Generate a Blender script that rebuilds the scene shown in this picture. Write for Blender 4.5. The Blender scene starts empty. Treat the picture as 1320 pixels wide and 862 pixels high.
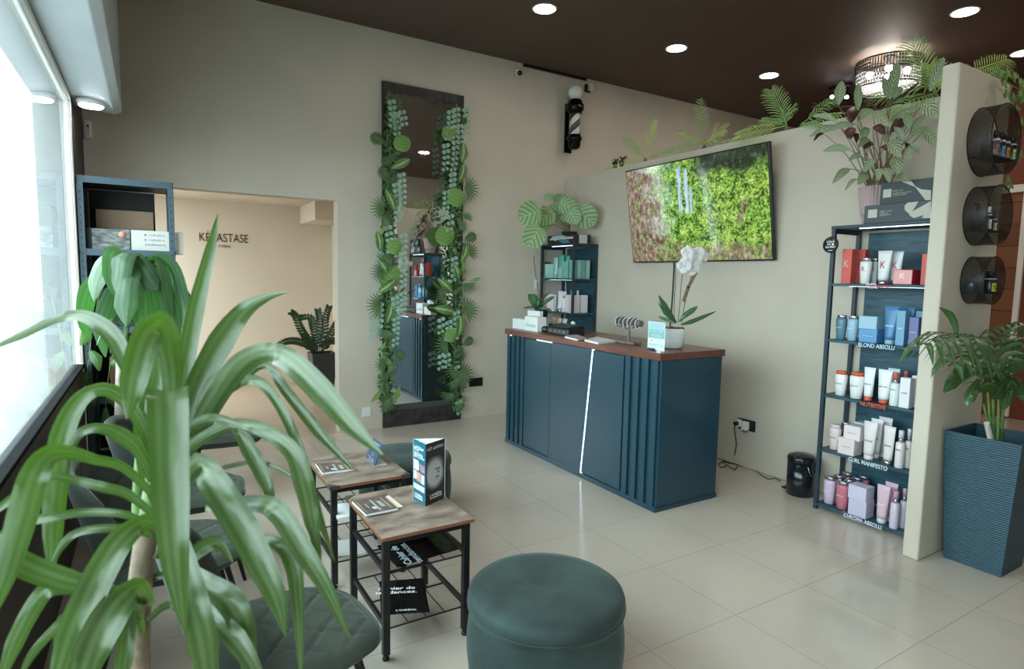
# A salon reception: window wall on the left, mirror wall ahead, television partition on the right.
WORLD = 7.5; EXPO = 1.15; LAMP = 34.0
import bpy, math, random
from math import sin, cos, pi, radians
from mathutils import Vector, Matrix
random.seed(7)
SC = bpy.context.scene
COL = SC.collection
V = Vector
# ---------------------------------------------------------------- camera
F = 769.17; CAM_H = 1.60
TILT, ROLL, YAW = .0956870747, .0178298071, .544960135
_fw = V((sin(YAW)*cos(TILT), cos(YAW)*cos(TILT), -sin(TILT)))
_ri = V((cos(YAW), -sin(YAW), 0)); _up = _ri.cross(_fw)
CR = _ri*cos(ROLL)+_up*sin(ROLL); CU = -_ri*sin(ROLL)+_up*cos(ROLL); CF = _fw
EYE = V((0, 0, CAM_H))
def ray(px, py): return CF+CR*((px-660)/F)-CU*((py-431)/F)
def at(px, py, ax, v):
    d = ray(px, py); i = 'xyz'.index(ax)
    return EYE+d*((v-EYE[i])/d[i])
def dep(px, py, d): return EYE+ray(px, py)*d
cd = bpy.data.cameras.new('camera'); cam = bpy.data.objects.new('camera', cd); COL.objects.link(cam)
cd.sensor_fit = 'HORIZONTAL'; cd.sensor_width = 36; cd.lens = 36*F/1320; cd.clip_start = .02; cd.clip_end = 200
cam.matrix_world = Matrix(((CR.x, CU.x, -CF.x, 0), (CR.y, CU.y, -CF.y, 0), (CR.z, CU.z, -CF.z, CAM_H), (0, 0, 0, 1)))
cd.dof.use_dof = True; cd.dof.focus_distance = 4.3; cd.dof.aperture_fstop = 5.0
SC.camera = cam
# ---------------------------------------------------------------- materials
def lin(c):
    return tuple((x/12.92 if x <= .04045 else ((x+.055)/1.055)**2.4) for x in [v/255 for v in c])
MATS = {}
def newmat(name):
    m = bpy.data.materials.new(name); m.use_nodes = True
    nt = m.node_tree; return m, nt, nt.nodes['Principled BSDF'], nt.nodes['Material Output']
def N(nt, t, **k):
    n = nt.nodes.new(t)
    for a, b in k.items(): setattr(n, a, b)
    return n
def mat(name, rgb, rough=.5, metal=0, var=0, scale=8, bump=0, bscale=60, emit=0, spec=.5, sheen=0, coat=0, alpha=1, trans=0, stretch=None, coord='Object'):
    """rgb is an sRGB triple; var mottles it with noise, bump adds fine relief"""
    if name in MATS: return MATS[name]
    m, nt, b, o = newmat(name); c = (*lin(rgb), 1)
    b.inputs['Base Color'].default_value = c; b.inputs['Roughness'].default_value = rough; b.inputs['Metallic'].default_value = metal
    b.inputs['Specular IOR Level'].default_value = spec
    if sheen: b.inputs['Sheen Weight'].default_value = sheen; b.inputs['Sheen Roughness'].default_value = .4; b.inputs['Sheen Tint'].default_value = (*[min(1, x*3+.25) for x in c[:3]], 1)
    if coat: b.inputs['Coat Weight'].default_value = coat; b.inputs['Coat Roughness'].default_value = .08
    if trans: b.inputs['Transmission Weight'].default_value = trans
    if alpha < 1: b.inputs['Alpha'].default_value = alpha
    if emit: b.inputs['Emission Color'].default_value = c; b.inputs['Emission Strength'].default_value = emit
    if var or bump:
        tc = N(nt, 'ShaderNodeTexCoord'); mp = N(nt, 'ShaderNodeMapping'); nt.links.new(tc.outputs[coord], mp.inputs[0])
        if stretch: mp.inputs['Scale'].default_value = stretch
    if var:
        n = N(nt, 'ShaderNodeTexNoise'); n.inputs['Scale'].default_value = scale; n.inputs['Detail'].default_value = 5
        nt.links.new(mp.outputs[0], n.inputs['Vector'])
        r = N(nt, 'ShaderNodeValToRGB'); r.color_ramp.elements[0].position = .3; r.color_ramp.elements[1].position = .7
        r.color_ramp.elements[0].color = (*[max(0, x*(1-var)) for x in c[:3]], 1); r.color_ramp.elements[1].color = (*[min(1, x*(1+var)) for x in c[:3]], 1)
        nt.links.new(n.outputs['Fac'], r.inputs[0]); nt.links.new(r.outputs[0], b.inputs['Base Color'])
    if bump:
        n2 = N(nt, 'ShaderNodeTexNoise'); n2.inputs['Scale'].default_value = bscale; n2.inputs['Detail'].default_value = 3
        nt.links.new(mp.outputs[0], n2.inputs['Vector'])
        bp = N(nt, 'ShaderNodeBump'); bp.inputs['Strength'].default_value = bump; bp.inputs['Distance'].default_value = .01
        nt.links.new(n2.outputs['Fac'], bp.inputs['Height']); nt.links.new(bp.outputs[0], b.inputs['Normal'])
    MATS[name] = m; return m
def glow(name, rgb, s):
    if name in MATS: return MATS[name]
    m, nt, b, o = newmat(name); nt.nodes.remove(b); e = N(nt, 'ShaderNodeEmission')
    e.inputs[0].default_value = (*lin(rgb), 1); e.inputs[1].default_value = s; nt.links.new(e.outputs[0], o.inputs[0])
    MATS[name] = m; return m
def pane(name, tint, refl=.04, film=0.0, rough=0.0):
    """thin glass sheet: tinted clear view, fresnel reflection, and (film) a share that scatters like frosted film"""
    m, nt, b, o = newmat(name); nt.nodes.remove(b)
    t = N(nt, 'ShaderNodeBsdfTransparent'); t.inputs[0].default_value = (*tint, 1)
    g = N(nt, 'ShaderNodeBsdfGlossy'); g.inputs['Roughness'].default_value = rough
    # Schlick reflectance of one face, the same from both sides
    ge = N(nt, 'ShaderNodeNewGeometry'); dt = N(nt, 'ShaderNodeVectorMath'); dt.operation = 'DOT_PRODUCT'; nt.links.new(ge.outputs['Incoming'], dt.inputs[0]); nt.links.new(ge.outputs['Normal'], dt.inputs[1])
    def mm(op, a, b=None):
        q = N(nt, 'ShaderNodeMath'); q.operation = op
        for i, x in enumerate((a, b)):
            if isinstance(x, (int, float)): q.inputs[i].default_value = x
            elif x is not None: nt.links.new(x, q.inputs[i])
        return q.outputs[0]
    fz = mm('ADD', mm('MULTIPLY', mm('POWER', mm('SUBTRACT', 1.0, mm('ABSOLUTE', dt.outputs['Value'])), 5.0), 1-refl), refl)
    mx = N(nt, 'ShaderNodeMixShader'); nt.links.new(fz, mx.inputs[0])
    base = t.outputs[0]
    if film:
        tl = N(nt, 'ShaderNodeBsdfTranslucent'); tl.inputs[0].default_value = (*tint, 1)
        m2 = N(nt, 'ShaderNodeMixShader'); m2.inputs[0].default_value = film
        nt.links.new(t.outputs[0], m2.inputs[1]); nt.links.new(tl.outputs[0], m2.inputs[2]); base = m2.outputs[0]
    nt.links.new(base, mx.inputs[1]); nt.links.new(g.outputs[0], mx.inputs[2]); nt.links.new(mx.outputs[0], o.inputs[0])
    MATS[name] = m; return m
def leafmat(name, rgb, rgb2=None, mode='plain', n=14, rough=.38, transl=.25, under=None, tcol=None, coat=0.0, var=.25):
    """leaf: colour pattern over UV (u across, v along); light shines through; optional underside colour"""
    if name in MATS: return MATS[name]
    m, nt, b, o = newmat(name); L = nt.links.new
    tc = N(nt, 'ShaderNodeTexCoord'); sp = N(nt, 'ShaderNodeSeparateXYZ'); L(tc.outputs['UV'], sp.inputs[0])
    def M(op, a, c=None, d=None):
        q = N(nt, 'ShaderNodeMath'); q.operation = op
        for i, x in enumerate((a, c, d)):
            if x is None: continue
            if isinstance(x, (int, float)): q.inputs[i].default_value = x
            else: L(x, q.inputs[i])
        return q.outputs[0]
    ua = M('ABSOLUTE', M('SUBTRACT', sp.outputs[0], .5))
    if mode == 'vein':      # oblique stripes meeting at the midrib
        f = M('SINE', M('MULTIPLY', M('SUBTRACT', sp.outputs[1], M('MULTIPLY', ua, .55)), n*6.283))
        fac = M('MULTIPLY_ADD', f, .5, .5)
        fac = M('MAXIMUM', M('SMOOTH_MIN', fac, 1.0), M('LESS_THAN', ua, .018))
    elif mode == 'long':    # lengthwise streaks
        f = M('SINE', M('MULTIPLY', sp.outputs[0], n*6.283)); fac = M('MULTIPLY_ADD', f, .25, M('MULTIPLY', M('SUBTRACT', .5, ua), .9))
    elif mode == 'heart':   # pale middle, dark edge
        nz = N(nt, 'ShaderNodeTexNoise'); nz.inputs['Scale'].default_value = 14; L(tc.outputs['UV'], nz.inputs['Vector'])
        fac = M('LESS_THAN', M('ADD', ua, M('MULTIPLY', nz.outputs['Fac'], .35)), .28)
    else:
        fac = M('LESS_THAN', ua, .03)
    nz = N(nt, 'ShaderNodeTexNoise'); nz.inputs['Scale'].default_value = 9; nz.inputs['Detail'].default_value = 2; L(tc.outputs['Object'], nz.inputs['Vector'])
    mx = N(nt, 'ShaderNodeMix'); mx.data_type = 'RGBA'; c1 = lin(rgb); c2 = lin(rgb2 or [min(255, x*1.25+8) for x in rgb])
    mx.inputs[6].default_value = (*c1, 1); mx.inputs[7].default_value = (*c2, 1); L(fac, mx.inputs[0])
    hv = N(nt, 'ShaderNodeHueSaturation'); L(mx.outputs[2], hv.inputs['Color']); L(M('MULTIPLY_ADD', nz.outputs['Fac'], 2*var, 1-var), hv.inputs['Value'])
    col = hv.outputs[0]
    if under:
        ge = N(nt, 'ShaderNodeNewGeometry'); m2 = N(nt, 'ShaderNodeMix'); m2.data_type = 'RGBA'; m2.inputs[7].default_value = (*lin(under), 1)
        L(ge.outputs['Backfacing'], m2.inputs[0]); L(col, m2.inputs[6]); col = m2.outputs[2]
    L(col, b.inputs['Base Color']); b.inputs['Roughness'].default_value = rough; b.inputs['Coat Weight'].default_value = coat
    if transl:
        tl = N(nt, 'ShaderNodeBsdfTranslucent'); ms = N(nt, 'ShaderNodeMixShader'); ms.inputs[0].default_value = transl
        if tcol: tl.inputs[0].default_value = (*lin(tcol), 1)
        else: L(col, tl.inputs[0])
        L(b.outputs[0], ms.inputs[1]); L(tl.outputs[0], ms.inputs[2]); L(ms.outputs[0], o.inputs[0])
    MATS[name] = m; return m
# ---------------------------------------------------------------- mesh builder
class MB:
    def __init__(s): s.v = []; s.f = []; s.m = []; s.s = []; s.uv = []
    def add(s, vs, fs, mi=0, sm=False, uv=None):
        k = len(s.v); s.v += [V(p) for p in vs]; s.uv += list(uv) if uv else [(0, 0)]*len(vs)
        for f in fs: s.f.append([i+k for i in f]); s.m.append(mi); s.s.append(sm)
        return s
    def box(s, x0, x1, y0, y1, z0, z1, mi=0):
        vs = [(x, y, z) for z in (z0, z1) for y in (y0, y1) for x in (x0, x1)]
        uv = [(i & 1, i >> 2) for i in range(8)]
        return s.add(vs, [(0, 2, 3, 1), (4, 5, 7, 6), (0, 1, 5, 4), (2, 6, 7, 3), (0, 4, 6, 2), (1, 3, 7, 5)], mi, False, uv)
    def obox(s, c, hx, hy, hz, mi=0):
        """box from a centre and three half-extent vectors"""
        c = V(c); hx, hy, hz = V(hx), V(hy), V(hz)
        vs = [c+hx*a+hy*b+hz*d for d in (-1, 1) for b in (-1, 1) for a in (-1, 1)]
        return s.add(vs, [(0, 2, 3, 1), (4, 5, 7, 6), (0, 1, 5, 4), (2, 6, 7, 3), (0, 4, 6, 2), (1, 3, 7, 5)], mi)
    def bar(s, a, b, w, h, mi=0, up=(0, 0, 1)):
        a, b = V(a), V(b); d = (b-a); L = d.length; d.normalize(); u = V(up)
        if abs(d.dot(u)) > .95: u = V((1, 0, 0))
        x = d.cross(u).normalized(); y = x.cross(d)
        return s.obox((a+b)/2, x*w/2, d*L/2, y*h/2, mi)
    def tube(s, pts, r, n=8, mi=0, caps=True):
        pts = [V(p) for p in pts]; k = len(pts); rs = r if isinstance(r, (list, tuple)) else [r]*k
        vs = []; x = None
        for i, p in enumerate(pts):
            t = (pts[min(i+1, k-1)]-pts[max(i-1, 0)]).normalized()
            if x is None:
                a = V((0, 0, 1)) if abs(t.z) < .9 else V((1, 0, 0)); x = t.cross(a).normalized()
            else: x = (x-t*x.dot(t)).normalized()
            y = t.cross(x)
            for j in range(n):
                a = 2*pi*j/n; vs.append(p+(x*cos(a)+y*sin(a))*rs[i])
        fs = [(i*n+j, i*n+(j+1) % n, (i+1)*n+(j+1) % n, (i+1)*n+j) for i in range(k-1) for j in range(n)]
        s.add(vs, fs, mi, True)
        if caps:
            s.add(vs[:n], [tuple(range(n))[::-1]], mi); s.add(vs[-n:], [tuple(range(n))], mi)
        return s
    def lathe(s, prof, c=(0, 0, 0), n=28, mi=0, sx=1, sy=1, sm=True, axis=None, caps=True):
        c = V(c); vs = []
        if axis: A = V(axis).normalized(); B = A.orthogonal().normalized(); D = A.cross(B)
        else: A, B, D = V((0, 0, 1)), V((1, 0, 0)), V((0, 1, 0))
        for r, z in prof:
            for j in range(n):
                a = 2*pi*j/n; vs.append(c+B*(r*cos(a)*sx)+D*(r*sin(a)*sy)+A*z)
        fs = [(i*n+j, i*n+(j+1) % n, (i+1)*n+(j+1) % n, (i+1)*n+j) for i in range(len(prof)-1) for j in range(n)]
        ring = prof[0] == prof[-1] or not caps
        if prof[0][0] > 1e-5 and not ring: fs.append(tuple(range(n))[::-1])
        if prof[-1][0] > 1e-5 and not ring: fs.append(tuple(range((len(prof)-1)*n, len(prof)*n)))
        return s.add(vs, fs, mi, sm)
    def ball(s, c, r, n=16, mi=0, sz=1):
        return s.lathe([(max(1e-6, r*sin(pi*i/10)), -r*sz*cos(pi*i/10)) for i in range(11)], c, n, mi)
    def prism(s, poly, o, ex, ey, ez, mi=0):
        """poly (2-D) in the plane o+ex*a+ey*b, thickened by vector ez"""
        o, ex, ey, ez = V(o), V(ex), V(ey), V(ez); n = len(poly)
        a = [o+ex*p[0]+ey*p[1] for p in poly]; b = [p+ez for p in a]
        return s.add(a+b, [tuple(range(n))[::-1], tuple(range(n, 2*n))]+[(i, (i+1) % n, n+(i+1) % n, n+i) for i in range(n)], mi)
    def quad(s, a, b, c, d, mi=0): return s.add([a, b, c, d], [(0, 1, 2, 3)], mi, False, [(0, 0), (1, 0), (1, 1), (0, 1)])
    def leaf(s, pts, ws, side, fold=.25, mi=0, wave=0, sub=3, tw=0):
        """blade along a smooth path; ws half-widths at the control points; side: rough sideways direction"""
        P, W = smooth(pts, ws, sub); k = len(P); vs = []; uv = []; x = V(side)
        ph = random.random()*6
        for i, p in enumerate(P):
            t = (P[min(i+1, k-1)]-P[max(i-1, 0)])
            t = t.normalized() if t.length > 1e-9 else V((0, 0, 1))
            x2 = x-t*x.dot(t)
            if x2.length > 1e-4: x = x2.normalized()
            xx = Matrix.Rotation(tw*i/(k-1), 3, t) @ x if tw else x
            nrm = xx.cross(t); w = W[i]
            for j, u in enumerate((-1, -.5, 0, .5, 1)):
                wv = sin(ph+i*1.1+j*1.7)*wave*w*abs(u)
                vs.append(p+xx*(w*u)+nrm*(fold*w*abs(u)**1.3+wv)); uv.append((.5+.5*u, i/(k-1)))
        fs = [(i*5+j, i*5+j+1, i*5+j+6, i*5+j+5) for i in range(k-1) for j in range(4)]
        return s.add(vs, fs, mi, True, uv)
    def build(s, name, mats, parent=None, bevel=0, seg=2, loc=None, solid=0, subd=0, kind=None, label=None):
        me = bpy.data.meshes.new(name)
        off = V((0, 0, 0))
        if parent is not None: inv = minv(parent); vs = [inv @ p for p in s.v]
        else:
            if loc is not None: off = V(loc)
            vs = [p-off for p in s.v]
        me.from_pydata([tuple(p) for p in vs], [], s.f)
        mats = mats if isinstance(mats, (list, tuple)) else [mats]
        for q in mats: me.materials.append(q)
        me.polygons.foreach_set('material_index', s.m); me.polygons.foreach_set('use_smooth', s.s)
        uvl = me.uv_layers.new(name='UVMap')
        li = [0]*len(me.loops); me.loops.foreach_get('vertex_index', li)
        uvl.data.foreach_set('uv', [c for i in li for c in s.uv[i]])
        me.update()
        o = bpy.data.objects.new(name, me); COL.objects.link(o); o.location = off
        if parent is not None: o.parent = parent; o.matrix_parent_inverse = Matrix()
        if solid:
            q = o.modifiers.new('thickness', 'SOLIDIFY'); q.thickness = solid; q.offset = 0
        if bevel:
            q = o.modifiers.new('bevel', 'BEVEL'); q.width = bevel; q.segments = seg; q.limit_method = 'ANGLE'
        if subd:
            q = o.modifiers.new('sub', 'SUBSURF'); q.levels = subd; q.render_levels = subd
        if kind: o['kind'] = kind
        if label: o['label'] = label
        return o
def smooth(pts, ws, sub):
    pts = [V(p) for p in pts]; n = len(pts)
    if sub <= 1: return pts, list(ws)
    P, W = [], []
    for i in range(n-1):
        p0, p1, p2, p3 = pts[max(i-1, 0)], pts[i], pts[i+1], pts[min(i+2, n-1)]
        for j in range(sub):
            t = j/sub
            P.append(.5*((2*p1)+(p2-p0)*t+(2*p0-5*p1+4*p2-p3)*t*t+(3*p1-p0-3*p2+p3)*t**3)); W.append(ws[i]*(1-t)+ws[i+1]*t)
    P.append(pts[-1]); W.append(ws[-1]); return P, W
def minv(o):
    M = Matrix()
    while o is not None:
        M = (Matrix.Translation(o.location) @ o.rotation_euler.to_matrix().to_4x4()) @ M; o = o.parent
    return M.inverted()
def thing(name, label, cat, loc=(0, 0, 0), rz=0, group=None):
    o = bpy.data.objects.new(name, None); COL.objects.link(o); o.location = loc; o.rotation_euler = (0, 0, rz); o.empty_display_size = .05
    return tag(o, label, cat, group)
def tag(o, label, cat, group=None):
    o['label'] = label; o['category'] = cat
    if group: o['group'] = group
    return o
def struct(name, mb, mats, **k):
    o = mb.build(name, mats, **k); o['kind'] = 'structure'; return o
def copy_tree(o, parent=None):
    c = o.copy(); COL.objects.link(c)
    if parent is not None: c.parent = parent
    for ch in list(o.children): copy_tree(ch, c)
    return c
FONTM = {}
def text(s, c, right, up, w, h, m, name, parent, thick=.0006, bold=0):
    """lettering as a mesh fitted to w x h metres around centre c, in the plane (right, up)"""
    key = (s, bold)
    if key not in FONTM:
        cu = bpy.data.curves.new('lettering', 'FONT'); cu.body = s; cu.resolution_u = 3; cu.offset = bold; cu.align_x = 'CENTER'
        o = bpy.data.objects.new('lettering', cu); me = o.to_mesh()
        FONTM[key] = ([V(v.co) for v in me.vertices], [list(p.vertices) for p in me.polygons])
        o.to_mesh_clear(); bpy.data.objects.remove(o); bpy.data.curves.remove(cu)
    vs, fs = FONTM[key]
    x0 = min(v.x for v in vs); x1 = max(v.x for v in vs); y0 = min(v.y for v in vs); y1 = max(v.y for v in vs)
    R = V(right).normalized(); U = V(up).normalized(); Z = R.cross(U)
    b = MB(); b.add([V(c)+R*((v.x-(x0+x1)/2)/(x1-x0)*w)+U*((v.y-(y0+y1)/2)/(y1-y0)*h)+Z*thick for v in vs], fs)
    return b.build(name, m, parent)
def bars(pattern, c, right, up, w, h, m, name, parent, thick=.0005):
    """unreadably small print: one row of letter-like strokes; pattern gives the word lengths"""
    R = V(right).normalized(); U = V(up).normalized(); Z = R.cross(U); rnd = random.Random(sum(pattern)*7+len(pattern))
    n = sum(pattern)+len(pattern)-1; cw = w/n; b = MB(); x = -w/2
    for k, L_ in enumerate(pattern):
        for i in range(L_):
            hh = h*rnd.choice((.7, .7, 1.0)); o = V(c)+R*x-U*(h*.35)+Z*thick
            b.add([o+R*(cw*.12), o+R*(cw*.38), o+R*(cw*.38)+U*hh, o+R*(cw*.12)+U*hh], [(0, 1, 2, 3)])
            if rnd.random() < .75: q = o+U*(hh*rnd.choice((0, .4, .8))*.9); b.add([q+R*(cw*.38), q+R*(cw*.88), q+R*(cw*.88)+U*(h*.2), q+R*(cw*.38)+U*(h*.2)], [(0, 1, 2, 3)])
            x += cw
        x += cw
    return b.build(name, m, parent)
MX, PX, MY, PY, PZ = V((-1, 0, 0)), V((1, 0, 0)), V((0, -1, 0)), V((0, 1, 0)), V((0, 0, 1))
# ---------------------------------------------------------------- room
CEIL = 4.01; YB = 5.97; XW = -.42; XR = 9.4; YF = -2.2; XP = 4.335
wallm = mat('beige_plaster', (199, 190, 175), .85, var=.07, scale=1.3, bump=.08, bscale=35)
wallw = mat('pale_plaster', (206, 194, 176), .85, var=.04, scale=1.2, bump=.06, bscale=35)
ceilm = mat('dark_brown_paint', (90, 75, 67), .6, var=.05, scale=2, spec=.3)
brownm = mat('brown_paint', (52, 42, 38), .6)
def tile_floor(name, c1, c2, grout, size, offx, offy, rough, wood=False):
    m, nt, b, o = newmat(name); L = nt.links.new
    tc = N(nt, 'ShaderNodeTexCoord'); mp = N(nt, 'ShaderNodeMapping'); mp.inputs['Location'].default_value = (-offx, -offy, 0); L(tc.outputs['Object'], mp.inputs[0])
    bk = N(nt, 'ShaderNodeTexBrick'); bk.offset = 0 if not wood else .5; bk.inputs['Scale'].default_value = 1
    bk.inputs['Brick Width'].default_value = size[0]; bk.inputs['Row Height'].default_value = size[1]
    bk.inputs['Mortar Size'].default_value = .0016; bk.inputs['Mortar Smooth'].default_value = .1
    bk.inputs['Color1'].default_value = (*lin(c1), 1); bk.inputs['Color2'].default_value = (*lin(c2), 1); bk.inputs['Mortar'].default_value = (*lin(grout), 1)
    L(mp.outputs[0], bk.inputs['Vector'])
    nz = N(nt, 'ShaderNodeTexNoise'); nz.inputs['Scale'].default_value = 2.2; nz.inputs['Detail'].default_value = 6; nz.inputs['Roughness'].default_value = .65
    mp2 = N(nt, 'ShaderNodeMapping'); mp2.inputs['Scale'].default_value = (.6, 9, 1) if wood else (1, 1, 1); L(tc.outputs['Object'], mp2.inputs[0]); L(mp2.outputs[0], nz.inputs['Vector'])
    mr = N(nt, 'ShaderNodeMapRange'); mr.inputs[3].default_value = .80 if wood else .9; mr.inputs[4].default_value = 1.15 if wood else 1.08; L(nz.outputs['Fac'], mr.inputs[0])
    hv = N(nt, 'ShaderNodeHueSaturation'); L(bk.outputs['Color'], hv.inputs['Color']); L(mr.outputs[0], hv.inputs['Value']); L(hv.outputs[0], b.inputs['Base Color'])
    r2 = N(nt, 'ShaderNodeMapRange'); r2.inputs[3].default_value = rough*.7; r2.inputs[4].default_value = rough*1.4; L(nz.outputs['Fac'], r2.inputs[0])
    L(r2.outputs[0], b.inputs['Roughness']); b.inputs['Specular IOR Level'].default_value = .5
    bp = N(nt, 'ShaderNodeBump'); bp.inputs['Strength'].default_value = .25; bp.inputs['Distance'].default_value = .002; bp.invert = True
    L(bk.outputs['Fac'], bp.inputs['Height']); L(bp.outputs[0], b.inputs['Normal'])
    return m
floorm = tile_floor('polished_tile', (201, 190, 176), (197, 186, 172), (158, 147, 135), (.5575, .5575), 1.803, 1.768, .13)
floorw = tile_floor('wood_look_tile', (190, 172, 152), (182, 165, 146), (140, 124, 108), (1.1, .36), .2, .1, .3, True)
struct('floor', MB().box(XW-.3, XR+.1, YF-.1, YB, -.08, 0), floorm)
struct('floor_back_room', MB().box(XW-.2, 2.5, YB, 9.3, -.08, 0), floorw)
struct('ceiling', MB().box(XW-.3, XR+.1, YF-.1, YB+.3, CEIL, CEIL+.1), ceilm)
# back wall with the opening to the rear room: one mesh with a real hole
OX0, OX1, OZ = -.05, 1.592, 2.315; YBB = YB+.14
wb = MB(); wb.box(XW-.3, OX0, YB, YBB, 0, CEIL); wb.box(OX0, OX1, YB, YBB, OZ, CEIL); wb.box(OX1, XR+.1, YB, YBB, 0, CEIL)
struct('wall_back', wb, wallm)
# rear room beyond the opening
struct('wall_rear_room', MB().box(XW-.2, 2.5, 9.12, 9.3, 0, 2.9), wallw)
struct('wall_rear_room_right', MB().box(2.35, 2.5, YBB, 9.12, 0, 2.9), wallw)
struct('ceiling_rear_room', MB().box(XW-.2, 2.5, YBB, 9.3, 2.56, 2.75), wallw)
B1 = at(397, 265, 'y', 8.6); B2 = at(422, 287, 'y', 8.6)
struct('trim_rear_room_beam', MB().box(B1.x, 2.35, 8.2, 9.12, B2.z, 2.56), wallw)
wl = MB(); wl.box(XW-.2, XW-.05, YBB, 9.12, 0, .5); wl.box(XW-.2, XW-.05, YBB, 9.12, 2.5, 2.9); wl.box(XW-.2, XW-.05, 8.6, 9.12, .5, 2.5); wl.box(XW-.2, XW-.05, YBB, 7.7, .5, 2.5)
struct('wall_rear_room_left', wl, wallw)
# window wall on the left
WZ0, WZ1, WY1 = .93, 2.70, 5.06
wlm = MB()
wlo = MB()
for q, xa, xb in ((wlm, XW-.05, XW), (wlo, XW-.2, XW-.05)):
    q.box(xa, xb, YF, YB, 0, WZ0 if q is wlm else WZ0-.35); q.box(xa, xb, YF, YB, WZ1+.03, CEIL); q.box(xa, xb, WY1, YB, WZ0, WZ1+.03); q.box(xa, xb, YF, -1.7, WZ0, WZ1+.03)
struct('wall_left', wlm, brownm)
struct('wall_left_outside', wlo, mat('white_render', (222, 226, 226), .8))
white = mat('white_metal', (235, 233, 228), .35); blk = mat('black_metal', (22, 22, 24), .4); sillm = mat('dark_sill', (16, 17, 18), .85, spec=.1)
glassm = pane('dimming_glass', (.72, .77, .775), film=.06)  # tint and scattering share added to dim the bright outside
clearm = pane('clear_glass', (.93, .96, .96))
win = MB()
win.box(XW-.09, XW-.02, -1.7, -1.65, WZ0+.02, WZ1)
win.box(XW-.02, XW+.006, WY1-.03, WY1, .05, WZ1+.03); win.box(XW-.02, XW+.006, -1.7, WY1, WZ1+.02, WZ1+.06); win.box(XW-.022, XW-.006, -1.7, WY1-.03, WZ1+.002, WZ1+.014)
win.box(XW-.022, XW-.006, WY1-.05, WY1-.038, WZ0+.03, WZ1)
struct('window_1', win, white, bevel=.004)
struct('window_2', MB().box(XW-.030, XW-.024, -1.7, WY1-.05, WZ0+.02, WZ1+.02), glassm)
struct('trim_sill', MB().box(XW-.05, XW+.012, -1.7, WY1-.02, WZ0, WZ0+.02), sillm, bevel=.003)
struct('ground_outside', MB().box(-30, XW-.21, -30, 30, -.12, -.1).box(XW-.21, 30, -30, YF-.21, -.12, -.1), mat('asphalt', (150, 150, 148), .9, var=.1, scale=.7))
# boxed shutter housing over the window
SE = 5.40; SX = -.135
so = MB(); so.prism([(XW, CEIL), (XW, 2.765), (SX-.05, 2.735), (SX, 2.76), (SX, CEIL)], (0, YF, 0), PX, PZ, (0, SE-YF, 0))
struct('trim_shutter_housing', so, mat('housing_grey', (178, 186, 190), .45, var=.05, scale=3), bevel=.006)
# plain wall behind the camera
sf = MB(); sf.box(XW-.2, XR, YF-.2, YF, 0, CEIL)
struct('wall_front', sf, wallm)
# right wall: red brown paint with a white framed opening showing timber
XRW = 8.9
struct('wall_right', MB().box(XRW, XRW+.15, YF, YB, 0, CEIL), mat('red_brown_paint', (122, 62, 42), .7, var=.08, scale=2))
FR = at(1310, 300, 'x', XRW); FT = at(1316, 238, 'x', XRW).z
timber, nt, b_, o_ = newmat('timber_planks'); tc = N(nt, 'ShaderNodeTexCoord'); bk = N(nt, 'ShaderNodeTexBrick'); mp = N(nt, 'ShaderNodeMapping'); mp.inputs['Rotation'].default_value = (0, radians(90), radians(90))
nt.links.new(tc.outputs['Object'], mp.inputs[0]); nt.links.new(mp.outputs[0], bk.inputs['Vector']); bk.inputs['Scale'].default_value = 1
bk.inputs['Brick Width'].default_value = .55; bk.inputs['Row Height'].default_value = .26; bk.inputs['Mortar Size'].default_value = .008
bk.inputs['Color1'].default_value = (*lin((140, 88, 54)), 1); bk.inputs['Color2'].default_value = (*lin((106, 64, 42)), 1); bk.inputs['Mortar'].default_value = (*lin((84, 48, 34)), 1)
nt.links.new(bk.outputs['Color'], b_.inputs['Base Color']); b_.inputs['Roughness'].default_value = .6
fy0, fy1 = FR.y-.05, FR.y+1.4
fm = MB(); fm.box(XRW-.05, XRW, fy0-.06, fy0, 0.02, FT); fm.box(XRW-.05, XRW, fy0, fy1, FT-.09, FT); fm.box(XRW-.05, XRW, fy1-.09, fy1, 0.02, FT-.09)
fd = struct('door_1', MB().box(XRW-.02, XRW-.002, fy0, fy1-.09, .02, FT-.09), timber)
fm.build('door_frame', white, fd, bevel=.005)
# partition carrying the television, and its wing towards the camera
PT = 2.795
def soft_slab(name, x0, x1, y0, y1):
    o = struct(name, MB().box(x0, x1, y0, y1, 0, PT), wallm, bevel=.012); return o
soft_slab('wall_partition', XP, XP+.085, 1.70, YB-.002)
soft_slab('wall_wing', 3.757, XP+.085, 1.612, 1.70)
# wall lettering in the rear room
kb = mat('bronze_letters', (74, 50, 40), .4)
kt = thing('wall_lettering', 'dark bronze brand lettering on beige wall of the rear room', 'sign', (1.0, 9.115, 2.1))
P1 = at(257, 307, 'y', 9.115); P2 = at(320, 307, 'y', 9.115)
zc = (P1.z+P2.z)/2; wT = P2.x-P1.x; hT = wT*.19
text('KÉRASTASE', ((P1.x+P2.x)/2, 9.115, zc+.02), PX, PZ, wT, hT*1.25, kb, 'brand_word', kt, .004)
text('PARIS', ((P1.x+P2.x)/2, 9.115, zc-hT*.95), PX, PZ, wT*.24, hT*.33, kb, 'city_word', kt, .004)
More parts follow.
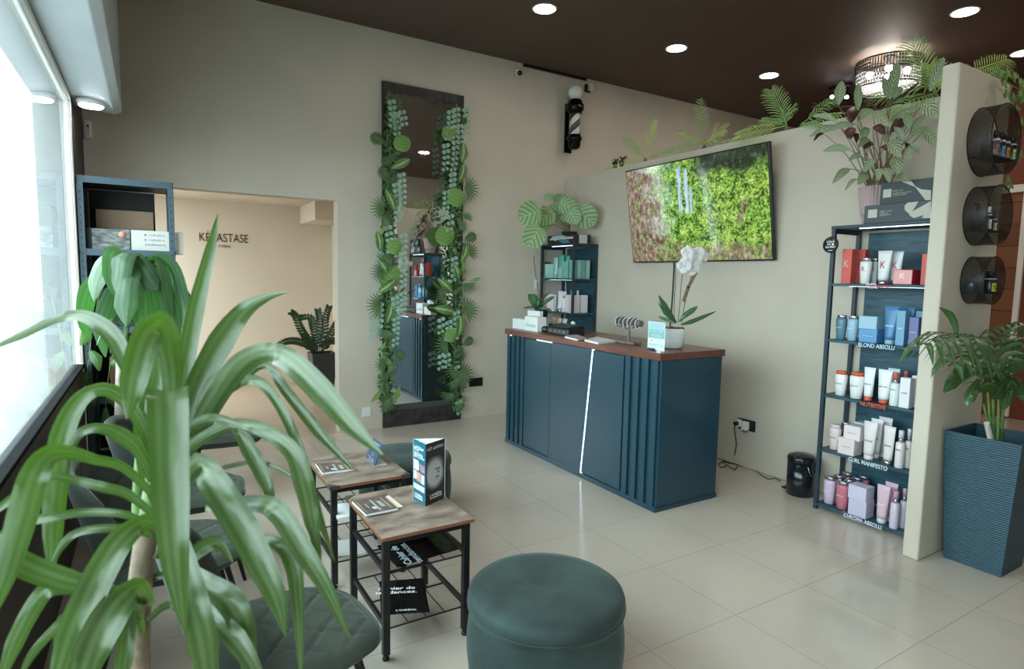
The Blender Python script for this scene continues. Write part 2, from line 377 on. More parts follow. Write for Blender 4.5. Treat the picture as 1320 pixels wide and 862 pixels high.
# ---------------------------------------------------------------- light
w = bpy.data.worlds.new('sky'); SC.world = w; w.use_nodes = True; bg = w.node_tree.nodes['Background']
bg.inputs[0].default_value = (.86, .965, 1.0, 1); bg.inputs[1].default_value = WORLD
def portal(c, sx, sy, rot):
    l = bpy.data.lights.new('sky_portal', 'AREA'); l.shape = 'RECTANGLE'; l.size = sx; l.size_y = sy; l.cycles.is_portal = True
    o = bpy.data.objects.new('sky_portal', l); COL.objects.link(o); o.location = c; o.rotation_euler = rot
portal((XW-.045, (WY1-1.7)/2, (WZ0+WZ1)/2), WY1+1.7, WZ1-WZ0, (radians(90), 0, radians(-90)))
portal((XW-.15, 8.15, 1.5), .9, 2.0, (radians(90), 0, radians(-90)))
SC.view_settings.view_transform = 'Standard'; SC.view_settings.look = 'None'; SC.view_settings.gamma = 1; SC.view_settings.exposure = EXPO
SC.view_settings.use_curve_mapping = False
cy = SC.cycles; cy.use_denoising = True; cy.max_bounces = 8; cy.diffuse_bounces = 5; cy.glossy_bounces = 4; cy.transmission_bounces = 6; cy.transparent_max_bounces = 12
cy.sample_clamp_indirect = 6; cy.caustics_reflective = False; cy.caustics_refractive = False
# ceiling downlights
dl = glow('downlight_glow', (255, 246, 232), LAMP); ringm = mat('lamp_ring', (230, 228, 224), .4)
DL = [(3.122, 4.685, 'first recessed ceiling downlight in front of the mirror, left end of the rear row'), (4.787, 4.688, 'recessed ceiling downlight above the television, middle of the rear row'),
      (6.30, 4.68, 'recessed ceiling downlight behind the partition palms, right end of the rear row'), (6.257, 2.684, 'large looking recessed ceiling downlight near the top right of the photo'),
      (7.833, 2.794, 'small recessed ceiling downlight at the far right edge of the photo')]
def downlight(x, y, lab, z=CEIL, r=.105):
    t = thing('ceiling_downlight', lab, 'ceiling light', (x, y, z), 0, 'recessed ceiling downlights')
    MB().lathe([(r*.93, -.006), (r*1.08, -.006), (r*1.08, 0), (r*.93, 0), (r*.93, -.006)], (x, y, z), 32).build('trim_ring', ringm, t)
    MB().lathe([(r*.93, -.004), (r*.93, -.001)], (x, y, z), 32).build('diffuser', dl, t)
for a in DL: downlight(*a)
for x, y in ((1.5, 2.69), (3.12, 2.69), (4.70, 2.69), (3.1, .7), (4.7, .7), (6.25, .7)):  # unseen downlights added outside the view, for light and reflections
    downlight(x, y, 'unseen recessed ceiling downlight added over the salon floor in front of the photographer')
S1 = at(117, 131, 'z', 2.745)
st = thing('surface_lamp', 'round white lamp under the grey shutter housing beside the window', 'lamp', (S1.x, S1.y, 2.75))
MB().lathe([(.085, 0), (.085, -.022), (.078, -.034)], (S1.x, S1.y, 2.752), 32).build('housing', white, st)
MB().lathe([(.0725, -.034), (.066, -.044), (.02, -.048)], (S1.x, S1.y, 2.752), 32).build('diffuser', glow('lamp_glow', (240, 250, 255), LAMP*.5), st)
# ---------------------------------------------------------------- reception counter
teal = mat('blue_black_lacquer', (30, 64, 78), .30, bump=.03, bscale=90)
walnut = mat('walnut_top', (104, 62, 48), .32, var=.28, scale=5, stretch=(9, 1, 9))
led = glow('led_strip', (205, 232, 255), 3)
CX0, CX1, CY0, CY1, CZ = 2.92, 3.545, 2.89, 4.92, 1.057
ct = thing('reception_counter', 'blue-black reception counter with ribbed ends and a lit slanted strip', 'counter', ((CX0+CX1)/2, (CY0+CY1)/2, 0))
MB().box(CX0+.02, CX1, CY0, CY1, .0, CZ).build('body', teal, ct, bevel=.004)
def lp(px, py): return at(px, py, 'x', CX0)
pl = MB(); pl.box(CX0, CX0+.02, CY0, CY1, 0, .035); pl.box(CX0-.0, CX1+.004, CY0-.008, CY0, 0, .03); pl.build('plinth', teal, ct, bevel=.003)
LA, LB = lp(763, 452), lp(747, 612)
def panel(poly, nm): MB().prism([(q[0], q[1]) for q in poly], (CX0+.021, 0, 0), PY, PZ, (-.019, 0, 0)).build(nm, teal, ct, bevel=.003)
yr, yl = CY0+.36, CY1-.33
panel([(yr, .045), (LB.y-.012, .045), (LA.y-.012, CZ-.01), (yr, CZ-.01)], 'front_panel')
ym = lp(709, 480).y
panel([(LB.y+.012, .035), (ym, .035), (ym, CZ-.004), (LA.y+.012, CZ-.004)], 'front_panel')
panel([(ym+.002, .048), (yl, .048), (yl, CZ-.01), (ym+.002, CZ-.01)], 'front_panel')
MB().prism([(LB.y-.006, .036), (LB.y+.006, .036), (LA.y+.006, CZ), (LA.y-.006, CZ)], (CX0+.02, 0, 0), PY, PZ, (-.010, 0, 0)).build('led_strip', led, ct)
for s0, s1 in ((CY0, yr), (yl, CY1)):
    n = 4; pw = (s1-s0)/n
    for i in range(n):
        y = s0+pw*(i+.5); MB().box(CX0, CX0+.021, y-pw*.3, y+pw*.3, .035, CZ-.002).build('rib', teal, ct, bevel=.003)
MB().box(CX0-.014, CX1+.012, CY0-.015, CY1+.012, CZ, 1.106).build('worktop', walnut, ct, bevel=.003)
us = MB(); us.box(CX0+.001, CX0+.014, CY1-.12, CY1-.04, CZ-.012, CZ-.001); us.box(CX0+.0, CX0+.014, ym-.02, ym+.22, CZ-.012, CZ-.001)
us.build('edge_light', glow('edge_led', (205, 232, 255), 1.0), ct)
TOP = 1.107
def on(px, py, z=TOP): return at(px, py, 'z', z)
# ---------------------------------------------------------------- television
m, nt, b_, o_ = newmat('screen_picture'); L = nt.links.new
tc = N(nt, 'ShaderNodeTexCoord'); sp = N(nt, 'ShaderNodeSeparateXYZ'); L(tc.outputs['UV'], sp.inputs[0])
def M(op, a, c=None, d=None, clamp=False):
    q = N(nt, 'ShaderNodeMath'); q.operation = op; q.use_clamp = clamp
    for i, x in enumerate((a, c, d)):
        if x is None: continue
        if isinstance(x, (int, float)): q.inputs[i].default_value = x
        else: L(x, q.inputs[i])
    return q.outputs[0]
def NZ(s, det=6, sx=1, sy=1, r=.6, dist=0):
    mp = N(nt, 'ShaderNodeMapping'); mp.inputs['Scale'].default_value = (1.78*sx, sy, 1); L(tc.outputs['UV'], mp.inputs[0])
    n = N(nt, 'ShaderNodeTexNoise'); n.inputs['Scale'].default_value = s; n.inputs['Detail'].default_value = det; n.inputs['Roughness'].default_value = r; n.inputs['Distortion'].default_value = dist
    L(mp.outputs[0], n.inputs['Vector']); return n.outputs['Fac']
def VO(s):
    mp = N(nt, 'ShaderNodeMapping'); mp.inputs['Scale'].default_value = (1.78, 1, 1); L(tc.outputs['UV'], mp.inputs[0]); q = N(nt, 'ShaderNodeTexVoronoi'); q.inputs['Scale'].default_value = s; L(mp.outputs[0], q.inputs['Vector']); return q.outputs['Distance']
def ramp(f, *st):
    r = N(nt, 'ShaderNodeValToRGB'); e = r.color_ramp.elements
    while len(e) < len(st): e.new(.5)
    for q, (p, c) in zip(e, st): q.position = p; q.color = (*lin(c), 1)
    L(f, r.inputs[0]); return r.outputs[0]
def mixc(f, a, c):
    q = N(nt, 'ShaderNodeMix'); q.data_type = 'RGBA'; q.clamp_factor = True; L(f, q.inputs[0]); L(a, q.inputs[6]); L(c, q.inputs[7]); return q.outputs[2]
u, v = sp.outputs[0], sp.outputs[1]
bush = M('MULTIPLY_ADD', VO(46), -.30, M('MULTIPLY_ADD', NZ(11, 12, r=.74), .9, .14))
fol = mixc(M('MULTIPLY_ADD', NZ(4, 3), 4, -1.6, True), ramp(bush, (.24, (8, 18, 8)), (.34, (44, 84, 30)), (.42, (92, 150, 48)), (.50, (140, 192, 74)), (.62, (206, 232, 140))), ramp(bush, (.24, (14, 22, 8)), (.34, (70, 98, 30)), (.42, (128, 170, 56)), (.50, (172, 206, 92)), (.62, (220, 236, 160))))
dark = ramp(NZ(18, 12, 1.5, .7, .78), (.35, (6, 10, 8)), (.5, (26, 44, 20)), (.6, (72, 96, 78)), (.68, (160, 180, 180)))
rock = ramp(NZ(17, 12, 1.4, .7, .78), (.3, (26, 18, 14)), (.42, (90, 64, 54)), (.50, (138, 112, 100)), (.57, (186, 166, 156)), (.68, (230, 228, 224)))
big = NZ(3.2, 4)
# dark trees along the top right
c = mixc(M('MULTIPLY', M('MULTIPLY_ADD', M('ADD', v, M('MULTIPLY_ADD', big, .35, -.175)), 9, -6.9, True), M('MULTIPLY_ADD', u, 8, -3.8, True)), fol, dark)
# brown rock: left side and lower edge
rk = M('MAXIMUM', M('MULTIPLY_ADD', M('ADD', u, M('MULTIPLY_ADD', big, .5, -.25)), -10, 3.3, True), M('MULTIPLY', M('MULTIPLY_ADD', M('ADD', v, M('MULTIPLY_ADD', big, .4, -.2)), -12, 2.3, True), .75))
c = mixc(M('MULTIPLY', rk, M('MULTIPLY_ADD', NZ(12, 3), 5, -1.5, True)), c, rock)
# reddish scar right
sc_ = M('MULTIPLY', M('MULTIPLY_ADD', M('ABSOLUTE', M('SUBTRACT', u, M('MULTIPLY_ADD', v, .22, .74))), -40, 1.2, True), M('MULTIPLY_ADD', M('ABSOLUTE', M('SUBTRACT', v, .45)), -8, 1.3, True))
c = mixc(M('MULTIPLY', sc_, M('MULTIPLY_ADD', NZ(16, 4), 6, -2.2, True)), c, rock)
# waterfalls
wat = ramp(NZ(20, 4, 3, .25), (.35, (90, 150, 190)), (.55, (206, 234, 248)), (.7, (250, 254, 255)))
def fall(uc, wd, v0, v1): return M('MULTIPLY', M('MULTIPLY_ADD', M('ABSOLUTE', M('SUBTRACT', M('ADD', u, M('MULTIPLY_ADD', NZ(9, 3), .03, -.015)), uc)), -1/wd*2.2, 2.2, True), M('MULTIPLY', M('MULTIPLY_ADD', M('SUBTRACT', v, v0), 20, 0, True), M('MULTIPLY_ADD', M('SUBTRACT', v1, v), 20, 0, True)))
c = mixc(M('MAXIMUM', M('MAXIMUM', fall(.425, .016, .47, .97), fall(.475, .016, .46, .93)), M('MAXIMUM', fall(.505, .010, .46, .75), fall(.475, .02, .0, .14))), c, wat)
b_.inputs['Base Color'].default_value = (.01, .01, .012, 1); b_.inputs['Roughness'].default_value = .07; b_.inputs['Specular IOR Level'].default_value = 1.0
L(c, b_.inputs['Emission Color']); b_.inputs['Emission Strength'].default_value = 1.0/2**EXPO
screenm = m
tx, tz = V((4.13, 0, 2.683)), V((4.28, 0, 1.77)); upv = (tx-tz); TH = upv.length; upv.normalize(); nrm = V((-upv.z, 0, upv.x)).normalized()
if nrm.x > 0: nrm = -nrm
TC = V((4.205, 3.855, (2.683+1.77)/2)); TW = 1.635
tv = thing('television', 'large wall television tilted forward, showing a waterfall in green jungle', 'television', TC)
MB().obox(TC-nrm*.02, MY*(TW/2), upv*(TH/2), nrm*.018).build('casing', mat('tv_black', (14, 14, 16), .3), tv, bevel=.004)
sw, sh = TW/2-.012, TH/2-.012
s_ = MB(); a = TC+nrm*.001
s_.quad(a-MY*sw-upv*sh, a+MY*sw-upv*sh, a+MY*sw+upv*sh, a-MY*sw+upv*sh); s_.build('screen', screenm, tv)
br = MB(); br.obox(TC-nrm*.05, MY*.25, upv*.18, nrm*.014); br.bar(TC-nrm*.06, (XP-.01, TC.y, TC.z+.05), .1, .06); br.obox((XP-.006, TC.y, TC.z+.03), (0, .3, 0), (0, 0, .16), (.005, 0, 0)); br.build('wall_bracket', blk, tv)
cw = at(869, 340, 'x', XP-.012)
tg = MB(); tg.tube([(XP-.03, cw.y, 1.80), (XP-.012, cw.y, 1.74), (XP-.012, cw.y+.005, 1.45), (XP-.012, cw.y+.02, 1.15), (XP-.012, cw.y+.03, .006)], .006, 6)
tag(tg.build('television_cable', blk, loc=(XP-.012, cw.y, 1.4)), 'thin black cable running down the wall below the television', 'cable')
# ---------------------------------------------------------------- open shelving units (tall one and the corner one)
frm = mat('shelf_frame', (34, 52, 62), .45); oak = mat('black_ash_board', (34, 72, 86), .45, var=.5, scale=7, stretch=(1, 1, 7), bump=.15, bscale=9)
LV = [.043, .438, .826, 1.212, 1.597]
def shelf_unit(lab, x0, x1, y0, y1):
    t = thing('shelving_unit', lab, 'shelf', ((x0+x1)/2, (y0+y1)/2, 0)); p = .026
    for x in (x0, x1-p):
        for y in (y0, y1-p): MB().box(x, x+p, y, y+p, 0, 1.965).build('post', frm, t, bevel=.002)
    for z in LV:
        s = MB(); s.box(x0+.004, x1-.004, y0+.004, y1-.004, z-.018, z).build('shelf_board', oak, t, bevel=.002)
    MB().box(x0-.002, x1+.002, y0-.002, y1+.002, 1.965, 1.985).build('top_board', frm, t, bevel=.002)
    for y in (y0, y1-p): MB().box(x0+p, x1-p, y+.004, y+p-.004, 1.935, 1.965).build('side_rail', frm, t)
    MB().box(x1-.014, x1-.004, y0+p, y0+(y1-y0)*.88, .06, 1.95).build('back_panel', oak, t)
    e = MB(); e.box(x0+.05, x0+.056, y0+.05, y1-.16, 1.961, 1.966)
    e.build('led_strip', glow('led_shelf', (205, 232, 255), 3), t)
    for z in LV[1:]:
        MB().box(x0+.05, x0+.062, y0+.05, y1-.12, z-.0195, z-.0175).build('led_strip', glow('led_shelf', (205, 232, 255), 3), t)
    return t
TX0, TY1 = 3.995, 2.405
shelf_unit('tall dark steel shelving unit full of hair products beside the wing wall', TX0, 4.325, 1.725, TY1)
CSX, CSY0, CSY1 = 3.985, 5.30, 5.945
shelf_unit('dark shelving unit in the corner behind the reception counter', CSX, 4.325, CSY0, CSY1)
# ---------------------------------------------------------------- leaning floor mirror on the back wall
bark = mat('mirror_frame_black', (46, 43, 42), .6, var=.6, scale=14, bump=.5, bscale=30)
mirm, nt, b_, o_ = newmat('mirror_glass'); b_.inputs['Metallic'].default_value = 1; b_.inputs['Roughness'].default_value = .015; b_.inputs['Base Color'].default_value = (.90, .91, .90, 1)
MX0, MX1, MZ = 2.042, 2.943, 3.52
mi = thing('wall_mirror', 'very tall wall mirror in a dark rough frame hung with greenery', 'mirror', ((MX0+MX1)/2, YB-.02, 0))
fr = MB(); ff = .075
fr.box(MX0, MX0+ff, YB-.04, YB, 0, MZ); fr.box(MX1-ff, MX1, YB-.04, YB, 0, MZ); fr.box(MX0+ff, MX1-ff, YB-.04, YB, 0, .17)
rg = [(MX0+ff, MZ)]+[(MX0+ff+(MX1-MX0-2*ff)*i/24, MZ-.085-.03*random.random()-(.035 if i in (14, 15, 16) else 0)) for i in range(25)]+[(MX1-ff, MZ)]
nn = len(rg); fr.prism([(p[0], p[1]) for p in rg][::-1], (0, YB, 0), PX, PZ, (0, -.04, 0))
fr.build('frame', bark, mi, bevel=.004)
g = MB(); g.box(MX0+.02, MX1-.02, YB-.014, YB-.012, .05, MZ-.02); g.build('glass', mirm, mi)
MB().box(MX0+ff, MX1-ff, YB-.02, YB-.0145, .17, .235).build('lower_bevel', mat('mirror_edge', (74, 78, 80), .25), mi)
# ---------------------------------------------------------------- side tables
rust = mat('rustic_top', (132, 116, 104), .42, var=.5, scale=9, bump=.1, bscale=40, stretch=(1, 1.6, 1))
edge = mat('table_edge', (128, 82, 54), .5); grd = mat('guard_grey', (62, 60, 58), .35)
def side_table(lab, x0, y0, top, guards):
    t = thing('side_table', lab, 'side table', (x0+.21, y0+.265, 0), group='rustic side tables'); w, d = .42, .53
    tb = MB(); tb.box(x0, x0+w, y0, y0+d, top-.016, top, 0)
    o = tb.build('tabletop', [rust], t, bevel=.002)
    for k in range(4): o.data.materials.append(edge) if k == 0 else None
    for p in o.data.polygons:
        if abs(p.normal.z) < .5: p.material_index = 1
    xs, ys, s = (x0+.012, x0+w-.042), (y0+.02, y0+d-.05), .03
    for x in xs:
        for y in ys:
            lg = MB().box(x, x+s, y, y+s, .025, top-.017).build('leg', blk, t, bevel=.003)
            MB().lathe([(.008, 0), (.015, .002), (.015, .012), (.006, .014), (.006, .026)], (x+s/2, y+s/2, 0), 14).build('levelling_foot', blk, lg)
    ap = MB()
    for y in ys: ap.box(xs[0]+s, xs[1], y+.006, y+s-.004, top-.045, top-.017)
    for x in xs: ap.box(x+.006, x+s-.004, ys[0]+s, ys[1], top-.045, top-.017)
    ap.build('apron', blk, t)
    for z in (.375, .135):
        for x in xs: MB().bar((x+s/2, ys[0]+s, z+.012), (x+s/2, ys[1], z+.012), .016, .022, up=(0, 0, 1)).build('side_rail', blk, t)
        wr = MB()
        for y in (ys[0]+s/2, (ys[0]+ys[1]+s)/2, ys[1]+s/2): wr.tube([(xs[0]+s*.6, y, z), (xs[1]+s*.4, y, z)], .004, 6)
        for i in range(1, 4): wr.tube([(xs[0]+s+(xs[1]-xs[0]-s)*i/4, ys[0]+s/2, z), (xs[0]+s+(xs[1]-xs[0]-s)*i/4, ys[1]+s/2, z)], .003, 6)
        for i in range(1, 40):
            yy = ys[0]+s/2+(ys[1]-ys[0])*i/40; wr.tube([(xs[0]+s, yy, z+.002), (xs[1], yy, z+.002)], .0007, 3, caps=False)
        wr.build('wire_shelf', blk, t)
    for i, (x, a, y, c) in enumerate(((x0, 1, y0, 1), (x0+w, -1, y0, 1), (x0, 1, y0+d, -1), (x0+w, -1, y0+d, -1))):
        if i in guards: MB().prism([(0, 0), (a*.05, 0), (0, c*.05)], (x-a*.0014, y-c*.0014, top-.018), PX, PY, (0, 0, .0192)).build('corner_guard', grd, t)
    return t
T1 = (.762, 2.235, .545); T2 = (.728, 2.915, .548)
side_table('rustic topped side table nearer the round front pouf, carrying the tall triangular display', *T1, (2,))
side_table('rustic topped side table further back, carrying the small blue stand-up card', *T2, (0, 1))
# ---------------------------------------------------------------- poufs
velv = mat('green_velvet', (38, 56, 53), .8, var=.5, scale=6, sheen=.4, bump=.25, bscale=11)
gold = mat('wood_base', (176, 126, 88), .4)
def pouf(lab, x, y, r, h):
    t = thing('pouf', lab, 'pouf', (x, y, 0), group='round green velvet poufs')
    b = MB(); pr = [(r*.97, .05)]+[(r*1.0-.006*cos(pi*k/4), .06+(h-.11)*k/8) for k in range(9)]+[(r*1.008, h-.05), (r*1.012, h-.038), (r*.995, h-.018), (r*.955, h-.005)]
    b.lathe([(r*.5, .05)]+pr[:-4]+[(r*1.004, h-.062), (r*1.004, h-.058)], (x, y, 0), 64)
    b.build('body', velv, t)
    k = MB(); pp = [(r*1.004, h-.058), (r*1.013, h-.05), (r*1.012, h-.032), (r*.99, h-.014), (r*.94, h-.003), (r*.8, h+.004), (r*.5, h+.006), (r*.25, h+.001), (r*.05, h-.002), (1e-6, h-.002)]
    k.lathe(pp, (x, y, 0), 64); k.build('seat_cushion', velv, t)
    s = MB(); s.lathe([(r*1.006, h-.062), (r*1.018, h-.060), (r*1.02, h-.056), (r*1.006, h-.054)], (x, y, 0), 64); s.build('piping', velv, t)
    MB().lathe([(r*.93, 0), (r*.95, .004), (r*.95, .05), (r*.5, .05)], (x, y, 0), 48).build('base_ring', gold, t)
pouf('round green velvet pouf at the bottom of the photo, nearest the viewer', 1.262, 1.795, .298, .425)
pouf('round green velvet pouf half hidden behind the further side table', 1.41, 3.66, .298, .425)
# ---------------------------------------------------------------- velvet chairs along the window
cvel = mat('dark_green_velvet', (50, 58, 49), .8, var=.25, scale=6, sheen=.4)
cdark = mat('chair_leather_back', (24, 28, 32), .5)
def quilt(a, b, n): 
    p = (a+b)*n; q = (a-b)*n
    return min(abs((p % 1)-.5), abs((q % 1)-.5))   # 0 at the seams' opposite, .5 at cell middle
def superell(u, v, n=3.2):
    m_ = max(abs(u), abs(v))
    if m_ < 1e-6: return 0, 0
    k = m_/((abs(u)**n+abs(v)**n)**(1/n)); return u*k, v*k
def chair(lab, x, y, rz):
    t = thing('velvet_chair', lab, 'chair', (x, y, 0), rz, 'green velvet chairs along the window'); R = Matrix.Translation((x, y, 0)) @ Matrix.Rotation(rz, 4, 'Z')
    G = 44
    def grid(fn, mi=0):
        vs = [R @ V(fn(-1+2*i/G, -1+2*j/G)) for j in range(G+1) for i in range(G+1)]
        return vs, [(j*(G+1)+i, j*(G+1)+i+1, (j+1)*(G+1)+i+1, (j+1)*(G+1)+i) for j in range(G) for i in range(G)]
    def seam(a, b, n):
        p = abs((((a+b)*n) % 1)-.5); q = abs((((a-b)*n) % 1)-.5); d = min(.5-p if p > .25 else 9, .5-q if q > .25 else 9)
        return -.011*max(0, 1-d/.06)
    def top(u, v):
        a, b = superell(u, v); r = max(abs(u), abs(v)); e = max(0, (r-.8)/.2)
        return (a*.26+.01, b*.265*(1-.05*a), .475+.012*(a > .6)*0-.035*e*e-.02*(1-abs(b))*(.4+.3*a)+seam(a*.9, b*.9, 1.9)*(1 if r < .84 else 0)-.012*max(0, a)**2)
    def bot(u, v):
        a, b = superell(u, v); r = max(abs(u), abs(v)); e = max(0, (r-.7)/.3)
        return (a*.26+.01, b*.265*(1-.05*a), .385+.055*e*e)
    s = MB(); vs, fs = grid(top); s.add(vs, fs, 0, True); vs, fs = grid(bot); s.add(vs, [f[::-1] for f in fs], 0, True); s.build('seat', cvel, t)
    def bk(u, v, off):
        a, b = superell(u, v, 3); wv = (b+1)/2; r = max(abs(u), abs(v)); e = max(0, (r-.85)/.15)
        bul = off*(1-e*e) if off > 0 else off*(1-e*e)
        xx = -.25-.10*wv+.17*abs(a)**2.2*(1-.35*wv)+bul
        return (xx+(seam(a*.9, b*.9, 1.9)*-0 if off < 0 else seam(a*.9, b*.9, 1.9)*(r < .86)), a*(.25+.02*sin(pi*wv)), .46+.40*wv)
    s = MB(); vs, fs = grid(lambda u, v: bk(u, v, .022)); s.add(vs, [f for f in fs], 0, True); vs, fs = grid(lambda u, v: bk(u, v, -.022)); s.add(vs, [f[::-1] for f in fs], 0, True)
    o = s.build('backrest', cvel, t)
    for sx, sy in ((1, 1), (1, -1), (-1, 1), (-1, -1)):
        MB().tube([R @ V((sx*.16, sy*.15, .40)), R @ V((sx*.235+(.02 if sx > 0 else -.03), sy*.215, 0.0))], [.016, .009], 10).build('leg', blk, t)
    MB().obox(R @ V((0, 0, .39)), R.to_3x3() @ V((.17, 0, 0)), R.to_3x3() @ V((0, .165, 0)), (0, 0, .012)).build('seat_frame', blk, t)
    return t, R
chair('green velvet quilted chair at the bottom of the photo, nearest the viewer', .34, 1.92, radians(8))
t_, R_ = chair('green velvet quilted chair second from the viewer in the window row', .05, 2.78, radians(-4))
chair('green velvet quilted chair third from the viewer in the window row, before the corn plant', .14, 3.50, radians(-6))
chair('green velvet quilted chair furthest along the window row, nearest the steel rack', .43, 4.68, radians(-6))
MB().obox(R_ @ V((-.20, -.15, .63)), (.004, .002, 0), (0, .008, 0), (0, 0, .014)).build('white_tag', white, t_, label='small white sewn-in tag')
# ---------------------------------------------------------------- steel rack left of the opening
rk = mat('rack_blue_grey', (66, 84, 96), .45); rb = mat('rack_dark', (14, 14, 15), .6)
RX0, RX1, RY0, RY1 = -.408, .166, 5.05, 5.45
r_ = thing('storage_rack', 'blue grey slotted steel storage rack beside the window end', 'rack', ((RX0+RX1)/2, (RY0+RY1)/2, 0))
for x, sx in ((RX0, 1), (RX1, -1)):
    for y, sy in ((RY0, 1), (RY1, -1)):
        p = MB(); p.box(min(x, x+sx*.038), max(x, x+sx*.038), min(y, y+sy*.002), max(y, y+sy*.002), 0, 2.237); p.box(min(x, x+sx*.002), max(x, x+sx*.002), min(y, y+sy*.038), max(y, y+sy*.038), 0, 2.237)
        po = p.build('post', rk, r_)
        hl = MB()
        for i in range(40): hl.obox((x+sx*.019, y-sy*.0008, .1+i*.052), (.003, 0, 0), (0, .0006, 0), (0, 0, .007))
        hl.build('slot_holes', rb, po, kind='stuff')
for z in (2.237, 1.744, 1.20, .70, .22):
    s = MB()
    for y in (RY0+.003, RY1-.006): s.box(RX0+.003, RX1-.003, y, y+.003, z-.045, z)
    for x in (RX0+.003, RX1-.006): s.box(x, x+.003, RY0, RY1, z-.045, z)
    s.build('shelf_beam', rk, r_)
    MB().box(RX0+.006, RX1-.006, RY0+.007, RY1-.007, z-.03 if z < 2.1 else z-.042, z-.02 if z < 2.1 else z-.036).build('shelf_board', rb, r_)
MB().box(RX0+.04, .05, RY1-.004, RY1-.001, .24, 2.19).build('added_dark_sheet', rb, r_)  # dark sheet added so that the inside of the rack stays black
card = mat('brown_cardboard', (136, 112, 92), .75, var=.08, scale=5); wcard = mat('white_card', (200, 198, 192), .6)
def cbox(name, x0, x1, y0, y1, z0, z1, m_, lab, cat='box', bev=.003):
    t = thing(name, lab, cat, ((x0+x1)/2, (y0+y1)/2, z0))
    b = MB().box(x0, x1, y0, y1, z0, z1).build('carton', m_, t, bevel=bev); return t
RS = 1.7245
bx = cbox('cardboard_box', -.32, .037, 5.29, 5.43, RS, 2.037, card, 'plain brown cardboard box standing at the back of the rack top shelf')
q0, q1 = at(108, 300, 'y', 5.095).x, at(168.5, 300, 'y', 5.095).x
gm = mat('printed_wrap', (112, 114, 114), .25, var=.75, scale=16, stretch=(1, 1, 2.5))
t = cbox('printed_box', q0, q1-.004, 5.092, 5.26, RS, 1.887, gm, 'grey printed box with shiny wrap on the rack top shelf, left of the white box')
MB().box(q0-.0006, q0+.045, 5.0905, 5.10, RS+.002, 1.885).build('black_spine', rb, t, label='black spine panel with pale lettering')
MB().lathe([(.024, 0), (.024, .001)], (q1-.05, 5.0915, 1.852), 20, axis=(0, -1, 0)).build('round_sticker', mat('salmon', (196, 140, 120), .5), t, label='small salmon round sticker')
sp_ = MB(); 
t = cbox('white_box', q1+.002, .219, 5.092, 5.27, RS, 1.887, wcard, 'white lettered box poking out of the right end of the rack top shelf')
gt = mat('grey_print', (84, 84, 84), .6); xa, xb = at(186, 300, 'y', 5.091).x, at(213, 300, 'y', 5.091).x
for s, zz in (((7,), 1.855), ((7,), 1.820)): bars(s, ((xa+xb)/2+.012, 5.0913, zz), PX, PZ, (xb-xa)*.78, .014, gt, 'print_line', t)
text('sledstore', ((xa+xb)/2, 5.091, 1.788), PX, PZ, xb-xa, .015, gt, 'print_word', t)
MB().lathe([(.004, 0), (.007, 0), (.007, .001), (.004, .001), (.004, 0)], (xa+.006, 5.0915, 1.820), 14, axis=(0, -1, 0)).build('ring_mark', gt, t)
MB().prism([(0, -.008), (.008, .002), (.005, .007), (0, .004), (-.005, .007), (-.008, .002)], (xa+.006, 5.0915, 1.855), PX, PZ, (0, -.001, 0)).build('heart_mark', gt, t)
cbox('cardboard_carton', -.27, .05, 5.10, 5.42, .681, .98, mat('dark_cardboard', (112, 84, 64), .8, var=.1), 'open brown carton on the lower rack shelf behind the plant stem')
cbox('storage_box', -.33, .08, 5.10, 5.42, 1.181, 1.38, mat('dark_box', (34, 34, 36), .5), 'dark storage box on the middle rack shelf behind the drooping plant')
# ---------------------------------------------------------------- pedal bin
bn = thing('pedal_bin', 'small black pedal bin against the wall beside the tall shelving unit', 'bin', (4.165, 2.60, 0)); bx_, by_ = 4.165, 2.62; r = .095
glossb = mat('gloss_black', (26, 30, 34), .16, bump=.12, bscale=45)
MB().lathe([(r*.9, .0), (r, .006), (r, .265)], (bx_, by_, 0), 40).build('body', glossb, bn)
MB().lathe([(r*1.04, .262), (r*1.05, .268), (r*1.05, .285), (r*.98, .300), (r*.6, .315), (1e-6, .32)], (bx_, by_, 0), 40).build('lid', glossb, bn)
MB().lathe([(r*.97, .258), (r*1.0, .266)], (bx_, by_, 0), 40).build('inner_rim', mat('bin_liner', (70, 70, 72), .5), bn)
MB().box(bx_-.02, bx_+.02, by_-r-.022, by_-r+.006, .20, .285).build('hinge', blk, bn, bevel=.004)
MB().box(bx_-.025, bx_+.025, by_+r-.01, by_+r+.04, .012, .026).build('pedal', blk, bn, bevel=.003)
h = MB(); h.tube([(bx_-.05, by_-r*.9, .24), (bx_-.06, by_-r-.02, .19), (bx_-.03, by_-r-.035, .165), (bx_+.03, by_-r-.035, .165), (bx_+.06, by_-r-.02, .19), (bx_+.05, by_-r*.9, .24)], .003, 6); h.build('handle', mat('steel', (170, 172, 174), .25, 1), bn)
# ---------------------------------------------------------------- sockets, cables, detector, camera
wpl = mat('white_plastic', (226, 228, 226), .35); bpl = mat('black_plastic', (26, 26, 28), .35)
sk = thing('wall_socket', 'white square socket plate low on the wall left of the mirror', 'socket', (1.87, YB, .19))
MB().box(1.824, 1.918, YB-.009, YB-.0005, .135, .235).build('plate', wpl, sk, bevel=.003)
MB().box(1.836, 1.906, YB-.012, YB-.008, .148, .222).build('rocker', wpl, sk, bevel=.002)
sk = thing('double_socket', 'black double socket low on the wall right of the mirror', 'socket', (3.145, YB, .40))
MB().box(3.06, 3.232, YB-.01, YB-.0005, .352, .45).build('plate', bpl, sk, bevel=.003)
for x in (3.10, 3.19): MB().lathe([(.03, 0), (.028, .003), (.02, -.006)], (x, YB-.0105, .401), 20, axis=(0, -1, 0)).build('outlet', mat('socket_dark', (12, 12, 12), .4), sk)
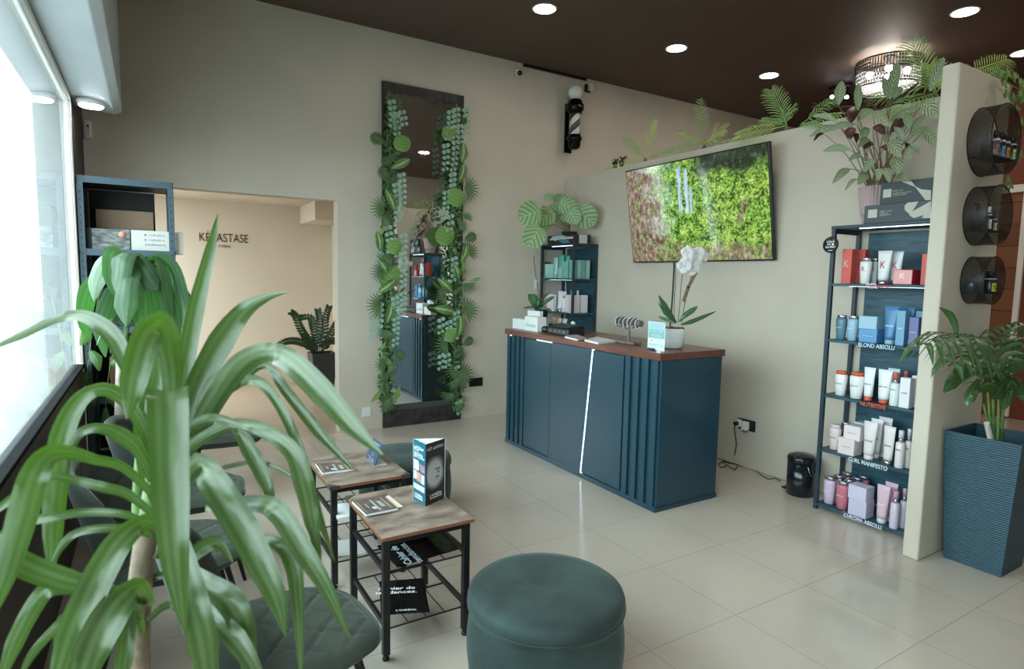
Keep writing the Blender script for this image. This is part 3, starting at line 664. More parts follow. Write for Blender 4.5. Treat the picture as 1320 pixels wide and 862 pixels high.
sk = thing('power_socket', 'black double socket with plugs on the wall right of the counter', 'socket', (XP, 3.24, .38))
MB().box(XP-.01, XP-.0005, 3.155, 3.325, .33, .425).build('plate', bpl, sk, bevel=.003)
pg = thing('round_plug', 'white round plug with a black cord in the socket right of the counter', 'plug', (XP-.012, 3.30, .385))
MB().lathe([(.034, .001), (.034, .03), (.028, .04)], (XP-.0105, 3.302, .383), 24, axis=(-1, 0, 0)).build('adapter', wpl, pg)
MB().lathe([(.02, .0), (.018, .03), (.008, .034)], (XP-.051, 3.302, .383), 20, axis=(-1, 0, 0)).build('cord_plug', bpl, pg)
cpts = [(XP-.075, 3.302, .375), (XP-.078, 3.306, .33)]+[tuple(at(px, py, 'x', XP-.06)) for px, py in ((949, 570), (948, 580))]
cpts += [tuple(at(px, py, 'z', .007)) for px, py in ((944, 594), (932, 602), (927, 597), (945, 590), (951, 598), (947, 605), (938, 600), (930, 594))]
P, W = smooth(cpts, [.005]*len(cpts), 4)
MB().tube(P, .0045, 6).build('cord', bpl, pg, label='black cord looping on the floor')
pg2 = thing('white_charger', 'white square charger plug beside the round plug, right of the counter', 'plug', (XP-.012, 3.23, .375))
MB().box(XP-.055, XP-.0105, 3.205, 3.262, .338, .412).build('body', wpl, pg2, bevel=.008)
MB().box(XP-.05, XP-.02, 3.215, 3.25, .318, .338).build('cord_end', mat('grey_cord', (120, 110, 100), .5), pg2)
c2 = [tuple(at(px, py, 'z', .005)) for px, py in ((930, 594), (948, 598), (958, 601), (972, 605), (980, 611), (990, 617), (999, 616), (1006, 620))]
P, W = smooth(c2, [1]*len(c2), 4)
tag(MB().tube(P, .0035, 6).build('floor_cable', bpl, loc=c2[3]), 'thin dark cable lying on the floor along the partition, from counter towards the bin', 'cable')
dt = at(113, 167, 'y', 5.955)
d = thing('alarm_detector', 'small white motion detector on the back wall corner near the window', 'detector', dt)
MB().obox((dt.x, YB-.0255, dt.z), (.026, 0, 0), (0, .024, 0), (0, 0, .065)).build('housing', wpl, d, bevel=.012, seg=3)
MB().obox((dt.x+.004, YB-.051, dt.z+.022), (.007, 0, 0), (0, .002, 0), (0, 0, .008)).build('lens', bpl, d)
MB().obox((dt.x, YB-.0495, dt.z-.02), (.016, 0, 0), (0, .001, 0), (0, 0, .03)).build('window', mat('frost', (200, 204, 204), .6), d)
cp = V((3.62, YB-.05, 3.885))
k = thing('security_camera', 'small white round security camera high on the back wall', 'camera', cp)
MB().ball(cp, .042, 20).build('body', wpl, k)
dv = (EYE-cp).normalized(); dv = (dv+V((.25, 0, -.15))).normalized(); MB().lathe([(.030, .030), (.026, .0395), (1e-6, .0425)], cp, 20, axis=dv).build('lens', mat('lens_black', (10, 10, 12), .1), k)
MB().lathe([(.02, 0), (.02, .03)], (cp.x, YB-.001, cp.z), 16, axis=(0, -1, 0)).build('mount', wpl, k)
MB().tube([(cp.x, YB-.01, cp.z+.03), (cp.x+.02, YB-.008, cp.z+.09), (cp.x+.03, YB-.006, CEIL-.012)], .003, 6).build('cord', wpl, k)
tr = MB().box(3.70, 4.60, YB-.02, YB-.0005, CEIL-.032, CEIL-.001)
tag(tr.build('cable_trunking', bpl, loc=(4.15, YB-.01, CEIL-.02)), 'black cable trunking along the ceiling edge above the barber pole', 'trunking')
ap = at(757, 114, 'y', YB)
k = thing('ceiling_socket', 'black socket with a white adapter beside the barber pole globe', 'socket', (ap.x, YB, ap.z))
MB().box(ap.x-.045, ap.x+.045, YB-.01, YB-.0005, ap.z-.05, ap.z+.045).build('plate', bpl, k, bevel=.003)
MB().box(ap.x-.005, ap.x+.05, YB-.06, YB-.0105, ap.z-.03, ap.z+.05).build('adapter', wpl, k, bevel=.008)
MB().tube([(ap.x+.02, YB-.04, ap.z+.05), (ap.x+.01, YB-.03, ap.z+.09), (ap.x-.03, YB-.02, CEIL-.02)], .003, 6).build('cord', wpl, k)
# ---------------------------------------------------------------- barber pole
bp = at(741, 150, 'y', YB-.14); bxp, byp = bp.x, YB-.14
z0, z1, zg = at(741, 193, 'y', byp).z, at(743, 128, 'y', byp).z, at(743, 121, 'y', byp).z
k = thing('barber_pole', 'black and white striped barber pole with white globe on the back wall', 'barber pole', (bxp, byp, z0))
chrome = mat('black_chrome', (40, 36, 36), .12, .85)
HH = z1-z0
MB().lathe([(.03, 0), (.06, .012), (.075, .04), (.078, .10), (.092, .11), (.092, .135), (.080, .145), (.080, .165)], (bxp, byp, z0), 32).build('lower_cap', chrome, k)
MB().lathe([(.080, -.17), (.085, -.15), (.100, -.13), (.105, -.10), (.105, -.07), (.088, -.05), (.08, -.02), (.05, 0)], (bxp, byp, z1), 32).build('upper_cap', chrome, k)
st, nt, b_, o_ = newmat('helix_stripes'); tc = N(nt, 'ShaderNodeTexCoord'); sp = N(nt, 'ShaderNodeSeparateXYZ'); nt.links.new(tc.outputs['UV'], sp.inputs[0])
q = N(nt, 'ShaderNodeMath'); q.operation = 'MULTIPLY_ADD'; nt.links.new(sp.outputs[1], q.inputs[0]); q.inputs[1].default_value = -.75; nt.links.new(sp.outputs[0], q.inputs[2])
q1_ = N(nt, 'ShaderNodeMath'); q1_.operation = 'MULTIPLY'; nt.links.new(q.outputs[0], q1_.inputs[0]); q1_.inputs[1].default_value = 2
q2 = N(nt, 'ShaderNodeMath'); q2.operation = 'FRACT'; nt.links.new(q1_.outputs[0], q2.inputs[0])
rr = N(nt, 'ShaderNodeValToRGB'); rr.color_ramp.interpolation = 'CONSTANT'; e = rr.color_ramp.elements
e[0].color = (*lin((232, 230, 224)), 1); e[1].position = .48; e[1].color = (*lin((58, 52, 52)), 1); e.new(.62).color = (*lin((104, 98, 96)), 1); e.new(.72).color = (*lin((58, 52, 52)), 1)
nt.links.new(q2.outputs[0], rr.inputs[0]); nt.links.new(rr.outputs[0], b_.inputs['Base Color']); b_.inputs['Roughness'].default_value = .4
cyl = MB(); n = 40; H_ = HH-.33; vs, uv = [], []
for j in (0, 1):
    for i in range(n+1): a = 2*pi*i/n; vs.append((bxp+.062*cos(a), byp+.062*sin(a), z0+.164+H_*j)); uv.append((i/n, j))
cyl.add(vs, [(i, i+1, n+2+i, n+1+i) for i in range(n)], 0, True, uv); cyl.build('striped_cylinder', st, k)
MB().lathe([(.072, z0+.16), (.072, z1-.165)], (bxp, byp, 0), 32).build('glass_tube', clearm, k)
MB().ball((bxp, byp, z1+.075), .086, 28).build('globe', mat('opal_globe', (226, 226, 224), .25), k)
MB().box(bxp-.05, bxp+.05, YB-.03, YB-.0005, z0-.02, z1-.03).build('back_plate', chrome, k, bevel=.006)
a_ = MB(); a_.box(bxp-.03, bxp+.03, YB-.09, YB-.03, z0+.08, z0+.13); a_.box(bxp-.03, bxp+.03, YB-.09, YB-.03, z1-.12, z1-.07); a_.build('bracket_arm', chrome, k)
# ---------------------------------------------------------------- drum ceiling lamp and spots beyond the partition
dc = at(1146, 80, 'z', 3.95); dx, dy = dc.x, dc.y
k = thing('drum_lamp', 'round openwork drum ceiling lamp seen above the partition plants', 'lamp', (dx, dy, CEIL)); R0 = .31
zt, zb = 3.955, 3.955-.27
MB().lathe([(.06, CEIL), (.06, CEIL-.02), (.012, CEIL-.022), (.012, zt)], (dx, dy, 0), 20).build('ceiling_rose', blk, k)
rgs = MB()
for z, hh in ((zt, .014), (zt-.12, .01), (zb, .012)): rgs.lathe([(R0, z-hh), (R0+.006, z-hh), (R0+.006, z), (R0, z), (R0, z-hh)], (dx, dy, 0), 48)
for a in (0, 2.094, 4.189): rgs.tube([(dx, dy, zt-.006), (dx+R0*cos(a), dy+R0*sin(a), zt-.006)], .005, 6)
rgs.build('ring_frame', blk, k)
ow = MB()
for i in range(72):
    a = 2*pi*i/72
    if (i//9) % 2: 
        for z in (zt-.015, zt-.05, zt-.085): ow.obox((dx+R0*cos(a), dy+R0*sin(a), z-.015), (.002*cos(a), .002*sin(a), 0), (-.009*sin(a), .009*cos(a), 0), (0, 0, .013))
    else: ow.obox((dx+R0*cos(a), dy+R0*sin(a), zt-.065), (.002*cos(a), .002*sin(a), 0), (-.004*sin(a), .004*cos(a), 0), (0, 0, .055))
    for j in range(3): ow.obox((dx+R0*cos(a+.03*(j % 2)), dy+R0*sin(a+.03*(j % 2)), zb+.025+j*.043), (.002*cos(a), .002*sin(a), 0), (-.006*sin(a), .006*cos(a), 0), (0, 0, .012))
ow.build('openwork_shade', blk, k)
MB().lathe([(R0*.96, zb+.006), (R0*.96, zt-.01)], (dx, dy, 0), 48, caps=False).build('inner_shade', mat('shade_film', (200, 200, 206), .4, alpha=.22), k)
for i in range(4):
    a = i*pi/2+.5; MB().ball((dx+.17*cos(a), dy+.17*sin(a), 3.84), .035, 14).build('bulb', glow('bulb_glow', (255, 246, 232), 60), k)
sx_ = at(1082, 125, 'z', 3.87)
k = thing('twin_spotlight', 'twin ceiling spotlight behind the partition, left of the drum lamp', 'lamp', (sx_.x, sx_.y, CEIL))
MB().box(sx_.x-.03, sx_.x+.03, sx_.y-.12, sx_.y+.12, CEIL-.03, CEIL-.0005).build('base_bar', blk, k)
for s in (-.09, .09):
    c = V((sx_.x+CR.x*s, sx_.y+CR.y*s, 3.87)); ax = (EYE-c); ax.z = -2.2; ax.normalize()
    h = MB(); h.lathe([(.05, -.12), (.055, 0)], c, 20, axis=ax); h.tube([c-ax*.1, (c.x, c.y, CEIL-.03)], .01, 8); hh = h.build('spot_head', blk, k)
    MB().lathe([(.048, -.004), (1e-6, .003)], c, 20, axis=ax).build('lens', glow('spot_glow', (250, 250, 255), 15), hh)
# ---------------------------------------------------------------- tall planter
pm = mat('planter_grey', (52, 70, 82), .5); 
pt = thing('square_planter', 'tall tapered dark ribbed planter holding the palm beside the wing wall', 'planter', (4.10, 1.41, 0))
rib, nt, b_, o_ = newmat('planter_ribbed'); b_.inputs['Base Color'].default_value = (*lin((36, 70, 84)), 1); b_.inputs['Roughness'].default_value = .5
tc = N(nt, 'ShaderNodeTexCoord'); wv = N(nt, 'ShaderNodeTexWave'); wv.bands_direction = 'Z'; wv.inputs['Scale'].default_value = 24; wv.inputs['Distortion'].default_value = 2.2; wv.inputs['Detail'].default_value = 2; wv.inputs['Detail Scale'].default_value = 1.5
nt.links.new(tc.outputs['Object'], wv.inputs['Vector']); bu = N(nt, 'ShaderNodeBump'); bu.inputs['Strength'].default_value = .6; bu.inputs['Distance'].default_value = .004; nt.links.new(wv.outputs['Fac'], bu.inputs['Height']); nt.links.new(bu.outputs[0], b_.inputs['Normal'])
bx0, bx1, by0, by1 = 3.955, 4.235, 1.284, 1.566; ZP = .765; gx = .052
a, b, c, d = (bx0, by0), (bx1, by0), (bx1, by1), (bx0, by1)
o4 = [(bx0-gx, by0-gx), (bx1+gx, by0-gx), (bx1+gx, by1+.03), (bx0-gx, by1+.03)]; tk = .018
i4 = [(x+(tk if k in (0, 3) else -tk), y+(tk if k < 2 else -tk)) for k, (x, y) in enumerate(o4)]
vs = [(*p, 0) for p in (a, b, c, d)]+[(*p, ZP) for p in o4]+[(*p, ZP) for p in i4]+[(p[0]*.96+4.095*.04, p[1]*.96+1.42*.04, ZP-.14) for p in i4]
fs = [(3, 2, 1, 0)]+[(k, (k+1) % 4, 4+(k+1) % 4, 4+k) for k in range(4)]+[(4+k, 4+(k+1) % 4, 8+(k+1) % 4, 8+k) for k in range(4)]+[(8+k, 8+(k+1) % 4, 12+(k+1) % 4, 12+k) for k in range(4)]
MB().add(vs, fs).build('pot', rib, pt, bevel=.003)
MB().add(vs[12:16], [(0, 1, 2, 3)]).build('soil', mat('soil', (34, 28, 26), .9, bump=.6, bscale=60), pt)
# ---------------------------------------------------------------- hair products
def pm_(rgb, rough=.35): return mat('plastic_%02x%02x%02x' % tuple(rgb), rgb, rough)
chr_ = mat('chrome_cap', (190, 194, 198), .18, .9)
def product(kind, pl, pr, pt, z, xf, rgb, cap, lab, grp, txt=None, trgb=(60, 60, 70), depth=None, name=None, cat=None, face=None, tsz=None):
    pc = (pl+pr)/2
    if kind in ('carton', 'jarbox'):
        ya, yb = at(pl, pt+10, 'x', xf).y, at(pr, pt+10, 'x', xf).y; w = ya-yb; h = at(pc, pt, 'x', xf).z-z; d = depth or w
        t = thing(name or 'product_carton', lab, cat or 'box', (xf+d/2, (ya+yb)/2, z), 0, grp)
        MB().box(xf, xf+d, yb, ya, z+.0005, z+h).build('carton', pm_(rgb, .45), t, bevel=.0015)
        if face: MB().box(xf-.0006, xf+.001, yb+.003, ya-.003, z+.004, z+h-.004).build('front_print', pm_(face), t)
        x = xf-.0012; yc = (ya+yb)/2; r = w/2
    else:
        a0 = at(pl, pt+12, 'x', xf+.03).y; b0 = at(pr, pt+12, 'x', xf+.03).y; w = a0-b0; r = w/2; yc = (a0+b0)/2; h = at(pc, pt, 'x', xf+.03).z-z; c = (xf+r, yc, z+.0006)
        nm = name or {'bottle': 'shampoo_bottle', 'tube': 'cream_tube', 'spray': 'spray_bottle'}[kind]
        t = thing(nm, lab, cat or {'bottle': 'bottle', 'tube': 'tube', 'spray': 'bottle'}[kind], (xf+r, yc, z), 0, grp); x = xf-.0012
        B, K = pm_(rgb), (chr_ if cap is None else pm_(cap))
        if kind == 'bottle':
            hc = h*.13
            MB().lathe([(r*.70, 0), (r*.76, .002), (r*.86, h*.3), (r*.97, h*.62), (r, h*.78), (r*.93, h-hc-.003), (r*.8, h-hc)], c, 26, sx=.8).build('body', B, t)
            MB().lathe([(r*.84, h-hc), (r*.86, h-.004), (r*.8, h)], c, 26, sx=.8).build('cap', K, t)
        elif kind == 'spray':
            hb = h*.68
            MB().lathe([(r*.95, 0), (r, .003), (r, hb-.008), (r*.8, hb), (r*.45, hb+.004)], c, 24).build('body', B, t)
            MB().lathe([(r*.5, hb+.004), (r*.5, h*.80)], c, 18).build('neck', chr_, t)
            MB().lathe([(r*.55, h*.80), (r*.55, h-.003), (r*.48, h)], c, 20).build('cap', K, t)
        elif kind == 'tube':
            hc = h*.12; b = MB(); n = 26; vs = []
            K_ = 9
            for i in range(K_+1):
                s = i/K_; rx = r*.66*(1-s)**.8+.0022*s; ry = r*(.72+.28*s)
                for j in range(n): a = 2*pi*j/n; vs.append((c[0]+rx*cos(a), c[1]+ry*sin(a), c[2]+hc+(h-hc)*s))
            b.add(vs, [(i*n+j, i*n+(j+1) % n, (i+1)*n+(j+1) % n, (i+1)*n+j) for i in range(K_) for j in range(n)]+[tuple(range(K_*n, K_*n+n)), tuple(range(n))[::-1]], 0, True)
            b.build('body', B, t)
            MB().lathe([(r*.62, 0), (r*.64, .002), (r*.66, hc)], c, 24).build('cap', K, t)
    if txt:
        tw = tsz[0] if tsz else w*.55; th = tsz[1] if tsz else h*.05
        zz = z+h*(.5 if len(txt) > 1 else .42 if kind == 'carton' and h < w*1.2 else .58)
        dx = 0 if kind in ('carton', 'jarbox') else {'bottle': r*.12+.0008, 'spray': .0, 'tube': r*.42}[kind]
        if kind == 'tube': tx = c[0]-(r*.66*(1-.45)**.8)-.0016
        elif kind == 'bottle': tx = c[0]-r*.8*.97-.0012
        elif kind == 'spray': tx = c[0]-r-.0012
        else: tx = x
        text(txt, (tx, yc, zz), MY, PZ, tw, th, mat('print_%02x%02x%02x' % trgb, trgb, .5), 'brand_print', t, .0004, .02 if len(txt) > 1 else 0)
    return t
BR = 'KÉRASTASE'
RED, WHT, PKW = (206, 84, 72), (226, 226, 224), (226, 210, 206)
g1 = 'red and white hair products on the top shelf of the tall unit'; z = LV[4]+.0005; dr = (176, 40, 50)
product('carton', 1085.8, 1098.2, 321, z, 4.045, RED, 0, 'coral red carton with large silver letter, left end of the top product shelf', g1, 'K', (200, 180, 176), .06, tsz=(.035, .05))
product('carton', 1105.5, 1115, 321.5, z, 4.13, (196, 74, 62), 0, 'coral red carton standing behind the first clear capped white bottle, top product shelf', g1, 'K', (120, 40, 40), .05, tsz=(.028, .045))
product('bottle', 1108, 1123, 332.5, z, 4.03, WHT, None, 'front white bottle with clear cap on the top product shelf, right of the red cartons', g1, 'K', dr, tsz=(.022, .032))
product('bottle', 1123.5, 1133, 333, z, 4.12, (206, 210, 212), None, 'white bottle half hidden behind the front white tube on the top product shelf', g1, 'K', dr, tsz=(.022, .032))
product('tube', 1130, 1148.4, 323, z, 4.03, WHT, None, 'front white tube with a red letter on the top product shelf, in its middle', g1, 'K', dr, tsz=(.03, .045))
product('tube', 1146.5, 1163.5, 324, z, 4.085, (214, 218, 220), None, 'second white tube with a red letter standing behind the first, top product shelf', g1, 'K', dr, tsz=(.03, .045))
product('jarbox', 1151, 1176, 347.3, z, 4.02, (170, 42, 52), 0, 'low pink fronted jar carton with red sides on the top product shelf', g1, 'K', (240, 232, 230), .10, face=(222, 150, 146), tsz=(.028, .036))
product('carton', 1188.3, 1197, 327, z, 4.06, RED, 0, 'coral red carton at the right end of the top product shelf against the wing wall', g1, None, depth=.05)
g2 = 'blue hair products on the second shelf of the tall unit'; z = LV[3]+.0005
B1_, B2_, B3_ = (84, 128, 152), (150, 184, 208), (120, 172, 206)
product('bottle', 1077, 1091, 406, z, 4.03, (86, 124, 142), None, 'dark blue bottle with chrome cap at the left end of the blue shelf', g2, BR, (210, 226, 236))
product('bottle', 1092, 1106, 407, z, 4.025, B2_, None, 'pale blue bottle with chrome cap next to the dark blue one', g2, BR, (230, 238, 244))
product('jarbox', 1107, 1130, 424, z, 4.02, (92, 150, 196), 0, 'lower of the two stacked blue jar cartons on the blue shelf', g2, BR, (220, 234, 244), .11)
zz_ = at(1118, 424, 'x', 4.02).z+.0008
product('jarbox', 1107, 1130, 407.5, zz_, 4.02, (156, 192, 212), 0, 'upper paler one of the two stacked blue jar cartons', g2, None, depth=.11)
product('tube', 1139, 1157.3, 395.3, z, 4.025, (70, 124, 172), (150, 180, 200), 'front metallic blue tube in the middle of the blue shelf', g2, BR, (226, 236, 244))
product('tube', 1152, 1166.5, 396, z, 4.12, (74, 128, 172), (150, 180, 200), 'blue tube behind the tall blue carton, nearer the front metallic tube', g2)
product('tube', 1164, 1178.5, 396, z, 4.15, (74, 128, 172), (150, 180, 200), 'blue tube at the back of the blue shelf, behind the purple tinged carton', g2)
product('carton', 1156, 1167, 400.3, z, 4.035, (112, 160, 188), 0, 'tall pale blue carton standing right of the front metallic blue tube', g2, BR, (226, 236, 244), .05)
product('carton', 1172, 1184, 409, z, 4.035, (106, 112, 160), 0, 'purple tinged blue carton near the right end of the blue shelf', g2, BR, (230, 236, 244), .05)
product('carton', 1180, 1190, 401, z, 4.12, (96, 150, 180), 0, 'blue carton at the back right corner of the blue shelf', g2, None, depth=.05)
g3 = 'white and orange hair products on the third shelf of the tall unit'; z = LV[2]+.0005; ORG = (206, 92, 54)
product('bottle', 1075.5, 1091, 478, z, 4.03, (232, 232, 230), ORG, 'white bottle with orange cap at the left end of the orange capped shelf', g3, BR)
product('bottle', 1094, 1112.3, 480, z, 4.015, (232, 232, 230), ORG, 'larger looking white bottle with orange cap, second from the left on its shelf', g3, BR)
product('bottle', 1103, 1115, 479, z, 4.13, (220, 222, 222), ORG, 'white bottle hidden behind the second orange capped bottle', g3)
product('tube', 1113, 1127.8, 473.5, z, 4.03, (228, 230, 230), ORG, 'left white tube on an orange cap, beside the orange capped bottles', g3, BR)
product('tube', 1130.3, 1149, 476.5, z, 4.02, (230, 231, 230), ORG, 'broad front white tube on an orange cap in the middle of its shelf', g3, BR)
product('tube', 1143.5, 1159, 475, z, 4.11, (222, 224, 224), ORG, 'white tube on an orange cap standing behind the broad one', g3)
product('spray', 1149, 1160.8, 480, z, 4.015, (226, 230, 232), (196, 96, 80), 'white spray bottle with orange cap left of the white carton', g3, BR)
product('carton', 1160, 1173.3, 487, z, 4.02, (228, 228, 230), 0, 'white carton near the right end of the orange capped shelf', g3, BR, (60, 60, 80), .05)
product('spray', 1164, 1173, 478, z, 4.12, (222, 226, 228), (190, 96, 82), 'white spray bottle with orange cap peeking over the white carton', g3)
product('jarbox', 1175, 1186, 484.5, z, 4.10, (226, 222, 226), 0, 'white carton at the back right end of the orange capped shelf', g3, None, depth=.06)
g4 = 'cream hair products on the fourth shelf of the tall unit'; z = LV[1]+.0005; CRM = (224, 214, 212); NAV = (40, 50, 60)
product('bottle', 1068.3, 1083.3, 547, z, 4.03, (222, 204, 202), (200, 204, 208), 'cream pink bottle with pale cap at the left end of the cream shelf', g4, BR, NAV)
product('bottle', 1082, 1096, 544, z, 4.14, (150, 104, 84), None, 'amber brown bottle behind the stacked cream cartons', g4)
product('jarbox', 1080, 1101, 565, z, 4.01, (222, 208, 206), 0, 'lower of the two stacked cream jar cartons', g4, BR, NAV, .10)
zz_ = at(1090, 565.5, 'x', 4.03).z+.0008
product('jarbox', 1087.3, 1108.5, 549, zz_, 4.03, (226, 214, 214), 0, 'upper of the two stacked cream jar cartons', g4, BR, NAV, .10)
product('jarbox', 1100, 1114, 544.5, z, 4.16, (210, 206, 206), 0, 'cream carton at the back of the cream shelf behind the stacked pair', g4, None, depth=.08)
product('tube', 1111.8, 1130, 543.5, z, 4.01, CRM, CRM, 'front cream tube standing on a wide matching cap, beside the cream cartons', g4, BR, NAV)
product('tube', 1121.5, 1137.5, 540, z, 4.085, CRM, CRM, 'second cream tube in the row of three going back', g4, BR, NAV)
product('tube', 1131, 1149, 538, z, 4.155, (216, 210, 212), CRM, 'rearmost cream tube in the row of three going back', g4)
product('tube', 1138.5, 1154, 549.5, z, 4.012, CRM, None, 'shorter cream tube with a chrome cap in front of the rear ones', g4, BR, NAV)
product('spray', 1156, 1168, 554.5, z, 4.01, CRM, (206, 210, 212), 'cream pump bottle right of the chrome capped tube', g4, BR, NAV)
product('spray', 1168, 1178, 552.5, z, 4.06, CRM, (206, 210, 212), 'cream pump bottle at the right end of the cream shelf against the wing wall', g4, BR, NAV)
g5 = 'pink and lilac hair products on the lowest shelf of the tall unit'; z = LV[0]+.0005; LIL = (204, 186, 208); PNK = (196, 112, 130); LPK = (214, 180, 192)
product('bottle', 1061, 1076.3, 614, z, 4.03, LIL, None, 'lilac bottle with chrome cap at the left end of the lowest shelf', g5, BR, (232, 222, 190))
product('bottle', 1077, 1093.6, 620, z, 4.01, PNK, None, 'clear pink bottle with chrome cap in front, beside the lilac bottle', g5, BR, (236, 220, 190))
product('bottle', 1073, 1087, 612, z, 4.09, (196, 150, 172), None, 'pinkish bottle in the second row between the lilac and the clear pink bottle', g5)
product('bottle', 1084, 1098, 609, z, 4.16, PNK, None, 'pink bottle at the back of the lowest shelf, left one of the rear row', g5)
product('bottle', 1088, 1100.5, 617.5, z, 4.075, PNK, None, 'pink bottle in the second row just behind the clear pink one', g5)
product('bottle', 1097, 1111, 615, z, 4.13, LIL, None, 'lilac bottle in the middle of the rear rows, above the lilac cartons', g5)
product('bottle', 1105, 1119, 613, z, 4.19, PNK, None, 'pink bottle at the back of the lowest shelf, furthest right of the rear row', g5)
zc_ = at(1104, 644, 'x', 4.0).z
product('jarbox', 1093, 1116.5, 644, z, 4.0, (196, 190, 212), 0, 'lower of the two stacked lilac jar cartons', g5, BR, (236, 226, 200), .10)
product('jarbox', 1093, 1116.5, 626.5, zc_+.0008, 4.0, (202, 196, 216), 0, 'upper of the two stacked lilac jar cartons', g5, BR, (236, 226, 200), .10)
product('tube', 1129, 1146.5, 625.5, z, 4.01, LPK, (206, 206, 214), 'front pink tube right of the lilac cartons', g5, BR, (240, 230, 234))
product('tube', 1139.5, 1156.5, 622, z, 4.09, (204, 168, 182), (206, 206, 214), 'pink tube standing behind the front pink tube', g5)
product('spray', 1149.5, 1161, 632.5, z, 4.0, (206, 194, 212), (196, 150, 170), 'lilac spray bottle with pink cap on the lowest shelf', g5, BR, (236, 226, 200))
product('spray', 1162, 1172, 629, z, 4.06, (206, 194, 212), (196, 150, 170), 'lilac spray bottle at the right end of the lowest shelf against the wing wall', g5)
# acrylic name strips on the shelf fronts
acr = pane('acrylic', (.9, .94, .95))
for s, a, b, y0, y1, z, rgb, lab in (('PREMIÈRE', 1117, 1152, 363.5, 371, LV[4], (190, 50, 62), 'clear name strip with red capitals on the edge of the top product shelf'),
        ('BLOND ABSOLU', 1106, 1156, 438.5, 448.5, LV[3], (196, 224, 240), 'clear name strip with pale blue capitals on the edge of the blue shelf'),
        ('NUTRITIVE', 1109, 1144, 513.5, 523, LV[2], (220, 100, 66), 'clear name strip with orange capitals on the edge of the third shelf'),
        ('CURL MANIFESTO', 1093, 1147.5, 584, 602, LV[1], (214, 232, 236), 'clear name strip with white capitals on the edge of the cream shelf'),
        ('CHROMA ABSOLU', 1087, 1140, 656, 675, LV[0], (222, 220, 238), 'clear name strip with white capitals on the edge of the lowest shelf')):
    x = 3.985; ya, yb = at(a, y0, 'x', x).y, at(b, y0, 'x', x).y; h = .046 if s != 'PREMIÈRE' else .036
    zc = z-.012 if z > .1 else z-.008
    t = thing('shelf_name_strip', lab, 'sign', (x, (ya+yb)/2, zc), 0, 'acrylic name strips on the shelf edges')
    MB().box(x-.002, x, yb, ya, zc-h/2, zc+h/2).build('acrylic_plate', acr, t)
    text(s, (x-.0032, (ya+yb)/2, zc), MY, PZ, (ya-yb)*.94, h*.6, mat('strip_%d' % rgb[0], rgb, .5), 'capitals', t, .001, .012)
# round black wobbler on the unit's left post
c = at(1071, 315.5, 'x', 3.98); t = thing('round_sign', 'round black badge sign clipped to the left post of the tall shelving unit', 'sign', c)
MB().lathe([(.055, 0), (.055, .003)], c, 36, axis=(-1, 0, 0)).build('disc', mat('badge_black', (32, 38, 42), .4), t)
wt = mat('white_print', (232, 234, 234), .5)
for s, dy, dz, w_, h_ in (('COUP', 0, .021, .055, .013), ('DE', .012, .003, .022, .013), ('DU PRO', 0, -.015, .066, .013), ("L'ORÉAL", 0, -.037, .038, .008)):
    text(s, (c.x-.0032, c.y+dy, c.z+dz), MY, PZ, w_, h_, wt, 'lettering', t, .0006, .02)
hp = [(0, -.009), (.009, .001), (.008, .006), (.004, .007), (0, .004), (-.004, .007), (-.008, .006), (-.009, .001)]
MB().prism(hp, (c.x-.0032, c.y-.015, c.z+.003), MY, PZ, (-.0006, 0, 0)).build('heart_mark', wt, t)
# products on the corner unit
def cprod(kind, pl, pr, pt, lv, xf, rgb, cap, lab, grp, **k): return product(kind, pl, pr, pt, LV[lv]+.0005, xf, rgb, cap, lab, grp, **k)
g6 = 'green hair products on the corner unit'; TE = (92, 168, 156); TP = (160, 202, 196)
for i, (k, a, b, tpx, xf, rgb, cap, d, lab) in enumerate((
        ('bottle', 696.5, 701.5, 337.5, 4.03, TP, (30, 60, 64), None, 'pale green bottle with dark cap at the left end of the green row'),
        ('bottle', 702, 707, 337.5, 4.03, TP, (30, 60, 64), None, 'second pale green bottle with dark cap in the green row'),
        ('jarbox', 706.5, 712.5, 340, 4.02, TP, 0, .05, 'short pale green carton left of the leaning tubes in the green row'),
        ('tube', 712.5, 718, 332, 4.03, (176, 212, 208), TP, None, 'pale green tube standing in the middle of the green row'),
        ('tube', 718, 725, 328.5, 4.04, TE, (60, 130, 124), None, 'deep green tube, tallest in the green row'),
        ('jarbox', 719, 724.5, 345, 4.01, (150, 190, 178), 0, .05, 'squat grey green carton in front of the tallest green tube'),
        ('tube', 727, 733, 329.5, 4.078, TE, (60, 130, 124), None, 'deep green tube just left of the corner post'),
        ('carton', 726, 732, 337, 4.01, (120, 180, 168), 0, .05, 'green carton in front of the tube beside the corner post'))):
    cprod(k, a, b, tpx, 4, xf, rgb, cap, lab, g6, depth=d)
for i, (a, b, rgb) in enumerate(((737.5, 743, (120, 176, 168)), (745, 749.5, (150, 194, 186)), (750.5, 754.5, (110, 166, 158)), (756, 760.5, (150, 190, 182)))):
    ya, yb = CSY0+.03, CSY0+.075; x0, x1 = at(a, 345, 'y', CSY0+.03).x, at(b, 345, 'y', CSY0+.03).x
    lab = ['green carton just right of the corner post in the green row', 'pale green carton second right of the corner post', 'deep green carton third right of the corner post', 'pale green carton at the right end of the green row'][i]
    t = thing('product_carton', lab, 'box', ((x0+x1)/2, ya, LV[4]), 0, g6); MB().box(x0, x1, ya, yb, LV[4]+.0005, LV[4]+.205).build('carton', pm_(rgb), t, bevel=.002)
g7 = 'white and pink hair products on the corner unit'; WP = (226, 220, 224)
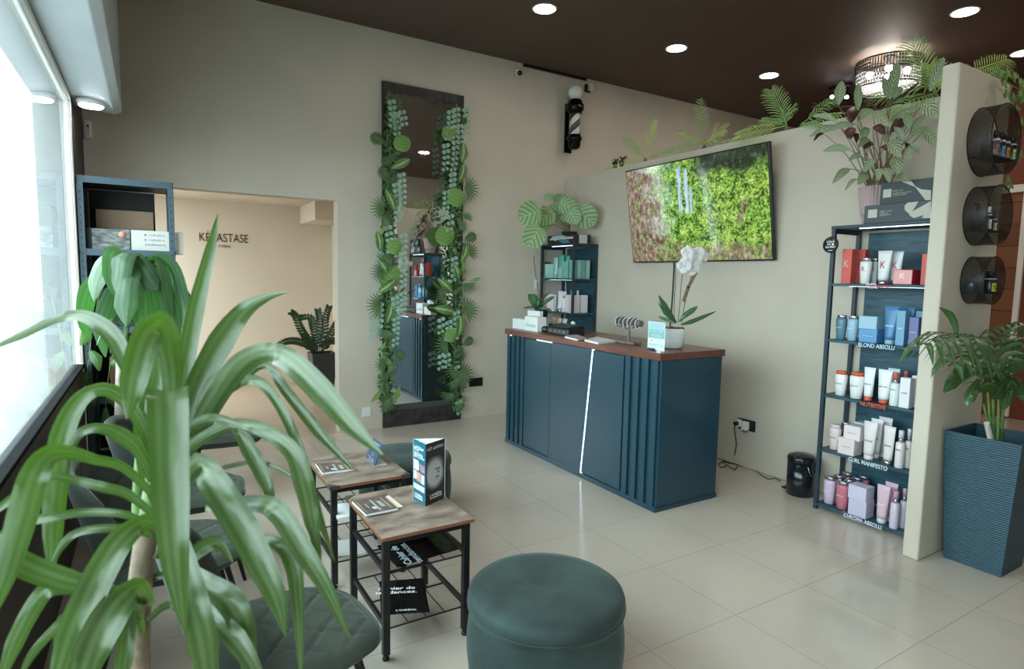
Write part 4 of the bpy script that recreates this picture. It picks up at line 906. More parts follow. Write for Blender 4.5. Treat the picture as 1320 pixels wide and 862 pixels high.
for i, (k, a, b, tpx, xf, rgb, cap, d, lab) in enumerate((
        ('bottle', 700, 706, 381, 4.03, (206, 150, 160), (200, 190, 196), None, 'pink bottle at the left end of the white and pink row'),
        ('carton', 705, 713, 379, 4.01, (222, 218, 222), 0, .05, 'white carton beside the pink bottle in the corner unit'),
        ('tube', 717.5, 724, 375, 4.02, WP, None, None, 'white tube on a chrome cap in the white and pink row'),
        ('spray', 725, 730, 376, 4.03, WP, (226, 224, 228), None, 'slim white spray bottle left of the corner post'),
        ('carton', 729, 733.5, 380, 4.02, (222, 216, 220), 0, .05, 'white carton tucked against the corner post'))):
    cprod(k, a, b, tpx, 3, xf, rgb, cap, lab, g7, depth=d)
for i, (a, b, rgb, hh) in enumerate(((736, 739, (222, 190, 196), .20), (739.5, 747.5, (222, 218, 222), .20), (749.5, 757.5, (226, 222, 226), .20))):
    x0, x1 = at(a, 390, 'y', CSY0+.04).x, at(b, 390, 'y', CSY0+.04).x; y0 = CSY0+.04
    lab = ['narrow pink carton just right of the corner post', 'white carton right of the corner post with a sprayer rising behind', 'white carton at the right end of the white and pink row'][i]
    t = thing('product_carton', lab, 'box', ((x0+x1)/2, y0, LV[3]), 0, g7); MB().box(x0, x1, y0, y0+.05, LV[3]+.0005, LV[3]+hh).build('carton', pm_(rgb), t, bevel=.002)
for px, lab in ((737, 'slim pink spray bottle rising behind the narrow pink carton'), (744.7, 'slim white spray bottle rising behind the white carton right of the corner post')):
    p = at(px, 380, 'y', CSY0+.17); t = thing('spray_bottle', lab, 'bottle', (p.x, p.y, LV[3]), 0, g7); c = (p.x, p.y, LV[3]+.0005)
    MB().lathe([(.02, 0), (.021, .15), (.012, .16)], c, 18).build('body', pm_(WP), t); MB().lathe([(.012, .16), (.012, .245), (.009, .25)], c, 16).build('cap', pm_((222, 216, 224)), t)
# ---------------------------------------------------------------- boxes on top of the units
def print_box(name, x, ya, yb, z0, z1, d, rgb, lab):
    t = thing(name, lab, 'box', (x+d/2, (ya+yb)/2, z0)); MB().box(x, x+d, yb, ya, z0, z1).build('carton', mat(name+'_card', rgb, .5), t, bevel=.002); return t
ZT = 1.986
sage = mat('sage_print', (184, 181, 170), .55); 
xb = 3.999; ya, yb = at(1114, 275, 'x', xb).y, 1.74
z1 = at(1115, 265.5, 'x', xb).z
t = print_box('flat_lower_box', xb, ya, yb, ZT, z1, .05, (58, 66, 70), 'long dark grey box with pale square, lower of the pair on the tall unit')
def sq(pa, pb, pyt, pyb, x, m_, t, nm='pale_square'):
    a, b = at(pa, (pyt+pyb)/2, 'x', x).y, at(pb, (pyt+pyb)/2, 'x', x).y; zt_, zb_ = at(pa, pyt, 'x', x).z, at(pa, pyb, 'x', x).z
    MB().box(x-.0008, x+.001, b, a, zb_, zt_).build(nm, m_, t)
sq(1119, 1130.5, 270.5, 281, xb, sage, t)
def lines(pa, pys, ws, x, t, words):
    for py, w_, s in zip(pys, ws, words):
        a, b = at(pa, py, 'x', x), at(pa+w_, py-w_*.06, 'x', x); bars(s, (x-.0008, (a.y+b.y)/2, (a.z+b.z)/2), MY, PZ, a.y-b.y, .011, sage, 'print_line', t)
lines(1134, (272.5, 275.2, 277.5), (16, 11.5, 14), xb, t, ((5, 4), (7, 3), (11, 3)))
def blob(pts, x, t, m_): 
    q = [at(a, b, 'x', x-.0008) for a, b in pts]; MB().add([(x-.0008, p.y, p.z) for p in q], [tuple(range(len(q)))]).build('printed_shape', m_, t)
blob([(1170, 261), (1184, 259.5), (1176, 272.5), (1200, 259), (1200, 281), (1188, 281), (1191, 277), (1178, 281), (1173, 278), (1171.5, 275), (1166.5, 271), (1166, 265.5)], xb, t, sage)
xc = 4.004; zb2 = z1+.0006; ya2 = at(1135, 258, 'x', xc).y; z2 = at(1136, 236.5, 'x', xc).z
t = print_box('flat_upper_box', xc, ya2, yb, zb2, z2, .045, (46, 54, 58), 'dark grey box with pale square and curved print, upper of the pair')
sq(1138.5, 1149, 244.5, 255, xc, sage, t)
lines(1151, (246, 249, 251.5), (13, 24, 18), xc, t, ((6, 3), (12, 4, 4, 3), (9, 8)))
blob([(1162, 234), (1174, 232.5), (1180, 240), (1188, 244), (1200, 245), (1200, 257.5), (1193, 258), (1180, 241)], xc, t, sage)
# boxes on the corner unit
xq = 4.0; ya, yb = at(706, 310, 'x', xq).y, CSY0+.01
t = thing('styler_box', 'black box with a blue picture of a hair styler, lying on the corner unit', 'box', (xq+.05, (ya+yb)/2, ZT))
zt_ = ZT+.10
MB().box(xq, xq+.22, yb, ya, ZT, zt_).build('carton', mat('styler_black', (36, 34, 36), .35), t, bevel=.002)
ice, bl2 = mat('ice_print', (170, 208, 226), .4), mat('blue_print', (84, 140, 178), .4)
def pr(pts, x, m_, t, nm): 
    MB().prism([(0, 0)]+[], (0, 0, 0), PX, PY, (0, 0, 0)) if 0 else None
    q = [(ya+(yb-ya)*u_, ZT+(zt_-ZT)*v_) for u_, v_ in pts]; MB().add([(x-.0008, a, b) for a, b in q], [tuple(range(len(q)))]).build(nm, m_, t)
pr([(.12, .62), (.2, .92), (.5, .97), (.72, .82), (.5, .6), (.3, .35)], xq, ice, t, 'mist_print'); pr([(.4, .4), (.55, .08), (.72, .05), (.86, .1), (.7, .5)], xq, bl2, t, 'blue_mist_print')
pr([(.08, .48), (.1, .66), (.4, .70), (.95, .72), (.95, .5), (.4, .48)], xq-.0004, mat('styler_grey', (214, 216, 218), .3), t, 'styler_print')
# the white end carton
x0, x1 = at(735, 300, 'y', yb).x+.02, at(757, 300, 'y', yb).x
w_ = at(747, 300, 'y', yb-.004).x
MB().box(w_, min(4.32, x1+.0), yb-.004, yb+.12, ZT, zt_-.004).build('white_end_panel', wcard, t, bevel=.001) if w_ < 4.3 else None
# ---------------------------------------------------------------- things on the counter
gw = mat('white_paper', (226, 230, 228), .55)
def cb2(nm, p1, p2, top, xf, d, lab, m_=gw, cat='box'):
    a, b = at(p1, 425, 'x', xf), at(p2, 425, 'x', xf); zt = at((p1+p2)/2, top, 'x', xf).z
    t = thing(nm, lab, cat, (xf+d/2, (a.y+b.y)/2, TOP)); MB().box(xf, xf+d, b.y, a.y, TOP, zt).build('carton', m_, t, bevel=.002); return t, a.y, b.y, zt
t, a, b, zt = cb2('leaflet_box', 676, 692.5, 408, 3.0, .10, 'white carton with faint script lettering near the left end of the counter'); gi = mat('script_ink', (120, 160, 164), .5)
text('Green', (2.9985, (a+b)/2, TOP+(zt-TOP)*.42), MY, PZ+MY*.1, (a-b)*.75, .035, gi, 'script', t, .0004)
t, a, b, zt = cb2('leaflet_box', 660.5, 675.5, 411, 3.01, .09, 'plain white carton at the very left end of the counter')
t, a, b, zt = cb2('leaflet_box', 679.5, 695, 400.5, 3.105, .04, 'taller white carton standing behind the one with script lettering')
# payment terminal and telephone-like cradle
tb = mat('terminal_black', (24, 28, 32), .3)
p0, p1_ = on(706, 436), on(733, 431)
t = thing('card_terminal', 'black card payment terminal lying on the left part of the counter', 'card terminal', ((p0.x+p1_.x)/2, (p0.y+p1_.y)/2, TOP))
cx_, cy_ = 3.08, (p0.y+p1_.y)/2
q = [at(705, 432, 'x', 3.03).y, at(733, 432, 'x', 3.03).y]
MB().prism([(3.03, TOP), (3.20, TOP), (3.20, TOP+.085), (3.17, TOP+.09), (3.03, TOP+.055)], (0, q[1], 0), PX, PZ, (0, q[0]-q[1], 0)).build('body', tb, t, bevel=.006)
MB().obox((3.10, (q[0]+q[1])/2, TOP+.0785), (.05, 0, .0125), (0, (q[0]-q[1])*.38, 0), (0, 0, .002)).build('screen', mat('terminal_screen', (54, 66, 72), .12), t)
kp = MB()
for i in range(4): kp.box(3.026, 3.03, q[1]+(q[0]-q[1])*(.15+.2*i), q[1]+(q[0]-q[1])*(.27+.2*i), TOP+.02, TOP+.04)
kp.build('port_row', mat('port_grey', (90, 94, 96), .4), t)
q = [at(694, 428, 'x', 3.06).y, at(703.5, 428, 'x', 3.06).y]; yc = (q[0]+q[1])/2
t = thing('card_reader', 'small rounded black card reader left of the payment terminal', 'card reader', (3.1, yc, TOP))
MB().lathe([(.9, 0), (1, .012), (1, .03), (.85, .048), (.4, .054)], (3.10, yc, TOP), 28, sx=.055, sy=(q[0]-q[1])/2).build('body', tb, t)
MB().box(3.05, 3.056, yc-.02, yc+.02, TOP+.015, TOP+.022).build('card_slot', mat('slot_gold', (150, 136, 104), .3, .7), t)
# wooden card holder with business cards
xh = 3.26; a, b = at(707, 428, 'x', xh).y, at(744, 432, 'x', xh).y
t = thing('card_holder', 'wooden business card holder behind the payment terminal', 'card holder', (xh+.04, (a+b)/2, TOP))
zh = at(740, 421, 'x', xh).z
MB().box(xh, xh+.09, b, a, TOP+.035, zh).build('block', walnut, t, bevel=.003)
lg = MB(); lg.box(xh, xh+.09, b, b+.015, TOP, TOP+.036); lg.box(xh, xh+.09, a-.015, a, TOP, TOP+.036); lg.build('foot', walnut, t)
for i, (px, rgb) in enumerate(((714, (196, 164, 140)), (721.5, (186, 160, 146)), (728, (180, 180, 178)))):
    p = at(px, 417, 'x', xh+.03)
    k = MB().obox((xh+.03, p.y, zh+.027), (.003, 0, 0), (0, .03, 0), (.006, 0, .03)).build('business_cards', mat('card_%d' % i, rgb, .6), None, loc=(xh+.03, p.y, zh))
    tag(k, ('tan business cards at the left end of the wooden holder', 'tan business cards in the middle of the wooden holder', 'grey business cards at the right end of the wooden holder')[i], 'cards', 'business cards in the wooden holder')
p = at(738.5, 419.5, 'x', xh+.04)
t = thing('crumpled_paper', 'small white crumpled paper ball on the right end of the card holder', 'paper', (p.x, p.y, zh)); o = MB().ball((p.x, p.y, zh+.022), .022, 9).build('ball', gw, t)
# brochures
def sheet(nm, pts, z, th, m_, lab, cat='booklet', grp=None):
    q = [on(px, py, z+th) for px, py in pts]; c = sum(q, V())/len(q)
    t = thing(nm, lab, cat, (c.x, c.y, z), 0, grp); MB().prism([(p.x, p.y) for p in q], (0, 0, z+.0006), PX, PY, (0, 0, th)).build('pages', gw if m_ is None else m_, t)
    return t, q
def cover(t, q, m_, z, nm='cover', inset=0.0):
    c = sum(q, V())/len(q); MB().prism([((p.x-c.x)*(1-inset)+c.x, (p.y-c.y)*(1-inset)+c.y) for p in q], (0, 0, z), PX, PY, (0, 0, .0008)).build(nm, m_, t)
mauve = mat('mauve_cover', (176, 164, 172), .4)
t, q = sheet('magazine', [(728, 433.5), (744.5, 437.5), (755, 435), (744, 431), (737, 430.5)], TOP, .012, None, 'closed magazine on the counter right of the payment terminal'); cover(t, q, mauve, TOP+.0128)
t, q = sheet('brochure_pile', [(753.5, 437.5), (771, 441.5), (794, 439), (770, 434)], TOP, .014, None, 'white brochure pile in the middle of the counter, left of the bracelet stand'); cover(t, q, mat('cool_white', (214, 222, 224), .35), TOP+.0148)
# bracelet stand
xs = 3.02; pb = on(809, 443); xs = pb.x+.01; yc = pb.y
zc = at(811, 415, 'x', xs).z
wd = mat('weathered_wood', (112, 98, 92), .6, var=.3, scale=20)
t = thing('bracelet_stand', 'small weathered bracelet stand on the counter left of the acrylic sign', 'stand', (xs, yc, TOP))
yl_, yr_ = at(796, 443, 'x', xs).y, at(822, 443, 'x', xs).y
MB().box(xs-.04, xs+.04, yr_, yl_, TOP, TOP+.022).build('base', wd, t, bevel=.006)
MB().tube([(xs, yc, TOP+.02), (xs, yc, zc)], .011, 12).build('post', wd, t)
yl2, yr2 = at(795, 415, 'x', xs).y, at(827, 415, 'x', xs).y; tilt = V((.0, (yr2-yl2), -.0))
MB().tube([(xs, yl2, zc+.002), (xs, yr2, zc-.004)], .024, 18).build('holder_bar', wd, t)
pal = [(200, 206, 214), (60, 52, 50), (150, 178, 190), (44, 52, 60), (216, 210, 200), (104, 84, 70), (210, 214, 220), (60, 66, 72), (180, 190, 196), (90, 78, 70), (206, 214, 222)]
BLAB = ['pale silver bracelet at the far left end of the small stand', 'dark brown bracelet second from the left on the stand', 'grey blue bracelet third from the left on the stand', 'slate black bracelet fourth from the left on the stand', 'cream bracelet just left of the stand post', 'brown bracelet in the middle of the stand bar', 'pale silver bracelet just right of the stand post', 'charcoal bracelet fourth from the right on the stand', 'light grey bracelet third from the right on the stand', 'taupe bracelet second from the right on the stand', 'pale blue grey bracelet at the right end of the stand']
for i, rgb in enumerate(pal):
    y = yl2+(yr2-yl2)*(.06+.82*i/(len(pal)-1)); b = MB(); rr_ = .0305+.004*(i % 3); dz = -.006*(i % 3)
    n = 20
    for k in range(n): a = 2*pi*k/n; b.ball((xs+rr_*cos(a), y, zc-.001+dz+rr_*sin(a)*1.08), .0052, 6)
    o = b.build('bracelet', mat('bead_%d' % i, rgb, .25), loc=(xs, y, zc))
    tag(o, BLAB[i], 'bracelet', 'bracelets on the stand')
# acrylic sign
a, b, c = on(836, 450), on(856, 454), None
yA, yB = a.y, b.y; xA = (a.x+b.x)/2; zt = at(847, 413.5, 'x', xA).z
t = thing('acrylic_sign', 'acrylic table sign with a pale blue green card beside the white orchid pot', 'sign', (xA, (yA+yB)/2, TOP))
MB().box(xA-.003, xA, yB, yA, TOP, zt).build('acrylic_sheet', acr, t); MB().box(xA-.003, xA+.05, yB, yA, TOP, TOP+.003).build('acrylic_foot', acr, t)
H0 = zt-TOP; 
def band(v0, v1, rgb, nm, ins=.04, dx=.0): MB().box(xA-.0046-dx, xA-.0032, yB+(yA-yB)*ins, yA-(yA-yB)*ins, TOP+H0*v0, TOP+H0*v1).build(nm, mat('sign_%d_%d' % (rgb[0], rgb[2]), rgb, .5), t)
band(.02, .97, (214, 224, 222), 'card'); band(.70, .95, (160, 196, 200), 'picture_band', .07, .0006); band(.42, .70, (128, 176, 178), 'title_band', .07, .0006); band(.14, .24, (176, 206, 206), 'lower_band', .07, .0006)
for s, v_, w_ in (((2, 5, 5), .64, .7), ((4, 5), .54, .42), ((4, 7), .48, .6)): bars(s, (xA-.0060, (yA+yB)/2, TOP+H0*v_), MY, PZ, (yA-yB)*w_, .010, wt, 'print_line', t)
for v_, dy, rgb in ((.33, .25, (190, 160, 190)), (.33, -.2, (200, 206, 150))): MB().lathe([(.007, 0), (.007, .001)], (xA-.0047, (yA+yB)/2+(yA-yB)*dy, TOP+H0*v_), 14, axis=(-1, 0, 0)).build('dot_mark', mat('dot_%d' % rgb[2], rgb, .5), t)
p = on(840, 451)
t = thing('key_fob', 'small black and teal key fob lying in front of the acrylic sign', 'key fob', p); MB().obox(p+V((0, .012, .008)), (.012, 0, 0), (0, .022, 0), (0, 0, .008)).build('fob', mat('fob_teal', (36, 84, 100), .3), t, bevel=.004); MB().obox(p+V((0, -.026, .008)), (.010, 0, 0), (0, .016, 0), (0, 0, .008)).build('key_head', tb, t, bevel=.004)
p = on(850, 454.5); t = thing('white_tag_card', 'tiny white card at the counter corner below the acrylic sign', 'card', p); MB().obox(p+V((0, 0, .005)), (.012, 0, 0), (0, .018, 0), (0, 0, .005)).build('card', gw, t, bevel=.002)
# ---------------------------------------------------------------- things on the side tables
z1_, z2_ = T1[2]+.0014, T2[2]+.0014
mag = mat('magazine_cover', (96, 82, 80), .3, var=.4, scale=26)
def photo_mag(nm, pts, z, lab, extra=None):
    if extra:
        te, qe = sheet('paper_sheet', extra, z, .002, mat('cream_paper', (222, 212, 186), .6), 'cream sheet of paper under the magazine on the nearer side table', 'paper'); z += .0035
    t, q = sheet(nm, pts, z, .010, None, lab); cover(t, q, mag, z+.0108)
    o, ex, ey = q[0], q[3]-q[0], q[1]-q[0]      # q0 far-left, q1 near-left, q2 near-right, q3 far-right
    for i, (u_, v_, du, dv, rgb) in enumerate(((.06, .1, .03, .8, (150, 136, 108)), (.22, .35, .05, .3, (150, 148, 146)), (.34, .62, .12, .16, (190, 192, 194)), (.46, .15, .06, .75, (150, 164, 172)), (.62, .3, .12, .4, (170, 160, 148)), (.82, .12, .04, .75, (160, 148, 122)))):
        P_ = [o+ex*(u_+a_)+ey*(v_+b_) for a_, b_ in ((0, 0), (0, dv), (du, dv), (du, 0))]; MB().prism([(p.x, p.y) for p in P_], (0, 0, z+.0117), PX, PY, (0, 0, .0004)).build('cover_print', mat('cov_%d' % i, rgb, .4), t)
    return t
photo_mag('magazine', [(454, 646), (471.7, 663), (512.6, 655), (494.4, 639)], z1_, 'brown covered magazine on the nearer side table beside the triangular display', [(470, 655), (479, 662), (519.4, 652.7), (501, 638)])
photo_mag('magazine', [(407, 597.5), (415.6, 609.5), (457, 604), (448, 595.5)], z2_, 'brown covered magazine on the further side table beside the blue card')
# triangular display
P0, P1, P2 = on(548.5, 652.5, z1_), on(532.5, 642.5, z1_), on(573.5, 641, z1_)
hd = 0
for k in range(60):
    zz = z1_+.18+k*.002; q = V((P0.x, P0.y, zz)); d_ = q-EYE; py = 431-F*(d_.dot(CU))/(d_.dot(CF))
    if py < 573: hd = zz-z1_; break
t = thing('triangular_display', 'tall triangular teal and black cardboard display on the nearer side table', 'display', ((P0.x+P1.x+P2.x)/3, (P0.y+P1.y+P2.y)/3, z1_))
def wallp(a, b, m_, nm):
    d = (b-a).normalized(); n_ = V((d.y, -d.x, 0)); c = (P0+P1+P2)/3
    if n_.dot((a+b)/2-c) < 0: n_ = -n_
    MB().add([a, b, b+PZ*hd, a+PZ*hd, a-n_*.002, b-n_*.002, b-n_*.002+PZ*hd, a-n_*.002+PZ*hd], [(0, 1, 2, 3), (5, 4, 7, 6), (3, 2, 6, 7), (0, 4, 5, 1), (1, 5, 6, 2), (0, 3, 7, 4)]).build(nm, m_, t); return d, n_
tealp = mat('teal_card', (20, 92, 112), .4); 
dk, nt, b_, o_ = newmat('portrait_dark')   # soft grey photograph on a near-black card
tc = N(nt, 'ShaderNodeTexCoord'); gr = N(nt, 'ShaderNodeTexNoise'); gr.inputs['Scale'].default_value = 14; rr = N(nt, 'ShaderNodeValToRGB'); rr.color_ramp.elements[0].color = (*lin((26, 24, 24)), 1); rr.color_ramp.elements[1].color = (*lin((44, 40, 38)), 1)
nt.links.new(tc.outputs['Object'], gr.inputs[0]); nt.links.new(gr.outputs['Fac'], rr.inputs[0]); nt.links.new(rr.outputs[0], b_.inputs['Base Color']); b_.inputs['Roughness'].default_value = .4
d1, n1 = wallp(P1, P0, tealp, 'teal_side'); d2, n2 = wallp(P0, P2, dk, 'dark_side'); wallp(P2, P1, gw, 'back_side')
W1, W2 = (P0-P1).length, (P2-P0).length
hz = MB(); hz.add([p+PZ*(hd-.012)+((P0+P1+P2)/3-p)*.03 for p in (P0, P2, P1)], [(0, 1, 2)]); hz.build('white_inner_tray', gw, t)
def onside(o, d, n_, W, u0, u1, v0, v1, m_, nm, off=.0006):
    a = o+n_*off; MB().add([a+d*(W*u0)+PZ*(hd*v0), a+d*(W*u1)+PZ*(hd*v0), a+d*(W*u1)+PZ*(hd*v1), a+d*(W*u0)+PZ*(hd*v1)], [(0, 1, 2, 3)]).build(nm, m_, t)
pc = [mat('ph_%d' % i, c_, .4, var=.4, scale=60) for i, c_ in enumerate(((206, 204, 204), (176, 120, 134), (196, 196, 196), (188, 140, 130), (96, 110, 116)))]
for i, (u0, u1, v0, v1, mi_) in enumerate(((.06, .45, .52, .68, 0), (.45, .62, .54, .66, 4), (.62, .92, .52, .64, 1), (.06, .3, .36, .5, 2), (.3, .62, .34, .49, 3), (.66, .9, .33, .48, 0), (.06, .92, .20, .29, 2))):
    onside(P1, d1, n1, W1, u0, u1, v0, v1, pc[mi_], 'photo_print')
for s, v_, w_, hh in (((12,), .885, .78, .018), ((4,), .855, .4, .016), ((3, 5, 5), .80, .7, .012), ((6, 5, 3), .78, .7, .012), ((4, 2, 6), .76, .7, .012), ((9, 5), .735, .85, .012)):
    bars(s, P1+n1*.0006+d1*(W1*(.08+w_/2))+PZ*(hd*v_), d1, PZ, W1*w_, hh, wt, 'print_line', t)
def logo(o, d, n_, W, u, v_): 
    text("L'ORÉAL", o+n_*.001+d*(W*u)+PZ*(hd*(v_+.02)), d, PZ, W*.62, .014, wt, 'brand_word', t, .0005, .03); text('PROFESSIONNEL', o+n_*.001+d*(W*u)+PZ*(hd*(v_-.03)), d, PZ, W*.62, .008, wt, 'brand_word', t, .0005, .04)
logo(P1, d1, n1, W1, .48, .10); logo(P0, d2, n2, W2, .52, .12)
bars((5, 11), P0+n2*.0008+d2*(W2*.48)+PZ*(hd*.90), d2, PZ, W2*.86, .016, wt, 'print_line', t)
def soft(o, d, n_, W, pts, rgb, nm, off): 
    a = o+n_*off; q = [a+d*(W*u_)+PZ*(hd*v_) for u_, v_ in pts]; MB().add(q, [tuple(range(len(q)))]).build(nm, mat('soft_%d_%s' % (rgb[0], nm), rgb, .5), t)
pp, nt, b_, o_ = newmat('printed_portrait'); L = nt.links.new
tc = N(nt, 'ShaderNodeTexCoord'); sp = N(nt, 'ShaderNodeSeparateXYZ'); L(tc.outputs['UV'], sp.inputs[0]); u, v = sp.outputs[0], sp.outputs[1]
def el(uc, vc, ru, rv, sharp): return M('MULTIPLY_ADD', M('ADD', M('POWER', M('DIVIDE', M('SUBTRACT', u, uc), ru), 2.0), M('POWER', M('DIVIDE', M('SUBTRACT', v, vc), rv), 2.0)), -sharp, sharp, True)
lum = M('MULTIPLY', el(.45, .52, .62, .56, 1.5), M('MULTIPLY_ADD', v, -.25, .95))
for q in (el(.62, .60, .22, .035, 1.2), el(.66, .50, .10, .05, 1.0), el(.60, .36, .16, .035, 1.3), el(1.0, .70, .14, .3, 1.5), el(.58, .28, .10, .03, .8)): lum = M('MULTIPLY', lum, M('MULTIPLY_ADD', q, -.62, 1.0))
L(ramp(lum, (.0, (30, 27, 26)), (.35, (96, 94, 92)), (.8, (182, 188, 190))), b_.inputs['Base Color']); b_.inputs['Roughness'].default_value = .4
a_ = P0+n2*.0007; MB().quad(a_+d2*(W2*.05)+PZ*(hd*.22), a_+d2*(W2*.95)+PZ*(hd*.22), a_+d2*(W2*.95)+PZ*(hd*.76), a_+d2*(W2*.05)+PZ*(hd*.76)).build('portrait_print', pp, t)
# blue stand-up card
a0, b0 = on(471.5, 590.5, z2_), on(483, 601, z2_); wd_ = (b0-a0); L_ = wd_.length; dd = wd_.normalized(); nb = V((-dd.y, dd.x, 0)) 
if nb.dot(CF) < 0: nb = -nb
hh_ = .125; lean = (PZ*.92+nb*.36).normalized(); up_ = lean
t = thing('stand_up_card', 'small blue stand-up card leaning back on the further side table', 'card', ((a0+b0)/2))
nf = dd.cross(up_).normalized()
if nf.dot(CF) > 0: nf = -nf
bluec = mat('deep_blue_card', (16, 62, 92), .45)
MB().obox((a0+b0)/2+up_*(hh_/2+.002), dd*(L_/2), up_*(hh_/2), nf*.0015).build('panel', bluec, t)
MB().obox((a0+b0)/2+nb*.035+PZ*.0015, dd*(L_/2), nb*.035, PZ*.0015).build('foot', mat('clear_foot', (196, 206, 210), .2), t)
o0 = a0+nf*.002
bars((8,), a0+dd*(L_*.5)+up_*(hh_*.86)+nf*.0022, dd, up_, L_*.6, .012, wt, 'print_line', t)
rgn = MB()
for k in range(20):
    a = 2*pi*k/20; a2 = 2*pi*(k+1)/20; cc = a0+dd*(L_*.5)+up_*(hh_*.52)+nf*.0022
    rgn.add([cc+(dd*cos(x_)+up_*sin(x_)*1.5)*r__ for x_, r__ in ((a, .016), (a2, .016), (a2, .018), (a, .018))], [(0, 1, 2, 3)])
rgn.build('ring_print', mat('ring_print', (206, 160, 170), .4), t)
bars((4, 4), a0+dd*(L_*.5)+up_*(hh_*.2)+nf*.0022, dd, up_, L_*.55, .010, mat('peach', (230, 180, 150), .5), 'print_line', t); bars((3, 4), a0+dd*(L_*.55)+up_*(hh_*.1)+nf*.0022, dd, up_, L_*.5, .008, wt, 'print_line', t)
# magazines on the wire shelves
bkp = mat('glossy_black_cover', (22, 20, 20), .10); 
zw = .383
t, q = sheet('trend_magazine', [(486, 703.5), (512, 730.5), (591, 707), (566, 683.5)], zw, .004, bkp, 'glossy black magazine with white title on the upper wire shelf of the nearer table'); cover(t, q, bkp, zw+.0048)
r1 = on(511, 699, zw+.012)-on(534, 722, zw+.012); r1.z = 0; L1_ = r1.length; r1.normalize(); u1 = PZ.cross(r1)
c1 = on(522, 712, zw+.012); c1.z = zw+.0060
text('Cahier de', c1+u1*.020, r1, u1, L1_*.95, .034, mat('title_blue', (196, 214, 222), .4), 'title_line', t, .0005, .02); text('tendances.', c1-u1*.024, r1, u1, L1_*1.05, .034, mat('title_blue', (196, 214, 222), .4), 'title_line', t, .0005, .02)
zw2 = .143
t, q = sheet('trend_magazine', [(489, 749.5), (491, 792), (554, 788), (545.5, 745)], zw2, .004, bkp, 'glossy black magazine lying on the lower wire shelf of the nearer table'); cover(t, q, bkp, zw2+.0048)
cc = on(511, 759, zw2+.012); cc.z = zw2+.0060; rr1 = (on(540, 757, zw2)-on(500, 759, zw2)); rr1.z = 0; rr1.normalize(); uu1 = PZ.cross(rr1)
text('Cahier de', cc+uu1*.018, rr1, uu1, .17, .026, wt, 'title_line', t, .0005, .02); text('tendances.', cc-uu1*.016, rr1, uu1, .19, .026, wt, 'title_line', t, .0005, .02)
cc = on(524, 784, zw2+.012); cc.z = zw2+.0060; text("L'ORÉAL", cc, rr1, uu1, .09, .014, wt, 'brand_word', t, .0005, .03)
zw3 = T2[2]-.165
t, q = sheet('white_leaflet', [(432, 697), (434, 717), (470, 713), (492, 705), (480, 691)], .143, .010, mat('grey_paper', (186, 184, 180), .7), 'white leaflet pile on the lower wire shelf of the further side table', 'leaflets')
t, q = sheet('white_notepad', [(432, 650), (434, 668), (455, 664), (452, 647)], .383, .008, None, 'small white notepad on the upper wire shelf of the further side table', 'notepad')
# ---------------------------------------------------------------- round mesh shelves on the wing wall
mesh_, nt, b_, o_ = newmat('perforated_metal'); L = nt.links.new
b_.inputs['Base Color'].default_value = (*lin((44, 38, 34)), 1); b_.inputs['Roughness'].default_value = .45; b_.inputs['Metallic'].default_value = .4
tc = N(nt, 'ShaderNodeTexCoord'); mp = N(nt, 'ShaderNodeMapping'); L(tc.outputs['UV'], mp.inputs[0]); vo = N(nt, 'ShaderNodeTexVoronoi'); vo.inputs['Scale'].default_value = 1; vo.inputs['Randomness'].default_value = 0; L(mp.outputs[0], vo.inputs['Vector'])
lt = N(nt, 'ShaderNodeMath'); lt.operation = 'GREATER_THAN'; lt.inputs[1].default_value = .27; L(vo.outputs['Distance'], lt.inputs[0]); L(lt.outputs[0], b_.inputs['Alpha'])
dmet = mat('dark_bronze_metal', (40, 34, 30), .4, .4)
RING = []
YW = 1.612
def ring(lab, back, top, bot, dep_):
    cz = (at(back, top, 'y', YW).z+at(back-6, bot, 'y', YW).z)/2; r = (at(back, top, 'y', YW).z-at(back-6, bot, 'y', YW).z)/2
    xl = at(back, 0, 'y', YW).x; 
    return cz, r
def mesh_ring(lab, pxl, pyl, ptop, pbot, dp):
    """pxl: left-most pixel of the rear rim; ptop/pbot: highest and lowest pixel of the rear rim"""
    zt = at(pxl+22, ptop, 'y', YW).z; zb = at(pxl+16, pbot, 'y', YW).z; r = (zt-zb)/2; cz = (zt+zb)/2; cx = at(pxl, pyl, 'y', YW).x+r
    t = thing('round_mesh_shelf', lab, 'shelf', (cx, YW, cz), 0, 'round mesh shelves on the wing wall')
    n = 72; vs, uv = [], []
    for j in range(2):
        for i in range(n+1): a = 2*pi*i/n; vs.append((cx+r*cos(a), YW-.003-dp*j, cz+r*sin(a))); uv.append((i/n*2*pi*r/.0075, j*dp/.0075))
    MB().add(vs, [(i, i+1, n+2+i, n+1+i) for i in range(n)], 0, True, uv).build('mesh_band', mesh_, t)
    for y in (YW-.004, YW-dp): MB().tube([(cx+r*cos(2*pi*i/n), y, cz+r*sin(2*pi*i/n)) for i in range(n+1)], .0032, 6).build('rim', dmet, t)
    zs = cz-r*.52; hw = (r*r-(r*.52)**2)**.5-.003
    sb = MB(); sb.box(cx-hw, cx+hw, YW-dp+.004, YW-.004, zs-.004, zs); sb.build('shelf_plate', dmet, t)
    return cx, cz, r, zs
DP = .115
rA = mesh_ring('topmost and largest round mesh shelf on the wing wall, with four little bottles', 1246, 178, 139, 227.5, DP)
rB = mesh_ring('middle round mesh shelf on the wing wall', 1240, 282, 241.5, 316.5, DP)
rC = mesh_ring('lowest and smallest round mesh shelf on the wing wall', 1237, 363, 331.5, 391, DP)
